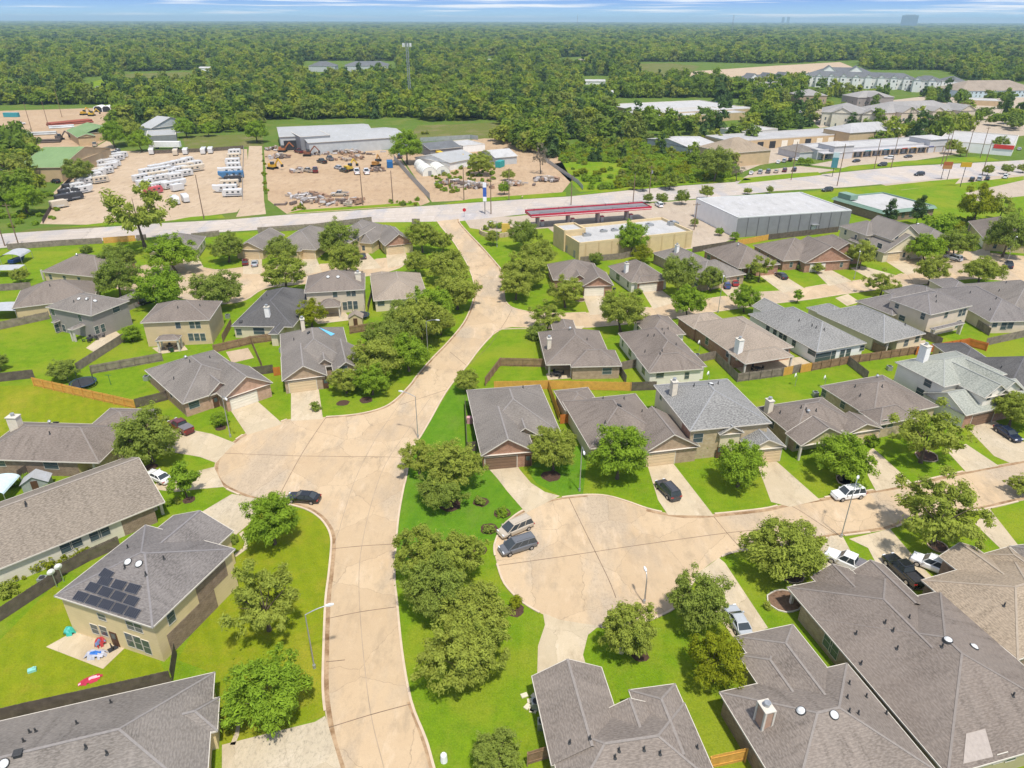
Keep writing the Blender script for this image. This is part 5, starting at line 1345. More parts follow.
bld('tealshop', 'low white-roofed shop with a teal roof edge beside the highway', ((884,211),(935,205.5),(838,196.5)), 3.9, 'flat', MEMB, 'brownbrick', parapet=.4, trim=plain('teal_edge', (.20,.30,.235), .6, .06, 1), f=[('H',872,191,1.2),('F',860,203,.1)], front='paleblue', name='shop', cat='shop')
r_, M_, L_, D_, rb_ = houses['tealshop']
tm = plain('teal_edge', (.20,.30,.235))
b = MB(); e = .7
for (x0,y0,x1,y1,ox,oy) in ((0,0,L_,0,0,-e),(L_,0,L_,D_,e,0),(0,D_,0,0,-e,0),(L_,D_,0,D_,0,e)):
    b.poly([(x0,y0,3.9),(x1,y1,3.9),(x1+ox+(e if ox==0 and x1>0 else -e if ox==0 else 0),y1+oy+(e if oy==0 and y1>0 else -e if oy==0 else 0),3.0),(x0+ox+(-e if ox==0 and x0==0 else e if ox==0 else 0),y0+oy+(-e if oy==0 and y0==0 else e if oy==0 else 0),3.0)])
b.build('awning', tm, r_)
b = MB(); b.box(L_*.05,D_*.72,3.9,L_*.2,D_*.98,5.6); b.build('tower', tm, r_)
for k in range(6):
    b = MB(); b.box(L_*(.1+.15*k)-.7,-.05,.8,L_*(.1+.15*k)+.7,-.004,2.6); b.build('window', GLASS, r_)
# strip mall with shop fronts
ML_ = frame_of((818,150),(946,141.5),(814,143),4.6)[1]
bld('mall', 'long grey strip mall with tan end towers and columned shop fronts', ((818,150),(946,141.5),(814,143)), 4.6, 'flat', MEMB, 'mallgrey', parapet=.5, trim=plain('mall_cap', (.45,.43,.42), .8, .05, 1), name='strip_mall', cat='strip mall',
    wings=[((ML_-15,-3.4,ML_+.3,11),None,6.6,'xhh',{'pitch':.18}), ((7,-3.4,20,9),None,6.4,'xhh',{'pitch':.25})])
r_, M_, L_, D_, rb_ = houses['mall']
b = MB(); b.box(.5,-3.2,3.0,L_-.5,-.003,3.5); b.build('walkway_roof', plain('mall_fascia', (.47,.45,.45), .8, .06, .4), r_)
for k in range(14):
    x = L_*(k+.3)/14; b = MB(); b.box(x-.35,-3.1,0,x+.35,-2.5,3.0); b.build('column', WALL['tanbrick'], r_)
for k in range(13):
    x = L_*(k+.8)/14; b = MB(); b.box(x-2.0,-.06,.3,x+2.0,-.004,2.7); b.build('shop_window', GLASS, r_)
for k, c in ((1,(.75,.75,.72)),(4,(.1,.3,.34)),(6,(.05,.25,.35)),(8,(.5,.08,.06)),(9,(.55,.3,.05)),(11,(.12,.12,.3))):
    x = L_*(k+.8)/14; b = MB(); b.box(x-1.8,-3.28,3.05,x+1.8,-3.204,3.45); b.build('shop_sign', plain('mall_sign_%d' % k, c, .5), r_)
bld('mall_wing', 'dark-roofed porch building at the near end of the grey strip mall', ((800,152.5),(822,151),(799,146)), 3.4, 'xhh', GRYR, 'mallgrey', pitch=.35)
bld('brickmall', 'long tan garage-door building with a flat roof behind the grey mall', ((730,141),(876,131.5),(728,134)), 5.2, 'flat', MEMG, 'sand', parapet=.5, trim=plain('mall_cap2', (.55,.52,.48), .8, .05, 1), name='commercial_building',
    wings=[((850,133),(876,125),7.2,'xhh',{'pitch':.35})])
r_, M_, L_, D_, rb_ = houses['brickmall']
for k in range(12):
    x = L_*(k+.5)/12.5; b = MB(); b.box(x-2.0,-.07,0,x+2.0,-.004,3.7); b.build('bay_door', [GAR['w'] if k not in (2,3,6) else DARK], r_)
bld('hipshop', 'tan commercial block with a pale pyramid roof beside the parking lot', ((728,153.5),(772,150),(730,144)), 6.5, 'xhh', ROOF['tan'], 'sand', pitch=.45)
bld('storage', 'long tan self-storage building with white roofs behind the thicket', ((652,117),(746,112),(640,110)), 5, 'flat', MEMB, 'sand', parapet=.3, wings=[((619,107),(700,100),4.6,'flat',{'m':0}),((676,112),(744,106),5.6,'flat')], f=[], name='storage_building')
bld('shed_white', 'white-roofed workshop half hidden by trees beside the thicket', ((690,148),(722,145),(678,136)), 4.5, 'xgg', MEMB, 'lightmetal', pitch=.12)
bld('annex', 'small white flat-roofed building between the tan blocks', ((745,132),(778,128.5),(742,126)), 4, 'flat', MEMB, 'lightmetal', parapet=.3)
bld('redshop', 'long white shop with a bright red sign band at the right edge', ((938,140),(1014,146),(962,131)), 5, 'flat', MEMB, 'chalk', parapet=.4, name='shop', cat='shop')
r_, M_, L_, D_, rb_ = houses['redshop']
for yy, nm in ((-.3, 'sign_band'),): b = MB(); b.box(L_*.75,yy,3.2,L_+.3,-.18,5.2); b.build(nm, plain('red_band', (.62,.05,.04), .5), r_)
# yard buildings
bld('shedA', 'long grey metal workshop with an open bay behind the contractor yard', ((279,137),(374,133),(277,127)), 7, 'xgg', MTLR, 'lightmetal', pitch=.10, name='workshop'); 
r_, M_, L_, D_, rb_ = houses['shedA']
b = MB(); b.box(2,.29,0,9,.36,5); b.build('bay_opening', DARK, r_)
bld('shedB', 'wide grey metal warehouse in front of the long workshop', ((308,143),(408,136.5),(306,132)), 6, 'xgg', MTLR, 'lightmetal', pitch=.09, name='warehouse')
bld('shedC', 'low grey metal lean-to along the wall of the workshop', ((300,137),(330,135),(299,131)), 8, 'flat', MTLR, 'metalgrey', parapet=.1)
bld('greenA', 'big green-roofed metal shop with a tan wall on the left', ((16,168),(60,167.5),(16,149)), 6, 'xgg', GRNR, 'sand', pitch=.18, name='workshop', wings=[((40,162),(75,147),6,'ygg',{'pitch':.18})], trim=TRIMT)
bld('greenB', 'small green-roofed two-bay shop behind the big one', ((77,137.5),(96,136),(82,129)), 4.5, 'ygg', GRNR, 'sand', pitch=.3, name='workshop', wings=[((86,133),(101,125),5,'ygg',{'pitch':.3})])
bld('greenC', 'pale barn with a grey-green roof among the trees', ((138,127),(151,128.5),(148,118.5)), 4.5, 'xgg', MTLR, 'lightmetal', pitch=.35, name='barn', cat='barn')
bld('shade', 'grey open-sided shade roof behind the caravan lot', ((146,136),(176,134.5),(147,130.5)), 3.5, 'flat', MTLR, 'metalgrey', parapet=.1)
bld('nurs1', 'long low grey nursery shed beside the contractor fence', ((430,150),(462,147),(428,143)), 3.5, 'xgg', DKR, 'metalgrey', pitch=.2, name='nursery_shed')
bld('nurs2', 'pale-roofed nursery shop behind the greenhouses', ((450,163),(480,157),(443,152)), 3.5, 'xgg', MTLR, 'chalk', pitch=.2, name='nursery_shop', cat='shop')
bld('nurs3', 'white-roofed shed at the bend of the dirt track', ((495,158),(518,156),(493,151)), 3.6, 'xgg', MEMB, 'lightmetal', pitch=.25, name='nursery_shed')
bld('rvoff', 'small white office on the nursery side of the yard', ((463,146),(485,144),(461,140)), 3.4, 'flat', MEMB, 'chalk', parapet=.2)
def greenhouse(px, py, label, n=10, L=13, W=6.5):
    p = P(px, py); root = thing('greenhouse', label, 'greenhouse', (p.x,p.y,0), .35, 'white hoop greenhouses of the nursery')
    b = MB(); pts = [(math.cos(math.pi*k/n)*W/2, math.sin(math.pi*k/n)*3.0+.8) for k in range(n+1)]
    b.loft([[( x, 0, z) for x, z in [(-W/2,0)]+pts[::-1]+[(W/2,0)]], [(x, L, z) for x, z in [(-W/2,0)]+pts[::-1]+[(W/2,0)]]])
    b.build('cover', plain('poly_film', (.72,.70,.62), .6, .08, .6), root)
    b = MB()
    for k in range(0, L+1, 3):
        for a, c in zip(pts, pts[1:]): b.bar((a[0]*1.01,k,a[1]*1.01),(c[0]*1.01,k,c[1]*1.01),.1,.08)
    b.build('hoops', GREYM, root)
    b = MB(); b.box(-.8,-.06,0,.8,-.01,2.2); b.build('door', GREYM, root)
greenhouse(430,176,'nearer hoop greenhouse of the pair beside the steel fence'); greenhouse(443,175,'hoop greenhouse on the shop side of the pair')
greenhouse(424,171,'small hoop greenhouse behind the other two',10,9,5)
# flats in the distance
AG = 'apartment blocks behind the shops'
def flats(key, label, tri, ez, roofm, wall, **k): return bld(key, label, tri, ez, 'xhh', roofm, wall, pitch=.35, auto=1, name='apartment_block', cat='apartment block', group=AG, minw=6, winh=1.7, **k)
flats('ap1', 'grey-roofed three-storey flats with a stepped front behind the grey mall', ((822,112),(870,114),(823,107.5)), 8.5, APR, 'pale', wings=[((6,-4,18,6),None,9,'ygg',{'pitch':.5}),((24,-4,34,6),None,9,'ygg',{'pitch':.5})])
flats('ap2', 'broad grey-roofed flats block nearest the red sign shop', ((886,113),(966,110),(886,107)), 8.5, APR, 'beige', wings=[((8,-5,22,6),None,9,'ygg',{'pitch':.5}),((34,-4,44,6),None,9,'ygg',{'pitch':.5}),((54,-6,68,6),None,9,'ygg',{'pitch':.5})])
flats('ap3', 'grey-roofed flats behind the stepped block among the trees', ((858,97.5),(895,97),(858,94.6)), 8.5, APR, 'grey', wings=[((8,-4,20,6),None,9,'ygg',{'pitch':.5})])
flats('ap4', 'grey-roofed flats at the far left of the blocks', ((800,95.5),(828,95.5),(800,92.8)), 8.5, APR, 'tanbrick')
flats('ap5', 'grey flats roof rising between trees left of the white rows', ((757,87.5),(795,87),(757,85.3)), 8.5, APR, 'grey', wings=[((8,-4,20,6),None,9,'ygg',{'pitch':.5})])
WG = 'white three-storey flats at the forest edge'
def white_row(key, label, tri, gables):
    Lw = frame_of(*tri, 10.5)[1]
    r = bld(key, label, tri, 10.5, 'xhh', DKR, 'chalk', pitch=.4, auto=1, name='apartment_block', cat='apartment block', group=WG, minw=5, winh=1.7,
            wings=[((Lw*(i+.12)/gables, -4.5, Lw*(i+.12)/gables+Lw*.55/gables, 5), None, 11.2, 'ygg', {'pitch': .75}) for i in range(gables)])
white_row('wr1', 'longest white gabled row of flats at the forest edge', ((803,75.5),(915,78.7),(803.4,74.2)), 9)
white_row('wr2', 'white row of flats with a gabled end to the right of the longest', ((912,80),(942,81),(912.4,78.7)), 2)
white_row('wr3', 'low dark-roofed white row right of the gabled rows', ((942,80.5),(966,81),(942.3,79.3)), 0)
white_row('wr4', 'white gabled flats at the left end by the bare clearing', ((745,79),(792,77),(746,77.5)), 3)
white_row('wr5', 'white flats row behind the longest one', ((818,71.5),(872,72.5),(818.4,70.4)), 2)
bld('pale1', 'pale blue-walled low building with a tan roof at the right edge', ((962,91),(1040,90),(962,87.2)), 6, 'xhh', ROOF['fawn'], 'paleblue', pitch=.4, auto=1, minw=6)
bld('pale2', 'long low white and tan building in front of the pale blue one', ((962,99.5),(1001,101),(962,97.4)), 4, 'flat', MEMB, 'sand', parapet=.3)
bld('school', 'long grey-roofed school hall among the trees behind the mast', ((345,66),(392,65.5),(345,64.8)), 7, 'xhh', DKR, 'lightmetal', pitch=.35)
bld('school2', 'low grey roof left of the school hall in the trees', ((308,66),(335,66),(308,64.9)), 7, 'xhh', DKR, 'lightmetal', pitch=.4)
for k, (x, y, lab, rm, wl) in enumerate(((595,81,'small white-roofed house in the trees behind the thicket',MEMB,'chalk'),(562,64,'pale house roof deep in the wood beyond the mast',MEMB,'chalk'),(585,60,'tan roofed house at the edge of the wood',TANR,'cream'),(548,62,'white shed roof peeping from the wood',MEMB,'chalk'),
    (540,90,'low white house between the thicket trees',MEMB,'chalk'),(601,92,'white-roofed hut by the storage building trees',MEMB,'chalk'),(493,60,'white house in a wood clearing near the mast',MEMB,'chalk'),(108,88,'grey hut roof in the left wood',MTLR,'lightmetal'),(208,68,'white hut on a lane in the left wood',MEMB,'chalk'),(522,71,'brown-roofed house deep in the wood',TANR,'cream'))):
    q = P(x, y, 3); e = 11
    bld('hut%d' % k, lab, (project((q.x-e,q.y-5,3)), project((q.x+e,q.y-5,3)), project((q.x-e,q.y+6,3))), 3.2 + (k % 3), 'xgg', rm, wl, pitch=.3, name='cottage', cat='cottage')
# three small white storage arches at the yard's back
for k, x in enumerate((98.5, 107, 114)):
    p = P(x, 112); root = thing('storage_arch', ['white arch shelter, leftmost of three behind the yard','white arch shelter between its two neighbours','white arch shelter with rusty inside, nearest the trees'][k], 'shelter', (p.x,p.y,0), 0, 'arch shelters')
    b = MB(); n = 8; pts = [(math.cos(math.pi*i/n)*3.4, math.sin(math.pi*i/n)*2.2+2.2) for i in range(n+1)]
    ring = [(-3.4,0)]+pts[::-1]+[(3.4,0)]
    b.loft([[(x_,0,z) for x_, z in ring],[(x_,7,z) for x_, z in ring]]); b.build('cover', WHITE, root)
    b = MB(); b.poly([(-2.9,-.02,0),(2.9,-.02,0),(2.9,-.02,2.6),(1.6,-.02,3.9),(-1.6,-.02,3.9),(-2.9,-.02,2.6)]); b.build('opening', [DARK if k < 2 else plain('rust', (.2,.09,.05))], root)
# lattice mast, far office tower, far masts
def mast(px, py, label, h, w=1.6, plat=True):
    p = P(px, py); root = thing('lattice_mast', label, 'mast', (p.x,p.y,0), .3)
    b = MB(); n = max(10, int(h/3)); c = [(-w/2,-w/2),(w/2,-w/2),(w/2,w/2),(-w/2,w/2)]
    for x, y in c: b.bar((x,y,0),(x,y,h),.22,.22)
    for k in range(n):
        z0, z1 = h*k/n, h*(k+1)/n
        for i in range(4):
            a, d = c[i], c[(i+1)%4]
            b.bar((*a,z0),(*d,z1),.12,.12); b.bar((*a,z1),(*d,z1),.10,.10)
    b.build('lattice', GREYM, root)
    if plat:
        for k in range(8):
            t = 2*math.pi*k/8; b = MB(); b.box(-.25,-.15,-1.3,.25,.15,1.3); o = b.build('antenna', WHITE, root); o.location = (math.cos(t)*3.2, math.sin(t)*3.2, h-1.5); o.rotation_euler = (0,0,t)
        b = MB()
        for k in range(8):
            t = 2*math.pi*k/8; u = 2*math.pi*(k+1)/8; b.bar((math.cos(t)*3,math.sin(t)*3,h-1.6),(math.cos(u)*3,math.sin(u)*3,h-1.6),.15,.15); b.bar((0,0,h-1.6),(math.cos(t)*3,math.sin(t)*3,h-1.6),.12,.12)
        b.build('platform', GREYM, root)
mast(410.5, 107, 'tall lattice phone mast rising from the wood', 46)
mast(731, 38, 'thin far mast on the forest skyline', 80, 3, False); mast(577, 32, 'thinnest far mast near the middle of the skyline', 90, 3, False)
def tower(px, d, w, h, label, dep=30, mat='far_glass', c=(.25,.33,.38)):
    q = P(px, 40); dirv = Vector((q.x, q.y, 0)).normalized(); p = dirv * d
    root = thing('office_tower', label, 'tower', (p.x, p.y, 0), -math.atan2(p.x, p.y))
    b = MB(); b.box(-w/2,0,0,w/2,dep,h); b.build('wall', plain(mat, c, .5, .06, .02), root)
    b = MB()
    for k in range(1, int(h/8)): b.box(-w/2-.3,-.3,k*8,w/2+.3,-.05,k*8+3)
    b.build('window_band', plain('far_window', (.12,.18,.22), .3), root)
    b = MB(); b.box(-w*.3,3,h,w*.3,dep-3,h+5); b.build('roof_plant', GREYM, root)
tower(905, 9000, 150, 110, 'blocky glass office tower standing above the far forest', 90)
tower(780, 14000, 45, 105, 'left of two tiny far towers on the skyline', 40); tower(785, 14000, 45, 110, 'right of two tiny far towers on the skyline', 40)
def lowblock(px, py, w, h, label):
    p = P(px, py); root = thing('low_block', label, 'building', (p.x,p.y,0), -math.atan2(p.x,p.y)); b = MB(); b.box(-w/2,0,0,w/2,60,h); b.build('wall', WALL['chalk'], root)
    b = MB(); b.box(-w/2-1,-1,h,w/2+1,61,h+2); b.build('roof', MEMB, root)
lowblock(912, 24.5, 480, 26, 'long white low-rise at the foot of the far office tower'); lowblock(945, 26, 200, 20, 'short white block right of the far office tower')
lowblock(62, 23, 120, 20, 'white speck of a far building on the left skyline')
# ================================================================== FENCES
for lab, pts, mt, po in (
 ('grey fence along the highway behind the upper-left garden', [(8,250),(60,246),(103,243.5)], 'grey', 0), ('short bright new panel in the highway fence', [(104,243.5),(136,241)], 'new', 0),
 ('grey fence piece beside the round tree on the highway', [(137,241),(147,240)], 'grey', 0), ('grey highway fence between two top-row houses', [(192,239),(220,236)], 'grey', 0),
 ('highway fence behind the three top-row houses at the street entrance', [(258,233),(316,229),(372,222)], 'grey', 0), ('short highway fence by the nearest top-row corner', [(412,224),(420,224)], 'grey', 0),
 ('grey fence below the white canopy shelter', [(0,291),(32,289)], 'grey', 0), ('weathered fence along the lawn below the tucked-away house', [(-10,332),(50,319)], 'grey', 1), ('tall grey fence running down from the furnished patio', [(77,372),(125,341)], 'grey', 0),
 ('weathered fence with posts between the tan house and the trampoline garden', [(92,374),(163,361)], 'grey', 'front'), ('dark fence at the left edge above the yellowish lawn', [(-10,383),(35,378)], 'dark', 0),
 ('new orange fence with its posts showing above the yellowish lawn', [(35,386),(136,409)], 'new', 'front'), ('dark fence joining the orange fence to the brick house', [(136,408),(168,400)], 'dark', 0),
 ('dark side fence of the tan two-storey house', [(223,343),(232,326)], 'brown', 0), ('brown fence behind the slate-roofed house', [(214,353),(252,344),(281,340)], 'brown', 'front'), ('brown fence beside the dusty concrete pad', [(251,343),(263,371)], 'brown', 0),
 ('dark low fence between brick house and tarp house', [(250,376),(274,373)], 'dark', 0), ('orange side gate beside the tarp house', [(274,376),(281,375)], 'red', 0),
 ('brown fence behind the garden shed', [(350,334),(374,330)], 'brown', 'front'), ('brown fence stub beside the tarp house and the oaks', [(352,354),(365,352)], 'brown', 0), ('dark fence right of the two-storey beige house', [(368,312),(372,296)], 'dark', 0),
 ('brown corner fence of the lawn by the main street', [(485,386),(500,366),(546,367)], 'brown', 'front'), ('bright orange fence running behind the garage-gable house', [(494,390),(549,389),(631,391)], 'new', 0), ('orange fence between the two gabled houses', [(548,388),(559,421)], 'new', 0), ('small orange gate by the pale side wall', [(560,424),(570,423)], 'red', 0),
 ('grey fence dropping beside the open-patio house', [(616,368),(626,384)], 'grey', 0), ('grey fence between open-patio house and many-hipped house', [(617,371),(638,367)], 'grey', 0), ('dark fence left of the blue-grey two-storey house', [(630,391),(656,390)], 'dark', 0),
 ('grey fence behind the many-hipped house', [(697,363),(715,359)], 'grey', 0), ('weathered fence running down from the brick house corner', [(715,360),(737,382)], 'grey', 0), ('weathered fence below the brick patio', [(737,382),(760,379),(782,376)], 'grey', 'front'),
 ('short bright yellow panel below the brick patio', [(783,376),(792,374)], 'new', 0), ('weathered gate piece between yellow panels', [(792,374),(800,372)], 'grey', 0), ('bright yellow panel nearest the screened porch', [(800,373),(811,371)], 'new', 0),
 ('long weathered fence below the screened porch', [(811,371),(848,364)], 'brown', 'front'), ('fence dropping between two gardens below the screened porch', [(847,364),(867,380)], 'grey', 0), ('brown fence running to the orange one below the small rear patio', [(848,364),(890,358),(916,354)], 'brown', 'front'),
 ('red-brown short fence between mottled-roof houses', [(864,346),(884,356)], 'brown', 0), ('glowing orange fence round the garden above the sage-roofed house', [(915,355),(967,346),(986,351)], 'red', 'front'), ('grey fence between beige two-storey and mottled house', [(922,338),(941,346)], 'grey', 0),
 ('grey fence dropping from the beige two-storey house', [(970,323),(989,336)], 'grey', 0), ('long grey fence at the right edge above the slate roof', [(985,346),(1030,336)], 'grey', 0), 
 ('dark fence behind the porch house and the grass strip', [(692,253),(735,246)], 'dark', 0), ('orange-tinted fence along the grass strip by the warehouse', [(737,246),(768,240)], 'new', 0), ('dark fence along the grass below the warehouse', [(768,240),(838,232)], 'dark', 0),
 ('grey fence along the back of the convenience store', [(580,263),(622,259),(646,253)], 'grey', 0), ('dark short fence by the blue-grey house side door', [(653,417),(661,413)], 'dark', 0), ('thin dark fence along the side of the garage-gable house', [(465,405),(467,451)], 'dark', 0), ('short dark gate fence in front of the garage-gable house', [(467,452),(477,451)], 'dark', 0),
 ('dark fence crossing the lawn below the chimney house', [(20,481),(43,466)], 'dark', 0), ('dark fence between speckled house and solar house', [(55,580),(90,561),(121,547)], 'dark', 0), ('dark fence with white edging by the left lawn', [(-10,628),(0,622),(62,581)], 'dark', 0),
 ('brown fence along the lawn above the bottom-left roof', [(-20,727),(40,713),(85,703),(172,683)], 'dark', 0), ('dark gate fence beside the solar house corner', [(173,682),(177,655)], 'dark', 0),
 ('brown fence piece at the bottom left of the two-winged house', [(527,765),(554,757)], 'brown', 'front'), ('orange-brown fence piece between the bottom roofs', [(708,769),(744,761)], 'new', 'front')):
    fence(lab, pts, mt, 1.85, po, group='garden fences')
fence('pale sheet-metal fence between contractor yard and nursery', [(394,160),(408,176),(430,200)], 'steel', 2.6, 0, 'fence', 'yard fences')
fence('grey sheet-metal fence behind the contractor yard sheds', [(420,142),(470,139),(478,140)], 'steel', 2.4, 0, 'fence', 'yard fences')
fence('grey fence along the right side of the caravan lot', [(244,149),(243,180),(243,201)], 'steel', 2.0, 0, 'fence', 'yard fences'); fence('dark fence across the back of the caravan lot', [(150,154),(205,152),(244,149)], 'dark', 1.9, 0, 'fence', 'yard fences')
fence('dark fence along the left side of the caravan lot', [(43,224),(64,188),(100,152)], 'dark', 1.6, 0, 'fence', 'yard fences'); fence('steel fence along the dirt track beside the thicket', [(545,161),(578,184),(583,190)], 'steel', 1.8, 0, 'fence', 'yard fences')
# ================================================================== VEHICLES
car(304,500.5,(286,499),'sedan','black','black sedan parked at the kerb of the first turning bulb')
car(515.5,531,(497,539),'minivan','champagne','champagne minivan nosed to the lawn beside the grey minivan')
car(518,549,(499,555),'minivan','grey','grey minivan nosed to the lawn beside the champagne minivan')
car(667.5,493,(659,484),'suv','charcoal','charcoal suv on the drive with the tan garage')
car(847.5,497,(830,499.5),'suv','white','white suv with a roof rack parked on the lower street')
car(848,566,(832,559),'pickup','white','white pickup with a covered bed half behind the huge brown roof',bed=True)
car(902,574,(886,559),'pickup','black','black crew-cab pickup with an open bed on the shared drive')
car(931,568,(914,561),'suv','white','white suv beside the black pickup')
car(1007,436,(1021,445),'sedan','navy','navy sedan on the drive of the sage-roofed house')
car(737,624,(729,610),'sedan','silver','silver sedan on the drive above the bottom-right roofs')
car(181.5,429.5,(168,421),'pickup','maroon','maroon pickup with a grey bed cover on the wide drive',bed=True)
car(158.5,479.5,(147,474),'sedan','white','white sedan half behind the young tree')
UG = 'cars on the upper driveways'
car(245.5,264,(245.5,259),'hatch','maroon','dark red small car on the upper-left drive',UG); car(255,265,(255.5,259),'sedan','silver','silver sedan next to the dark red small car',UG)
car(363,257.5,(361,252),'sedan','charcoal','charcoal sedan under the yellow gable garage',UG); car(148,303,(156,301),'suv','charcoal','charcoal suv half hidden behind the grey two-storey house',UG)
car(726,287,(722,281),'hatch','blue','blue small car beside the red one',UG); car(733,284.5,(728,280),'hatch','red','red small car beside the blue one',UG); car(781,277.5,(774,273),'sedan','black','black sedan on the drive of the deep-porch house',UG)
car(953,260,(942,257),'suv','silver','silver suv on the close at the end of the side street',UG); car(1008,267,(1006,262),'suv','navy','navy suv under the tall lamp at the far right',UG); car(940,252,(932,250),'suv','black','black suv half hidden by the bright tree at the street end',UG)
HGR = 'cars on the highway and shop lots'
car(919,175.6,(906,176.5),'suv','black','black suv driving on the highway past the grey mall',HGR); car(827,191.4,(812,192.5),'suv','charcoal','charcoal suv on the highway near the white warehouse',HGR)
car(659,206.5,(652,202),'suv','white','white suv at the right end of the fuel canopy',HGR); car(882,166,(870,167),'suv','charcoal','charcoal suv leaving the mall lot',HGR); car(856,162,(849,163),'sedan','black','black sedan parked in front of the grey mall',HGR)
car(889,159,(882,158.5),'suv','white','white suv in front of the mall shops',HGR); car(908,157.5,(901,158),'sedan','charcoal','charcoal sedan right of the white suv at the mall',HGR)
for k, (x, y, c, n) in enumerate(((751,174,'white','leftmost white car in the roadside parking row'),(760,173.4,'silver','silver car in the roadside parking row'),(768,172.8,'grey','grey car in the roadside parking row'),(776,172.4,'champagne','beige car in the roadside parking row'),(784.5,171.6,'maroon','dark red car in the roadside parking row'),(794,171,'navy','dark car at the right end of the roadside parking row'),
      (778,163,'white','white car parked beside the tan garage-door building'),(784,162,'silver','silver car parked beside the tan garage-door building'),(790,161,'black','black car parked beside the tan garage-door building'),(797,160,'white','white car nearest the mall porch'),
      (971.5,181,'green','dark green car in the far right lot'),(979,180.4,'silver','silver car in the far right lot'),(987,179.8,'navy','dark blue car in the far right lot'),(1005,178,'white','white van-like car at the right end of the lot'),(1012,149,'white','white car by the red sign'),(1019,150,'silver','silver car by the red sign'))):
    car(x, y, (x+2.4, y-4), 'suv' if k % 3 else 'sedan', c, n, HGR)
for k, (x, y, c) in enumerate(((880,112,'white'),(888,112.5,'silver'),(895,111,'black'),(905,91,'white'),(912,91.5,'white'),(921,92,'navy'),(930,92.5,'white'),(940,93,'silver'),(850,91,'white'),(858,92,'charcoal'),(800,113,'white'),(806,114,'silver'),(812,115,'black'),(716,104,'blue'),(722,104.5,'white'),(730,104,'charcoal'),(995,116,'silver'),(1003,117,'black'),(1011,117,'white'))):
    car(x, y, (x+1.5, y-3), 'suv', c, '%s car parked among the distant flats' % c, 'cars parked among the distant flats')
YG = 'vehicles in the contractor yard'
car(357,173.5,(355.5,169),'pickup','white','white pickup, left of the two parked side by side in the yard',YG,scale=1.25); car(366.5,173.5,(364,169),'pickup','white','white pickup, right of the two parked side by side in the yard',YG,scale=1.25)
car(315.5,172,(315,168),'pickup','maroon','dark red truck in the contractor yard',YG,scale=1.25); car(338,169,(334,168),'suv','silver','silver car alone in the contractor yard',YG); car(308,172,(303,171),'pickup','champagne','sandy truck left of the dark red one in the yard',YG,scale=1.1); car(344,172,(340,171),'pickup','green','dark machine-like truck near the silver car in the yard',YG)
car(84,163,(84,158),'suv','white','white car by the green-roofed shop',YG); car(87,158,(87,154),'suv','silver','silver car behind the white one at the green shop',YG); car(56,183,(50,182),'suv','black','black suv outside the green-roofed shop',YG); car(83,153,(83,149),'sedan','white','white car at the small green-roofed shop',YG)
# caravans on the storage lot
i_ = 0
for lot, rows in (('right-hand fence', ((235,155,-1,'trailer',None),(233,164.5,-1,'motorhome',None),(232,174,-1,'fifth',None),(233,182.5,-1,'trailer','dark'),(227,192,-1,'fifth',None),(233,196.5,-1,'motorhome',None))),
                  ('middle rows', ((157,171,1,'trailer',None),(169,168.5,1,'trailer',None),(180,166,1,'motorhome',None),(188,163.5,1,'trailer',None),(157,178.5,1,'fifth','tan'),(170,176,1,'motorhome',None),(181,172.5,1,'trailer',None),(153,183,1,'trailer',None),(164,181,1,'fifth',None),(176,180,1,'trailer',None),(153,190.5,1,'trailer',None),(163,188.5,1,'trailer',None),(174,188,1,'fifth',None),(154,194,1,'trailer','pink'))),
                  ('left-hand side', ((106,162,1,'trailer',None),(112,159.5,1,'fifth',None),(103,166,1,'motorhome',None),(108,170,1,'fifth',None),(101,174,1,'trailer','tan'),(97,177,1,'motorhome',None),(84,185,1,'trailer',None),(89,181,1,'fifth',None),(78,190,1,'trailer',None),(70,196,1,'motorhome','dark'),(74,200,1,'trailer','dark'))),
                  ('back fence', ((152,154,0,'trailer',None),(176,155,0,'trailer','tan'),(186,154,0,'trailer',None),(204,153.5,0,'motorhome',None),(211,153,0,'trailer',None),(119,155,0,'trailer','dark'))) ):
    seen = {}
    for x, y, s, kd, tint in rows:
        to = (x+12, y-2.2) if s == 1 else (x-12, y+.6) if s == -1 else (x+.8, y-6)
        col = {'pink':'pinkish red','dark':'dark','tan':'sandy tan',None:'white'}[tint]
        nm = {'trailer':'caravan','motorhome':'motorhome','fifth':'high-nosed caravan','cargo':'trailer'}[kd]
        base = {'right-hand fence':'%s %s parked along the steel fence of the lot','middle rows':'%s %s in the middle rows of the dirt lot','left-hand side':'%s %s in the row along the lot\'s dark side fence','back fence':'%s %s by the back fence of the dirt lot'}[lot]
        rv(x, y, to, kd, base % (col, nm), 'caravans and motorhomes on the lot', tint)
for x, y, n in ((176,204,'grey boxy cargo trailer beside the longer one'),(186,202,'long grey box trailer at the front of the lot')): rv(x, y, (x+5, y+4), 'cargo', n, 'box trailers')
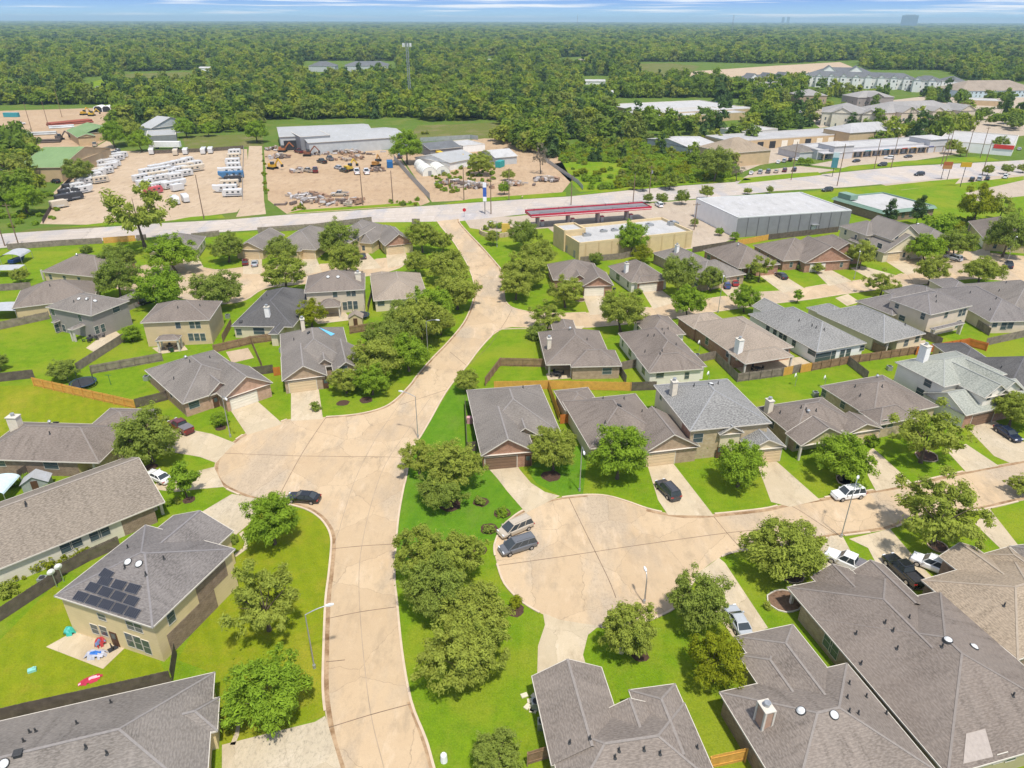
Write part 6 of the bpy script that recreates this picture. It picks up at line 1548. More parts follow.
def semi(px, py, to, label, col=(.75,.74,.72), L=14, cab=True):
    p, q = P(px,py), P(*to); root = thing('box_truck' if cab else 'container', label, 'truck' if cab else 'container', (p.x,p.y,0), math.atan2(q.y-p.y,q.x-p.x))
    b = MB(); z = 1.1 if cab else .1; b.box(-L/2,-1.3,z,L/2,1.3,z+2.8)
    for k in range(int(L)): b.box(-L/2+k+.3,-1.33,z+.1,-L/2+k+.4,1.33,z+2.7)
    b.build('box', plain('box_%d_%d' % (int(px), int(py)), col, .6, .08, .8), root)
    if cab:
        b = MB(); b.loft([[(L/2+.3,-1.2,.6),(L/2+.3,1.2,.6),(L/2+.3,1.2,3.2),(L/2+.3,-1.2,3.2)],[(L/2+2.4,-1.2,.6),(L/2+2.4,1.2,.6),(L/2+2.1,1.1,2.7),(L/2+2.1,-1.1,2.7)]]); b.build('cab', RVW, root)
        for x in (-L*.35,-L*.25,L*.4,L/2+1.4):
            for y in (-1.15,1.15): b = MB(); b.cyl((x,y-.12,.5),(x,y+.12,.5),.5,.5,12); b.build('wheel', TYRE, root)
semi(168,149,(150,149),'white semi trailer parked behind the caravan lot'); semi(54,172,(60,170),'blue and white truck beside the green-roofed shop',(.10,.32,.40),8)
semi(390,167,(389,162),'blue roll-off bin in the contractor yard',(.02,.12,.30),6,False); semi(377,147,(384,146.6),'blue container at the back of the contractor yard',(.05,.3,.45),6,False); semi(368,147.5,(374,147),'rust-orange container behind the yard',(.50,.24,.09),6,False); semi(363,148,(366,147.7),'orange container beside the rust-orange one',(.55,.22,.06),6,False)
semi(12,117,(20,117),'teal box on the far left dirt yard',(.05,.28,.32),10,False)
for k, (x, y) in enumerate(((294,149),(309,148.5),(324,148))): semi(x, y, (x+8,y-.4), ['white container, leftmost of three in front of the shed','white container, middle of three in front of the shed','white container nearest the orange ones'][k], (.62,.66,.68), 12, False)
semi(441,158,(437,156),'yellow container in the nursery yard',(.62,.42,.03),9,False); semi(500,167,(505,165),'teal skip on the dirt track',(.04,.30,.28),5,False); semi(295,116,(250,116),'x',L=1) if False else None
def pipes(px, py, to, label, n=7, L=14, r=.5, c=(.28,.08,.05)):
    p, q = P(px,py), P(*to); root = thing('pipe_stack', label, 'pipe stack', (p.x,p.y,0), math.atan2(q.y-p.y,q.x-p.x)); b = MB()
    for lay in range(2):
        for k in range(n - lay*2): b.cyl((-L/2,(k-(n-lay*2)/2)*r*2.1,r+lay*r*1.8),(L/2,(k-(n-lay*2)/2)*r*2.1,r+lay*r*1.8),r,r,10)
    o = b.build('pipes', plain('pipe_%d' % int(px), c, .7, .2, .3), root)
pipes(70,124,(90,122),'stack of long rust-red pipes on the far dirt yard',8,26,.55); pipes(38,135,(60,134),'row of grey pipes on the far dirt yard',4,20,.5,(.42,.42,.40)); pipes(62,128,(80,127),'short pale pipe bundle beside the rust-red pipes',3,14,.5,(.55,.56,.55)); pipes(35,143,(60,142),'row of dark machinery rails behind the green-roofed shop',4,26,.5,(.10,.075,.06))
def heap(px, py, label, n=30, spread=4.0, cols=((.32,.2,.13),(.4,.33,.26),(.16,.12,.10),(.45,.42,.40))):
    p = P(px,py); rs = random.Random(int(px*7+py)); b = MB()
    for k in range(n):
        x, y = rs.gauss(0,spread*.5), rs.gauss(0,spread*.3); z = max(0, 1.9-(abs(x)/spread+abs(y)/spread))*rs.random()
        M = Matrix.Translation((x,y,z+.3)) @ Matrix.Rotation(rs.uniform(0,3),4,'Z') @ Matrix.Rotation(rs.uniform(-.4,.4),4,'X'); a = rs.uniform(.4,2.0); e = rs.uniform(.2,.6); b.box(-a,-e,-e,a,e,e,rs.randrange(len(cols)),M)
    o = b.build('scrap_heap', [plain('scrap_%d' % i, c, .8, .25, 1) for i, c in enumerate(cols)]); o.location = p; tag(o, label, 'heap', 'material heaps in the yards')
for x, y, l, n, s in ((275,150,'heap of scrap in the upper corner of the contractor yard',30,6),(279,158,'brown machinery heap by the yard\'s side lane',30,5),(345,153,'biggest heap of pale scrap in the contractor yard',70,12),(318,154,'rusty heap left of the biggest scrap heap',28,5),(352,160,'flat pile of dark beams below the biggest scrap heap',26,8),
      (310,197,'pile of orange bricks near the yard\'s highway edge',40,6),(322,203,'pale rubble in a row by the highway verge',40,9),(350,203,'grey rubble pile at the foot of the yard pole',26,6),(300,172,'small dark heap left of the sandy truck',16,4),(376,171,'brown heap beside the right white pickup',20,4),
      (455,185,'nursery stock of stone blocks by the highway',30,8),(470,187,'second nursery pile of stone near the shop pole',30,8),(515,185,'junk pile on the dirt by the steel fence',24,5),(546,181,'heap of brown soil along the steel fence',30,5)): heap(x, y, l, n, s)
# ================================================================== STREET FURNITURE
for x, y, t, l in ((314.5,668,(330,664),'curved-arm street lamp on the yellowish lawn by the main street'),(418,437.5,(400,434),'street lamp on the kerb of the first turning bulb opposite the parked sedan'),(230.5,437,(240,450),'street lamp on the small lawn before the pale double garage'),(579.5,491,(582,505),'street lamp on the lawn between two big oaks at the second bulb'),
      (841,537,(847,520),'street lamp rising in front of the white street suv'),(718,312.5,(722,300),'street lamp on the side street facing the blue and red cars'),(854,279,(850,290),'street lamp before the low brown-roofed brick house'),(1007,263,(1010,275),'tall street lamp above the navy suv'),
      (428,356,(445,358),'street lamp buried in the roadside oaks'),(497,247,(485,250),'street lamp near the entrance planter')): street_lamp(x, y, t, l, 8.2 if y > 100 else 8)
for x, y, h, cr, tr, l in ((5,246,13,1,0,'leaning wooden pole at the left end of the highway fence'),(19,246,13,1,0,'second wooden pole near the left end of the highway fence'),(9,196,12,1,1,'wooden pole with a transformer by the left trees'),(204,219,15,0,0,'tall wooden pole standing in front of the caravan lot'),(363,205,14,0,0,'tall wooden pole at the front of the contractor yard'),
     (393,203,12,0,0,'pale pole beside the sheet-metal fence'),(464,200,13,1,0,'dark wooden pole in front of the nursery shop'),(491,214,13,1,0,'wooden pole by the station sign'),(509,200,12,1,0,'pole on the dirt track at the highway'),(649,197,12,1,1,'pole with crossarm and transformer before the thicket'),(571,205,11,0,0,'slim pole behind the fuel canopy'),(633,203,11,0,0,'slim pole right of the fuel canopy'),
     (694,230,9,1,0,'pole on the store\'s side lot'),(791,180,16,0,0,'tall leaning pole in front of the mall porch'),(837,186,17,0,0,'tall pole at the edge of the highway by the teal-edged shop'),(874,169,14,0,0,'pole at the near edge of the mall lot'),(891,168,15,0,0,'second pole at the edge of the mall lot'),(941,166,15,1,0,'dark pole with crossarm at the mall\'s right end'),(945,164,16,0,0,'companion of the dark pole at the mall\'s right end'),(980,158,15,1,0,'pole near the highway bend at the right'),
     (982,175,15,0,0,'tall pole between the orange and yellow signs'),(33,135,18,0,0,'pole left of the rusty pipes on the far yard'),(49,128,16,0,0,'pole in the middle of the far dirt yard'),(62,117,18,0,0,'pole near the back of the far dirt yard'),(966,157,15,0,0,'pole beside the red sign shop')): utility_pole(x, y, l, h, cr, tr)
def pole_sign(px, py, h, w, hh, cols, label, double=False, text=None):
    p = P(px,py); root = thing('pole_sign', label, 'sign', (p.x,p.y,0), -.1)
    for dx in ((-w*.35, w*.35) if double else (0,)): b = MB(); b.cyl((dx,0,-.2),(dx,0,h-hh),.14,.12,8); b.build('pole', DARK, root)
    b = MB(); n = len(cols); mats = []
    for k, c in enumerate(cols):
        z1 = h - hh*k/n; b.box(-w/2,-.2,z1-hh/n+.02,w/2,.2,z1,k); mats.append(plain('sign_%d_%d' % (int(px),k), c, .5, .05, 1))
    b.build('sign_panel', mats, root)
    if text:
        cu = bpy.data.curves.new('lettering','FONT'); cu.body = text; cu.size = hh*.35; cu.align_x = 'CENTER'; cu.align_y = 'CENTER'; o = link('lettering', cu, root); o.location = (0,-.21,h-hh/2); o.rotation_euler = (R(90),0,0); cu.materials.append(WHITE); cu.extrude = .01
pole_sign(485,214,11,1.25,6.5,((.8,.8,.82),(.05,.12,.42),(.05,.12,.42),(.8,.8,.8)),'tall white and blue price sign at the street entrance'); pole_sign(832,177,10.5,2.6,6.5,((.40,.50,.50),(.06,.20,.22),(.06,.20,.22)),'teal and white tower sign in front of the mall'); pole_sign(944,179.5,7.5,3.8,3,((.36,.11,.04),(.40,.19,.07)),'brown-orange roofed sign on two legs by the highway',True); pole_sign(960,187,10,4.2,1.9,((.50,.30,.02),),'yellow sign on a tall pole in the far right lot')
pole_sign(985,149.5,4,4,1.6,((.6,.35,.05),),'small orange sign near the highway bend')
def stop_sign(px, py, label):
    p = P(px,py); root = thing('stop_sign', label, 'sign', (p.x,p.y,0), 0); b = MB(); b.cyl((0,0,0),(0,0,2.6),.05,.05,6); b.build('post', GREYM, root); b = MB(); b.cyl((0,-.06,2.5),(0,-.03,2.5),.65,.65,8); b.build('sign_plate', plain('stop_red', (.5,.02,.03), .5, .05), root)
stop_sign(464.5,217,'red stop sign at the mouth of the main street'); 
# ================================================================== GARDENS
def trampoline(px, py, label, r=2.2, net=True):
    p = P(px,py); root = thing('trampoline', label, 'trampoline', (p.x,p.y,0)); b = MB(); n = 20
    b.cyl((0,0,.82),(0,0,.85),r*.88,r*.88,n); b.build('mat', DARK, root)
    b = MB(); ps = [Vector((math.cos(2*math.pi*k/n)*r, math.sin(2*math.pi*k/n)*r, .85)) for k in range(n+1)]
    for a, c in zip(ps, ps[1:]): b.bar(a, c, .32, .06)
    for k in range(0, n, 4): b.bar(ps[k], ps[k]-Vector((0,0,.85)), .07, .07)
    b.build('frame', plain('tramp_pad', (.03,.05,.08), .6, .2, 3), root)
    if net:
        for k in range(0, n, 4): q = MB(); q.bar(ps[k], ps[k]+Vector((0,0,1.7)), .06, .06); q.build('net_post', DARK, root)
trampoline(84,386,'round dark trampoline by the orange fence'); trampoline(361,318,'dark trampoline behind the two-storey beige house',1.9)
def tagbuild(b, name, mats, label, cat, px, py, rz=0, z=0, group=None):
    p = P(px,py); o = b.build(name, mats); o.location = (p.x,p.y,z); o.rotation_euler = (0,0,rz); return tag(o, label, cat, group)
# draped covers, toys and patio things
def drape(w, d, h, seed, n=9):
    rs = random.Random(seed); b = MB(); g = [[(-w/2+w*i/n, -d/2+d*j/n, max(.02, h*(math.sin(math.pi*i/n)*math.sin(math.pi*j/n))**.6*rs.uniform(.7,1.15))) for j in range(n+1)] for i in range(n+1)]
    for i in range(n):
        for j in range(n):
            u, v = (i+.5)/n*2-1, (j+.5)/n*2-1
            if u*u + v*v > 1.05 + rs.uniform(-.25,.15): continue
            b.poly([g[i][j],g[i+1][j],g[i+1][j+1],g[i][j+1]], 1 if math.sin(i*.9+seed)+math.cos(j*1.1+seed*.7) > .55 else 0)
    return b
tagbuild(drape(2.3,1.1,.25,3),'play_tent',[plain('red_cloth',(.42,.03,.06),.8,.15,2),plain('pink_cloth',(.72,.42,.46),.8,.1,2)],'crumpled red and pink play tent lying on the lawn','play tent',90.5,680,.55)
tagbuild(drape(2.4,1.3,.75,4),'covered_table',[plain('white_cloth',(.42,.42,.47),.7,.15,2),plain('blue_cloth',(.04,.16,.50),.7,.2,2)],'patio table under a blue and white cover','patio table',96,655.5,.1)
tagbuild(drape(1.3,1.1,1.0,5),'covered_grill',[plain('teal_cloth',(.05,.42,.34),.7,.2,2),plain('teal_cloth2',(.12,.5,.45),.7,.2,2)],'teal covered heap at the patio corner by the house','garden cover',70,633,.3)
tagbuild(drape(1.3,1.2,1.0,6),'rocking_toy',[plain('red_plastic',(.42,.05,.05),.5,.2,2),plain('blue_plastic',(.15,.2,.35),.5,.2,2)],'red and blue play seat on the solar house patio','play seat',101,644,.6)
b = MB(); b.box(-.4,-.25,0,.4,.25,.3); b.cyl((.2,0,.3),(.2,0,.5),.18,.1,8); tagbuild(b,'toy',[plain('toy_teal',(.25,.55,.48),.5,.1)],'small teal toy alone on the lawn','toy',32.5,671,.5)
b = MB(); b.box(-.5,-.35,0,.5,.35,.05); b.box(-.1,-.35,.05,.0,.35,.7); tagbuild(b,'chair',[DARK],'dark folding chair on the solar house patio','chair',113,649,.8)
def patio_set(px, py, label, umb=None):
    p = P(px,py); root = thing('patio_table', label, 'table', (p.x,p.y,0)); b = MB(); b.cyl((0,0,.7),(0,0,.75),.7,.7,14); b.cyl((0,0,0),(0,0,.7),.06,.06,6); b.cyl((0,0,0),(0,0,.04),.35,.3,10); b.build('table_top', DARK, root)
    for k in range(4):
        t = k*math.pi/2+.4; M = Matrix.Translation((p.x+math.cos(t)*1.15,p.y+math.sin(t)*1.15,0)) @ Matrix.Rotation(t,4,'Z'); r2 = thing('patio_chair','dark patio chair around the %s' % label,'chair',M.translation,t,'patio chairs')
        b = MB(); b.box(-.25,-.25,.42,.25,.25,.47); b.build('seat', DARK, r2); b = MB(); b.box(.22,-.25,.47,.27,.25,.95); b.build('backrest', DARK, r2)
        for sx in (-.22,.22):
            for sy in (-.22,.22): b = MB(); b.box(sx-.02,sy-.02,0,sx+.02,sy+.02,.42); b.build('leg', DARK, r2)
patio_set(98,338,'table on the grey two-storey patio'); patio_set(90,341,'second table on the grey two-storey patio'); patio_set(170,349,'table under the tan house patio roof'); patio_set(557,376,'table in the open corner patio'); patio_set(757,371,'table beneath the brick house patio roof')
def dish(px, py, label, h=2.2):
    p = P(px,py); root = thing('satellite_dish', label, 'satellite dish', (p.x,p.y,0), 2.4); b = MB(); b.cyl((0,0,0),(0,0,h),.05,.05,6); b.build('mast_pole', GREYM, root); b = MB(); n = 14
    pr = [(0,0)]; 
    for k in range(n):
        a, c = 2*math.pi*k/n, 2*math.pi*(k+1)/n
        b.poly([(.12,0,h),(.3+math.sin(a)*.0,math.cos(a)*.45,h+math.sin(a)*.45),(.3,math.cos(c)*.45,h+math.sin(c)*.45)])
    b.build('reflector', WHITE, root)
for x, y, l in ((64,581.5,'larger pale satellite dish on the dark fence by the solar house'),(57,587,'smaller pale satellite dish on the dark fence by the solar house'),(708,384,'white dish behind the mottled grey two-storey roof'),(795,386,'white dish at the corner of the chimneyed porch house'),(824,388,'white dish left of the tan brick house'),(699,352,'white dish on the grass beside the many-hipped house')): dish(x, y, l)
def shed(px, py, label, w, d, h, rc, wc, rz=0):
    p = P(px,py); root = thing('garden_shed', label, 'shed', (p.x,p.y,0), rz); b = MB(); b.box(-w/2,-d/2,0,w/2,d/2,h); b.poly([(-w/2,-d/2-.001,h),(w/2,-d/2-.001,h),(0,-d/2-.001,h+w*.3)]); b.poly([(-w/2,d/2+.001,h),(w/2,d/2+.001,h),(0,d/2+.001,h+w*.3)]); b.build('wall', wc, root)
    b = MB(); e = .2
    for s in (-1,1): b.poly([(s*(w/2+e),-d/2-e,h-.1),(s*(w/2+e),d/2+e,h-.1),(0,d/2+e,h+w*.3+.05),(0,-d/2-e,h+w*.3+.05)])
    b.build('roof', rc, root); b = MB(); b.box(-.45,-d/2-.06,0,.45,-d/2-.005,1.9); b.build('door', DOORM, root)
shed(356.5,324,'small brown-roofed garden shed behind the beige house',3.0,2.6,2.0,ROOF['fawn'],WALL['tan'],.1)
def canopy_shelter(px, py, label, w, d, h, c, arch=.18):
    p = P(px,py); root = thing('canopy_shelter', label, 'shelter', (p.x,p.y,0), .1); b = MB(); n = 8; pts = [(math.cos(math.pi*k/n)*w/2, h+math.sin(math.pi*k/n)*w*arch) for k in range(n+1)]
    for a, e in zip(pts, pts[1:]): b.poly([(a[0],-d/2,a[1]),(e[0],-d/2,e[1]),(e[0],d/2,e[1]),(a[0],d/2,a[1])])
    b.build('cover', c, root)
    for x in (-w/2,w/2):
        for y in (-d/2,d/2): b = MB(); b.bar((x,y,0),(x,y,h),.08,.08); b.build('post', GREYM, root)
COV = plain('cover_white',(.40,.41,.42),.7,.1,1)
canopy_shelter(18,262,'white arched carport cover with a blue boat under it',5.5,6,2.2,COV); canopy_shelter(9,275,'low white flat cover beside the carport',7,5,2.0,COV,.02); canopy_shelter(9,316,'white patio cover at the left edge below the hipped houses',7,6,2.3,COV,.02)
street_lamp(644,603,(640,592),'short street lamp by the lower kerb of the second bulb',4.4,.6)
b = MB(); b.loft([[(-2.4,-.8,.5),(-2.4,.8,.5),(-2.4,.9,1.3),(-2.4,-.9,1.3)],[(1,-.8,.4),(1,.8,.4),(1,1,1.3),(1,-1,1.3)],[(2.8,-.05,.9),(2.8,.05,.9),(2.8,.05,1.4),(2.8,-.05,1.4)]]); tagbuild(b,'boat',[plain('boat_blue',(.02,.05,.18),.4,.1)],'dark blue boat under the white arched cover','boat',18,262.5,1.4)
canopy_shelter(4,497,'pale blue tarp shade in the side garden at the left edge',3.4,4.6,2.0,plain('pale_tarp',(.50,.62,.64),.7,.1,2)); 
shed(39,488,'small glass-like grey shed in the vegetable garden',3.4,2.0,1.6,MTLR,plain('shed_grey',(.3,.32,.3),.6),.3)
def stones(px, py, label):
    rs = random.Random(px)
    for k in range(7):
        b = MB(); p = P(px + rs.uniform(-6,6), py + rs.uniform(-8,8)); b.box(-.35,-.25,0,.35,.25,.12); o = b.build('paving_stone', plain('pale_stone',(.62,.55,.40),.9,.1,2)); o.location = p; o.rotation_euler = (0,0,rs.uniform(0,3)); tag(o, label, 'paving stone', 'pale stones on the grass')
stones(530,703,'pale paving stone lying on the grass beside the two-winged house')
def acunit(px, py, label):
    p = P(px,py); root = thing('air_conditioner', label, 'air conditioner', (p.x,p.y,0)); b = MB(); b.box(-.45,-.45,0,.45,.45,.9); b.build('casing', GREYM, root); b = MB(); b.cyl((0,0,.9),(0,0,.95),.36,.36,12); b.build('fan_grille', DARK, root)
for x, y, l in ((536,707,'air conditioner by the pale stones'),(542,727,'air conditioner lower on the two-winged house wall'),(921,616,'air conditioner beside the black pickup'),(697,358,'air conditioner by the many-hipped house door'),(562,404,'air conditioner behind the low brown house')): acunit(x, y, l)
# planter at the street entrance, drain post, urn, hydrants
p = P(497,233); root = thing('planter_wall','curved stone planter wall with shrubs at the street entrance','planter',(p.x,p.y,0)); b = MB(); n = 14
for k in range(n):
    a, c = math.pi*(.9+1.3*k/n), math.pi*(.9+1.3*(k+1)/n); b.bar((math.cos(a)*5.5,math.sin(a)*5.5,.7),(math.cos(c)*5.5,math.sin(c)*5.5,.7),.6,1.4)
b.build('wall', WALL['stone'], root); b = MB(); b.box(1.5,1.0,.0,4.2,1.5,2.8); b.build('sign_wall', plain('sign_ochre',(.62,.42,.08),.7,.1,1), root)
b = MB(); b.cyl((0,0,0),(0,0,.9),.35,.3,10); b.cyl((0,0,.9),(0,0,1.15),.3,.12,10); tagbuild(b,'lawn_globe',[WHITE],'white round lawn ornament near the bottom kerb','ornament',444,761)
b = MB(); b.cyl((0,0,0),(0,0,.5),.35,.25,8,0); b.cyl((0,0,.5),(0,0,1.3),.18,.3,8,0); b.cyl((0,0,1.3),(0,0,1.7),.3,.05,8,0); tagbuild(b,'garden_statue',[plain('pale_stone',(.62,.55,.40))],'small stone figure at the foot of the middle bulb oak','statue',621,652)
for x, y, l in ((526,402,'p1'),): pass
b = MB(); b.box(-.5,-.35,0,.5,.35,1.1); b.box(-.55,-.4,1.1,.55,.4,1.2); tagbuild(b,'play_house',[plain('pink_plastic',(.62,.33,.36),.5,.1)],'pink toy playhouse in the narrow side garden','toy',470,423)
def swing(px, py, label):
    p = P(px,py); root = thing('clothes_post', label, 'post', (p.x,p.y,0)); b = MB(); b.cyl((0,0,0),(0,0,2.2),.05,.05,6); b.bar((-.6,0,2.1),(.6,0,2.1),.06,.06); b.build('pole', plain('green_post',(.05,.15,.07),.6), root)
swing(111,385,'dark green clothes post on the trampoline lawn')
# ------------------------------------------------------------------ machines, bins and small clutter
def digger(px, py, to, label, c=(.62,.36,.03), s=1.15):
    p, q = P(px,py), P(*to); root = thing('digger', label, 'digger', (p.x,p.y,0), math.atan2(q.y-p.y,q.x-p.x), 'yellow machines in the yards'); root.scale = (s,)*3
    m = plain('machine_%d' % int(c[0]*100), c, .6, .12, 1)
    b = MB(); b.box(-1.6,-1.1,.9,1.2,1.1,1.9); b.box(-1.7,-.9,1.9,-.3,.9,2.2); b.build('body', m, root)
    b = MB(); b.box(-.2,-1.0,1.9,1.1,.1,3.0); b.build('cab', CARGLASS, root)
    b = MB(); b.bar((1.1,.5,1.8),(3.2,.5,4.2),.4,.5); b.bar((3.2,.5,4.2),(5.0,.5,2.2),.3,.4); b.build('boom', m, root)
    b = MB(); b.loft([[(4.7,0,1.2),(5.3,0,1.2),(5.3,0,2.2),(4.7,0,2.2)],[(4.7,1,1.2),(5.3,1,1.2),(5.3,1,2.2),(4.7,1,2.2)]]); b.build('bucket', DARK, root)
    for sy in (-1,1): b = MB(); b.box(-1.9,sy*1.2-.3,.05,1.7,sy*1.2+.3,.85); b.build('track', TYRE, root)
for x, y, t, l, c in ((273,169,(280,170),'yellow digger by the side lane of the contractor yard',(.62,.36,.03)),(349,171,(354,170),'small yellow loader left of the white pickups',(.60,.40,.05)),(376,166.5,(380,165),'orange-brown machine right of the white pickups',(.40,.20,.05)),(283,152,(290,152),'rust-coloured machine at the back corner of the contractor yard',(.35,.13,.05)),
    (84,115,(92,114),'yellow machine on the far dirt yard by the white arches',(.62,.40,.03)),(92,116,(100,116),'second yellow machine on the far dirt yard',(.60,.36,.03)),(60,140,(66,140),'dark crane-like machine behind the green-roofed shop',(.12,.10,.09)),(308,156,(315,156),'dark rusty tractor in the contractor yard',(.22,.09,.05)),(462,166,(466,164),'faded yellow machine by the nursery shop',(.5,.34,.06))):
    digger(x, y, t, l, c)
for k, (x, y, to, kd, pn, l) in enumerate(((330,160,(326,158),'pickup','grey','grey flatbed truck among the scrap of the contractor yard'),(322,163,(318,162),'pickup','black','black truck among the scrap of the contractor yard'),(299,153,(295,152),'pickup','maroon','dark red truck at the back of the contractor yard'),(400,158,(402,154),'suv','charcoal','dark car at the top of the sheet-metal fence'),(340,196,(334,196),'pickup','champagne','sandy flatbed near the brick pile'),
    (20,125,(28,124),'pickup','white','white truck by the teal box on the far yard'),(6,138,(10,136),'pickup','silver','silver truck at the left border of the far yard'),(5,143,(10,142),'suv','navy','dark car at the left border of the far yard'),(95,146,(95,142),'pickup','champagne','sandy pickup at the back of the green shops'))):
    car(x, y, to, kd, pn, l, YG, scale=1.2)
for x, y, s, kd, tint, l in ((148,175,1,'trailer',None,'white caravan leading the second middle row'),(160,173.5,1,'fifth',None,'white high-nosed caravan second in the second middle row'),(146,186.5,1,'motorhome',None,'white motorhome at the lower start of the middle rows'),(185,176.5,1,'trailer',None,'white caravan at the right end of the middle rows'),(186,169.5,1,'motorhome','tan','sandy motorhome at the right end of the middle rows'),(178,191,1,'cargo',None,'white box trailer below the middle rows'),(234,159.5,-1,'trailer','tan','sandy caravan high on the steel fence side'),(234,169,-1,'trailer',None,'white caravan midway along the steel fence side'),(233,178,-1,'fifth','blue','blue-nosed caravan along the steel fence side'),(230,187,-1,'motorhome','tan','sandy motorhome low on the steel fence side'),
    (110,165,1,'trailer',None,'white caravan in the left row behind the tan one'),(95,180,1,'trailer',None,'white caravan halfway down the left row'),(92,184,1,'motorhome',None,'white motorhome low in the left row'),(80,194,1,'fifth',None,'white high-nosed caravan near the dark trailer'),(116,157,1,'trailer','dark','dark caravan at the top of the left row'),(70,191,1,'cargo','dark','dark box trailer by the left side fence'),(64,202,1,'cargo','dark','dark trailer at the puddled lot corner'),(60,208,1,'cargo','tan','low sandy trailer at the lot corner'),(118,161,1,'trailer',None,'white caravan top right of the left row'),(114,167,1,'motorhome',None,'white motorhome inside the left row'),(107,174,1,'trailer',None,'white caravan jutting from the left row'),(101,183,1,'trailer','tan','sandy caravan jutting low from the left row'),(122,158,1,'trailer',None,'white caravan where the left row meets the back fence'),(196,167,1,'trailer',None,'white caravan alone right of the middle rows'),(193,172,1,'fifth','tan','sandy high-nosed caravan right of the middle rows'),(142,181,1,'trailer',None,'white caravan sticking out left of the middle rows')):
    rv(x, y, (x+12, y-2.2) if s == 1 else (x-12, y+.6), kd, l, 'caravans and motorhomes on the lot', tint)
BINM = plain('bin_green', (.03,.07,.045), .6, .15, 3)
def bin_(px, py, label):
    p = P(px,py); root = thing('wheelie_bin', label, 'bin', (p.x,p.y,0), px, 'bins beside the houses')
    b = MB(); b.loft([[(-.25,-.3,.1),(.25,-.3,.1),(.25,.3,.1),(-.25,.3,.1)],[(-.31,-.38,1.0),(.31,-.38,1.0),(.31,.38,1.0),(-.31,.38,1.0)]]); b.build('body', BINM, root)
    b = MB(); b.box(-.34,-.42,1.0,.34,.42,1.08); b.build('lid', DARK, root)
for x, y, l in ((697,362,'bin at the side door of the many-hipped house'),(700,361,'second bin at the side door of the many-hipped house'),(331,384,'bin by the tarp house garage'),(679,459,'bin beside the tan garage with the dark car'),(530,459,'bin by the garage-gable house entry'),(264,396,'bin at the pale double garage'),(614,292,'bin at the brick gable garage'),(172,352,'bin under the tan house patio roof'),(318,250,'bin beside the hipped top-row garage')): bin_(x, y, l)
for x, y, l in ((282,352,'air conditioner on the tarp house side wall'),(147,380,'air conditioner on the long side of the brick house'),(228,318,'air conditioner between the tan and slate-roofed houses'),(648,378,'air conditioner behind the blue-grey two-storey house'),(744,360,'air conditioner near the brick patio'),(815,396,'air conditioner at the tan brick house side'),(889,370,'air conditioner behind the sage-roofed house'),(478,432,'air conditioner in the narrow side garden'),(604,276,'air conditioner between the brick gable and white chimney houses'),(44,583,'air conditioner near the dark fence by the solar house')): acunit(x, y, l)
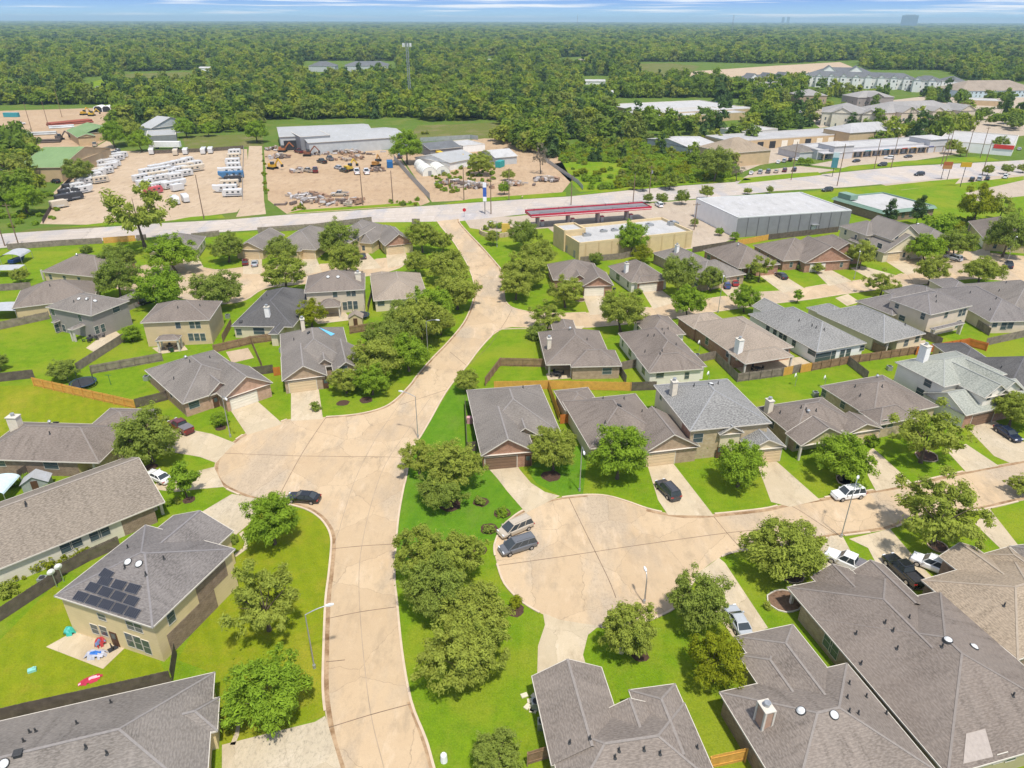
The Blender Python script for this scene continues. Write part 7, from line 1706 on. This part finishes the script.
# ================================================================== TREES
for cx, cy, w, k, l in (
 (146,436,66,'dark','dark spreading oak over the drive with the maroon pickup'),(182,477,34,'young','slim light green tree beside the white sedan'),(219.5,418,18,'bright','little round tree on the lawn before the pale double garage'),
 (271,523,58,'bright','round oak on the point of the yellowish lawn by the black sedan'),(263,600,84,'airy','middle oak on the yellowish lawn beside the solar house'),(266,688,88,'bright','broad bright green oak above the bottom-left driveway'),
 (418,456,44,'airy','oak leaning over the kerb at the top of the median row'),(452,466,62,'oak','full oak above the mulch bed beside the wide lawn'),(441,489,46,'dark','low oak at the foot of the upper median cluster'),
 (418,549,62,'airy','kerbside oak at the head of the long median thicket'),(454,558,64,'oak','oak facing the two minivans'),(436,592,66,'dark','dark oak in the middle of the median thicket'),(474,612,72,'oak','oak by the clipped hedge ball'),(456,655,82,'oak','big oak at the lower end of the median thicket'),(480,650,62,'airy','oak on the lawn side of the median thicket'),
 (498,752,54,'dark','lone dark tree at the bottom edge beside the two-winged house'),(466,379,30,'oak','small tree at the street corner by the brown fence'),
 (554,450,50,'oak','oak on the bright lawn beside the curved drive'),(619,455,62,'bright','dense round oak before the low brown house'),(741,466,54,'bright','oak on the lawn of the blue-grey two-storey house'),(715,440,20,'young','small tree by the stone entry'),
 (847,457,60,'bright','round oak beside the porch house and white suv'),(930,432,74,'airy','wide oak in a ringed bed before the tan brick house'),(1016,408,44,'oak','oak cut by the right edge at the sage-roofed house'),
 (790,545,80,'oak','large oak left of the white pickup'),(944,512,86,'airy','airy wide oak above the black pickup and white suv'),(1022,484,26,'oak','oak edge showing at the right border by the street'),
 (699,602,66,'dark','dark oak behind the silver sedan'),(630,632,64,'oak','oak over the stone figure on the bulb lawn'),(716,660,64,'yellow','yellow-green tree touching the bottom-right roof'),
 (310,312,36,'yellow','yellow-green tree between the slate roof and the tarp house'),
 (281,248,34,'dark','dark oak in front of the hipped top-row house'),(283,268,50,'airy','wide oak at the kerb of the upper close'),(337,240,38,'dark','dark oak before the yellow gable'),(346,260,36,'oak','oak right of the kerbside one on the upper close'),
 (137,213,60,'open','large open-crowned tree standing at the highway edge'),(172,250,50,'bright','big round tree hiding the top-left house'),(226,246,36,'dark','oak left of the two parked cars'),(118,260,32,'dark','upper of two dark oaks at the close end'),(116,279,42,'dark','lower of two dark oaks at the close end'),(160,285,54,'bright','light green oak in front of the tan two-storey house'),(215,286,52,'dark','spreading dark oak above the slate-roofed house'),
 (61,368,28,'dark','small dark tree beside the trampoline'),(19,275,18,'oak','small tree by the white patio covers'),(-2,362,20,'dark','tree edge at the left border beside the big lawn'),(131,333,20,'bright','rounded shrub tree by the tan two-storey house'),
 (493,238,16,'oak','small tree on the entrance lawn'),(524,235,32,'dark','uppermost oak of the row right of the entrance'),(537,253,36,'oak','second oak of the row right of the entrance'),(524,267,46,'oak','broad middle oak of the row right of the entrance'),(516,284,36,'oak','lowest oak of the row right of the entrance'),
 (566,288,42,'airy','oak before the brick gable garage'),(548,313,38,'airy','spreading tree at the corner of the side street'),(538,330,18,'dark','small dark tree behind the open-patio house'),(622,312,46,'oak','large oak at the kerb between the two middle houses'),(689,302,36,'bright','tidy oak at the kerb behind the many-hipped house'),
 (679,277,42,'dark','dense oak between the white chimney house and blue car'),(712,278,30,'dark','oak just left of the blue car'),(746,299,30,'bright','tidy oak by the kerb behind the fawn roof'),(761,267,26,'open','thin tree in a stone ring beside the black sedan'),(631,239,34,'bright','bright tree against the back wall of the store'),(642,252,24,'yellow','yellowish tree at the foot of the store wall'),(596,257,16,'dark','dark small tree at the store corner'),
 (862,255,30,'oak','oak beside the lamp by the low brick house'),(884,281,34,'airy','feathery tree at the kerb above the dark roofs'),(932,271,32,'oak','tree at the kerb before the black suv'),(984,267,38,'oak','round oak at the lip of the end close'),(928,247,34,'bright','bright tree on the lawn of the two-storey pale house'),(958,243,34,'dark','dark tree behind the silver suv'),(1009,236,46,'dark','large dark oak by the tan end house'),(798,295,12,'young','tiny young tree at the kerb behind the mottled roof'),(818,267,13,'oak','little crape tree on the hedge house lawn'),
 (890,214,19,'pine','dark conical tree left of the teal-edged shop front'),(920,211,18,'pine','dark conical tree right of the teal-edged shop front'),(978,204,44,'yellow','big yellow-green tree by the far right lot'),(1003,205,26,'open','leaning open tree at the far right lot'),
 (648,198,11,'dark','round young tree at the pump end of the station'),(662,198,13,'dark','round tree right of the white suv at the station'),(683,197,16,'dark','wide round tree on the station verge'),(707,192,15,'oak','round tree at the warehouse corner'),(748,190,9,'oak','first small tree along the warehouse verge'),(770,190,8,'oak','second small tree along the warehouse verge'),
 (695,222,9,'dark','narrow dark shrub tree beside the store lot pole'),(720,231,10,'bright','round small tree by the warehouse pale wall'),(735,235,10,'bright','round small tree at the warehouse grass corner'),
 (953,146,17,'oak','tree at the right end of the mall'),(962,151,11,'oak','small tree by the dark crossarm pole'),(1001,144,18,'dark','dark tree before the red sign shop'),(989,170,12,'oak','round tree at the highway bend lot'),(1008,168,13,'dark','round dark tree at the right highway edge'),(809,161,9,'bright','small tree by the mall drive'),(801,161,8,'bright','second small tree by the mall drive'),(1024,167,12,'oak','tree at the right border by the highway'),
 (406,147,36,'bright','tall bright tree at the corner of the contractor yard'),(480,161,30,'oak','big oak behind the nursery shop'),(541,158,22,'bare','bare greyish tree on the dirt track'),(508,174,14,'oak','small tree on the dirt by the shop pole'),(504,188,14,'bright','lower small tree on the dirt by the highway'),(716,163,38,'dark','tall dark oak at the right end of the thicket'),(738,170,16,'bare','greyish scrub tree beside the tall dark oak'),
 (76,169,32,'dark','dark oak behind the black suv at the green shop'),(23,198,36,'bright','leafy tree left of the caravan lot'),(6,168,36,'dark','tree at the left border by the green-roofed shop'),(18,185,20,'oak','low tree between the left border trees'),(185,128,20,'bright','round tree behind the shade roof'),(208,128,17,'bright','round tree on the meadow behind the lot'),
 (112,135,26,'bright','light tree of the clump beside the green shops'),(126,130,30,'oak','tallest tree of the clump beside the green shops'),(140,140,24,'bright','lowest tree of the clump beside the green shops'),(255,130,26,'bright','bright tree at the left end of the long workshop'),(246,120,22,'oak','tree behind the bright one by the long workshop')):
    tree(cx, cy, w, k, l, 'trees of the subdivision and shops')
for cx, cy, w, k in ((422,238,32,'oak'),(442,242,24,'oak'),(416,264,26,'oak'),(446,265,42,'oak'),(457,289,46,'oak'),(434,302,46,'bright'),(406,314,44,'dark'),(420,324,54,'oak'),(398,338,42,'dark'),(378,337,36,'dark'),(408,352,46,'bright'),(377,360,52,'oak'),(345,379,34,'oak'),(371,380,36,'bright'),(440,322,30,'oak')):
    tree(cx, cy, w, k, 'oak in the dense row along the main street', 'roadside oak row')
for x, y, w, k, l in ((131,337,14,'bright','bush by the blue pool toy'),(86,250,12,'dark','dark bush on the fence of the upper-left garden'),(110,250,13,'dark','second dark bush on the fence of the upper-left garden'),(316,407,12,'dark','round bush at the kerb by the tarp house'),(871,440,18,'bright','rounded green bush beside the porch house'),(699,450,20,'bright','spreading green bush at the stone entry'),(515,602,15,'yellow','clipped yellow-topped hedge ball by the second bulb'),
  (480,501,12,'dark','small dark shrub in the uppermost mulch circle'),(502,513,13,'bright','lime shrub in the mulch circle by the drive'),(489,529,12,'dark','dark shrub in the mulch circle by the champagne minivan'),(480,549,11,'dark','shrub by the grey minivan'),(606,293,8,'dark','dark bush beside the brick gable garage'),(638,292,9,'dark','round bush beside the tan garage with white chimney'),(535,335,20,'dark','dark hedge at the open-patio house side'),(112,459,14,'dark','bush at the corner porch'),(168,503,10,'bright','bush by the slim young tree'),(178,501,8,'oak','second bush by the slim young tree'),(233,540,11,'dark','small hedge at the curved footpath'),(228,724,12,'bright','bush at the bottom-left front step'),(20,574,16,'yellow','yellow-green bush row at the left cream wall'),(36,566,18,'yellow','middle of the yellow-green bushes under the cream wall'),(52,560,20,'yellow','bush of the cream wall row under the windows'),(70,553,18,'yellow','largest yellow-green bush under the cream wall'),(84,547,14,'yellow','last yellow-green bush under the cream wall'),(8,590,20,'oak','dark foliage at the left border'),(10,484,14,'bright','vegetable bush in the side garden'),(24,480,14,'bright','second vegetable bush in the side garden'),(48,487,10,'bright','vegetable bush by the small grey shed'),
  (792,263,10,'dark','hedge bush along the brick wing walk'),(800,268,8,'dark','lower hedge bush along the brick wing walk'),(834,263,12,'dark','dark bush before the low brick house'),(905,256,9,'dark','bush by the low garage wing'),(749,277,8,'dark','bush at the deep porch'),(492,225,10,'oak','shrub in the stone planter'),(500,226,9,'bright','green shrub in the stone planter'),(486,228,7,'oak','small shrub at the planter edge'),(935,225,26,'bright','overgrown green bank beside the teal-edged shop'),(950,222,20,'bright','bright hedge behind the teal-edged shop'),(768,606,10,'oak','shrub in the white-edged bed'),(500,440,7,'oak','none') ):
    if l != 'none': bush(x, y, w, k, l, 'garden bushes')
# ------------------------------------------------------------------ the wood beyond the highway
CLEAR = [[(738,88),(738,70),(815,66),(815,88)], [(40,238),(40,150),(-60,152),(-60,106),(132,104),(118,116),(112,128),(128,128),(160,129),(178,134),(250,144),(262,120),(420,118),(432,140),(480,138),(520,150),(560,160),(583,192),(600,215),(-60,270)],
 [(612,123),(612,98),(752,98),(760,122),(730,128),(660,128)], [(640,82),(632,62),(700,62),(770,64),(860,60),(866,72),(800,80),(760,92),(690,84)], [(725,180),(725,125),(760,120),(800,100),(810,70),(945,70),(975,84),(1100,80),(1100,175),(820,175)],
 [(418,140),(400,122),(500,120),(510,138)], [(178,152),(178,134),(262,132),(264,150)], [(300,84),(300,61),(400,61),(400,78)], [(-60,98),(-60,80),(40,78),(40,86),(6,98)], [(80,100),(82,77),(108,77),(110,98)], [(120,91),(122,72),(198,70),(200,88)], [(194,110),(194,100),(236,100),(236,110)], [(200,82),(202,58),(216,58),(212,82)],
 [(578,100),(580,76),(612,76),(612,100)], [(534,98),(534,84),(550,84),(550,98)], [(100,98),(100,82),(118,82),(118,98)], [(555,72),(555,58),(600,56),(600,68)], [(484,70),(484,56),(502,56),(502,70)], [(556,200),(556,160),(600,158),(640,162),(640,190)], [(640,182),(640,166),(735,158),(760,180)],[(670,156),(672,134),(726,136),(728,156)]]
def clear(p):
    x, y = project(p)
    return any(inside((x, y), c) for c in CLEAR)
rs = np.random.RandomState(11)
cand = []
Y = 262.0
while Y < 15000:
    s = max(7.6, Y * .0108) if Y < 4000 else Y * .0108
    hw = Y * .92 + 60
    n = int(2*hw / s)
    for k in range(n):
        x = -hw + (k + rs.uniform(.1,.9)) * s; y = Y + rs.uniform(-.45,.45) * s
        cand.append((x, y, s))
    Y += s * .95
DEN = []
for x, y, s in cand:
    # plain tests: behind the highway line, outside the clearings
    px, py = project((x, y, 0))
    if py > 212 - (px - 460) * .075: continue
    if px > 735 and py > 132 - max(0, px-950)*.05 and py > 100: continue
    if clear((x, y, 0)): continue
    if 560 < px < 745 and py > 126 and rs.rand() < (.93 if py > 142 else .6): continue
    if py < 75 and math.sin(x*.0043+1.3)*math.sin(y*.0031+.6) + .35*math.sin(x*.011+y*.004) > .93: continue
    rad = s * rs.uniform(.50,.72) if s > 11 else rs.uniform(3.4,6.6)
    DEN.append((x, y, rad))
    if Y < 2200 and rs.rand() < .22: DEN.append((x + rs.uniform(-3,3), y + rs.uniform(-3,3), rs.uniform(5.5,8.5)))
# loose trees among the flats and shops
for px, py, w in ((735,131,18),(745,128,14),(752,135,16),(760,131,12),(780,112,22),(795,118,22),(770,107,18),(785,122,18),(800,128,14),(765,117,16),(752,106,16),(845,112,12),(868,124,12),(878,136,16),(890,134,20),(905,131,20),(918,133,22),(930,128,20),(942,132,18),(955,126,16),(962,118,14),(938,122,16),(898,126,14),(985,112,16),(1000,118,16),(1015,122,14),(970,104,12),(855,100,12),(878,101,10),(945,96,16),(962,98,14),(930,104,12),(905,105,10),(830,106,12),(812,104,12),(990,96,12),(1010,94,12),(1020,108,12),(762,90,12),(788,92,12),(803,92,12),(822,84,10),(838,88,10),(737,92,22),(722,96,22),(728,108,14),(702,128,16),(715,134,14),(688,126,18),(672,130,20),(662,120,14),(705,113,16),(745,98,14),(775,96,16),(600,100,14),(1005,88,14),(985,84,10)):
    p = P(px, py, 5); DEN.append((p.x, p.y, w/2*mpp(p)))
rq = np.random.RandomState(77)
for _ in range(70):
    px, py = rq.uniform(575,738), rq.uniform(138,186)
    if py > 190 - (px-575)*.08 or (px < 632 and py > 158): continue
    p = P(px, py, 3); DEN.append((p.x, p.y, rq.uniform(1.8,3.7)))
for _ in range(150):
    px, py = rq.uniform(742,1024), rq.uniform(86,136)
    if any(abs(px-a) < w and abs(py-b) < h for a, b, w, h in ((885,80,90,9),(925,107,48,9),(845,108,28,7),(790,148,60,8),(1000,90,46,6),(800,132,80,7))): continue
    p = P(px, py, 3); DEN.append((p.x, p.y, rq.uniform(3.2,5.5)))
DEN.sort(key=lambda q: -q[2] / q[1])
placed = tree_no[0]
near = sorted(DEN, key=lambda q: q[1] - 2*q[2])[:max(0, 296 - placed)]
nset = set(near)
def zone(px, py):
    if px < 262: return 'tree in the wood behind the caravan lot and dirt yards'
    if px < 425: return 'tree in the wood behind the long metal workshop'
    if px < 640: return 'tree in the thicket wood across the highway from the fuel canopy'
    if px < 740: return 'tree around the self-storage building'
    return 'tree among the distant flats and shops'
for x, y, rad in near:
    px, py = project((x, y, 0)); k = ('wood','wood','wood','bright','oak')[int(x*7) % 5]
    tree_at(Vector((x, y, 0)), rad, 'wood', zone(px, py), zone(px, py).replace('tree', 'trees', 1), 1.0)
# everything farther is one mass of instanced crowns
def scatter(name, pts, meshes, extra=None):
    me = bpy.data.meshes.new(name); me.from_pydata([(x, y, z) for x, y, z, r, s in pts], [], [])
    a = me.attributes.new('rad', 'FLOAT', 'POINT'); a.data.foreach_set('value', [q[3] for q in pts])
    a = me.attributes.new('high', 'FLOAT', 'POINT'); a.data.foreach_set('value', [q[4] for q in pts])
    o = link(name, me); o['kind'] = 'stuff'
    col = bpy.data.collections.new(name + '_kinds')
    for m in meshes:
        ob = bpy.data.objects.new('crown', m); col.objects.link(ob)
    ng = bpy.data.node_groups.new(name, 'GeometryNodeTree')
    ng.interface.new_socket('Geometry', in_out='INPUT', socket_type='NodeSocketGeometry'); ng.interface.new_socket('Geometry', in_out='OUTPUT', socket_type='NodeSocketGeometry')
    gi, go = ng.nodes.new('NodeGroupInput'), ng.nodes.new('NodeGroupOutput')
    iop = ng.nodes.new('GeometryNodeInstanceOnPoints'); ci = ng.nodes.new('GeometryNodeCollectionInfo'); na = ng.nodes.new('GeometryNodeInputNamedAttribute'); rv_ = ng.nodes.new('FunctionNodeRandomValue'); rz_ = ng.nodes.new('FunctionNodeRandomValue'); mp_ = ng.nodes.new('GeometryNodeMeshToPoints')
    ci.inputs['Collection'].default_value = col; ci.inputs['Separate Children'].default_value = True; ci.inputs['Reset Children'].default_value = True
    iop.inputs['Pick Instance'].default_value = True
    na.data_type = 'FLOAT'; na.inputs['Name'].default_value = 'rad'
    rv_.data_type = 'FLOAT_VECTOR'; rv_.inputs[0].default_value = (0,0,0); rv_.inputs[1].default_value = (0,0,6.28)
    ng.links.new(gi.outputs[0], mp_.inputs['Mesh']); ng.links.new(mp_.outputs['Points'], iop.inputs['Points']); ng.links.new(ci.outputs[0], iop.inputs['Instance'])
    ng.links.new(rv_.outputs[0], iop.inputs['Rotation'])
    nb = ng.nodes.new('GeometryNodeInputNamedAttribute'); nb.data_type = 'FLOAT'; nb.inputs['Name'].default_value = 'high'; cx_ = ng.nodes.new('ShaderNodeCombineXYZ')
    for k_ in (0, 1): ng.links.new(na.outputs['Attribute'], cx_.inputs[k_])
    ng.links.new(nb.outputs['Attribute'], cx_.inputs[2])
    ng.links.new(cx_.outputs[0], iop.inputs['Scale']); ng.links.new(iop.outputs['Instances'], go.inputs[0])
    md = o.modifiers.new('scatter', 'NODES'); md.node_group = ng
    return o
far = [(x, y, min(r, 7.5) * .95, r, min(r, 7.5) * (.65 + .85 * ((x * 13.7 + y * 7.1) % 1.0) ** 1.6)) for x, y, r in DEN if (x, y, r) not in nset]
FARM = [crown_mesh('far_crown', 300 + i, LEAF['wood'], clumps=26, per=26, leaf=.34, flat=1.0 + .15*i, spread=.36, hollow=.35, pointy=.15*(i % 3)) for i in range(5)] + [crown_mesh('far_crown', 320, LEAF['pine'], clumps=24, per=26, leaf=.32, flat=1.4, spread=.32, hollow=.25, pointy=.5)]
for m in FARM: pass
scatter('forest', far, FARM)
# undergrowth in the scrub lot
ug = []
rs = np.random.RandomState(5)
for _ in range(2500):
    px, py = rs.uniform(545,745), rs.uniform(138,192)
    poly = [(552,150),(600,142),(735,140),(736,176),(690,183),(627,188),(592,190),(578,178)]
    if not inside((px, py), poly): continue
    if inside((px,py), [(556,164),(590,160),(622,164),(640,176),(612,188),(592,190)]) and rs.rand() < .86: continue
    p = P(px, py); r = rs.uniform(.9, 2.3); ug.append((p.x, p.y, r*.45, r, r))
for poly, n, r0, r1 in (([(-20,232),(0,205),(40,200),(60,190),(40,226)], 60, .6, 1.5), ([(264,146),(264,134),(300,128),(420,130),(470,132),(420,140)], 70, .6, 1.6), ([(428,168),(478,162),(500,170),(492,182),(450,194),(434,188)], 160, .5, 1.3), ([(52,222),(72,196),(64,190),(44,220)], 40, .5, 1.1), ([(286,213),(300,204),(308,206),(300,213)], 16, .4, 1.0), ([(385,203),(418,198),(420,205),(400,207)], 20, .5, 1.1), ([(262,148),(266,148),(268,196),(264,196)], 30, .4, .9), ([(930,222),(975,218),(985,232),(945,232)], 40, .8, 1.8)):
    xs, ys = [q[0] for q in poly], [q[1] for q in poly]
    for _ in range(n):
        px, py = rs.uniform(min(xs), max(xs)), rs.uniform(min(ys), max(ys))
        if inside((px, py), poly): p = P(px, py); r = rs.uniform(r0, r1); ug.append((p.x, p.y, r*.45, r, r))
scatter('undergrowth', ug, BUSH['bright'] + BUSH['yellow'] + BUSH['bright'] + BUSH['wood'][:1])
# ------------------------------------------------------------------ haze: one closed box of even air
HZ = 30000
hb = MB(); hb.box(-HZ, -350, -1.0, HZ, HZ, 135.0)
hm = bpy.data.materials.new('haze'); hm.use_nodes = True; t = hm.node_tree; t.nodes.clear()
o_ = t.nodes.new('ShaderNodeOutputMaterial'); pv = t.nodes.new('ShaderNodeVolumePrincipled')
pv.inputs['Color'].default_value = (.55,.78,.92,1); pv.inputs['Density'].default_value = 9e-5; pv.inputs['Anisotropy'].default_value = .0
t.links.new(pv.outputs['Volume'], o_.inputs['Volume'])
hz = hb.build('haze', hm); hz['kind'] = 'stuff'
# ------------------------------------------------------------------ labels: number the look-alikes that a place in their row tells apart
ORD = 'nearest,second,third,fourth,fifth,sixth,seventh,eighth,ninth,tenth,eleventh,twelfth,thirteenth,fourteenth,fifteenth,sixteenth,seventeenth,eighteenth'.split(',')
same = {}
for o in list(bpy.data.objects):
    if o.get('label') and o.get('category') in ('caravan','motorhome','trailer','car','suv','pickup truck','bin') or str(o.get('label')).startswith('oak in the dense'):
        same.setdefault(o['label'], []).append(o)
for l, os_ in same.items():
    if 1 < len(os_) <= len(ORD):
        os_.sort(key=lambda o: (Vector(o.location) - CAMP).length)
        for k, o in enumerate(os_):
            o['label'] = l + (', nearest of these' if k == 0 else ', %s nearest of these' % ORD[k])
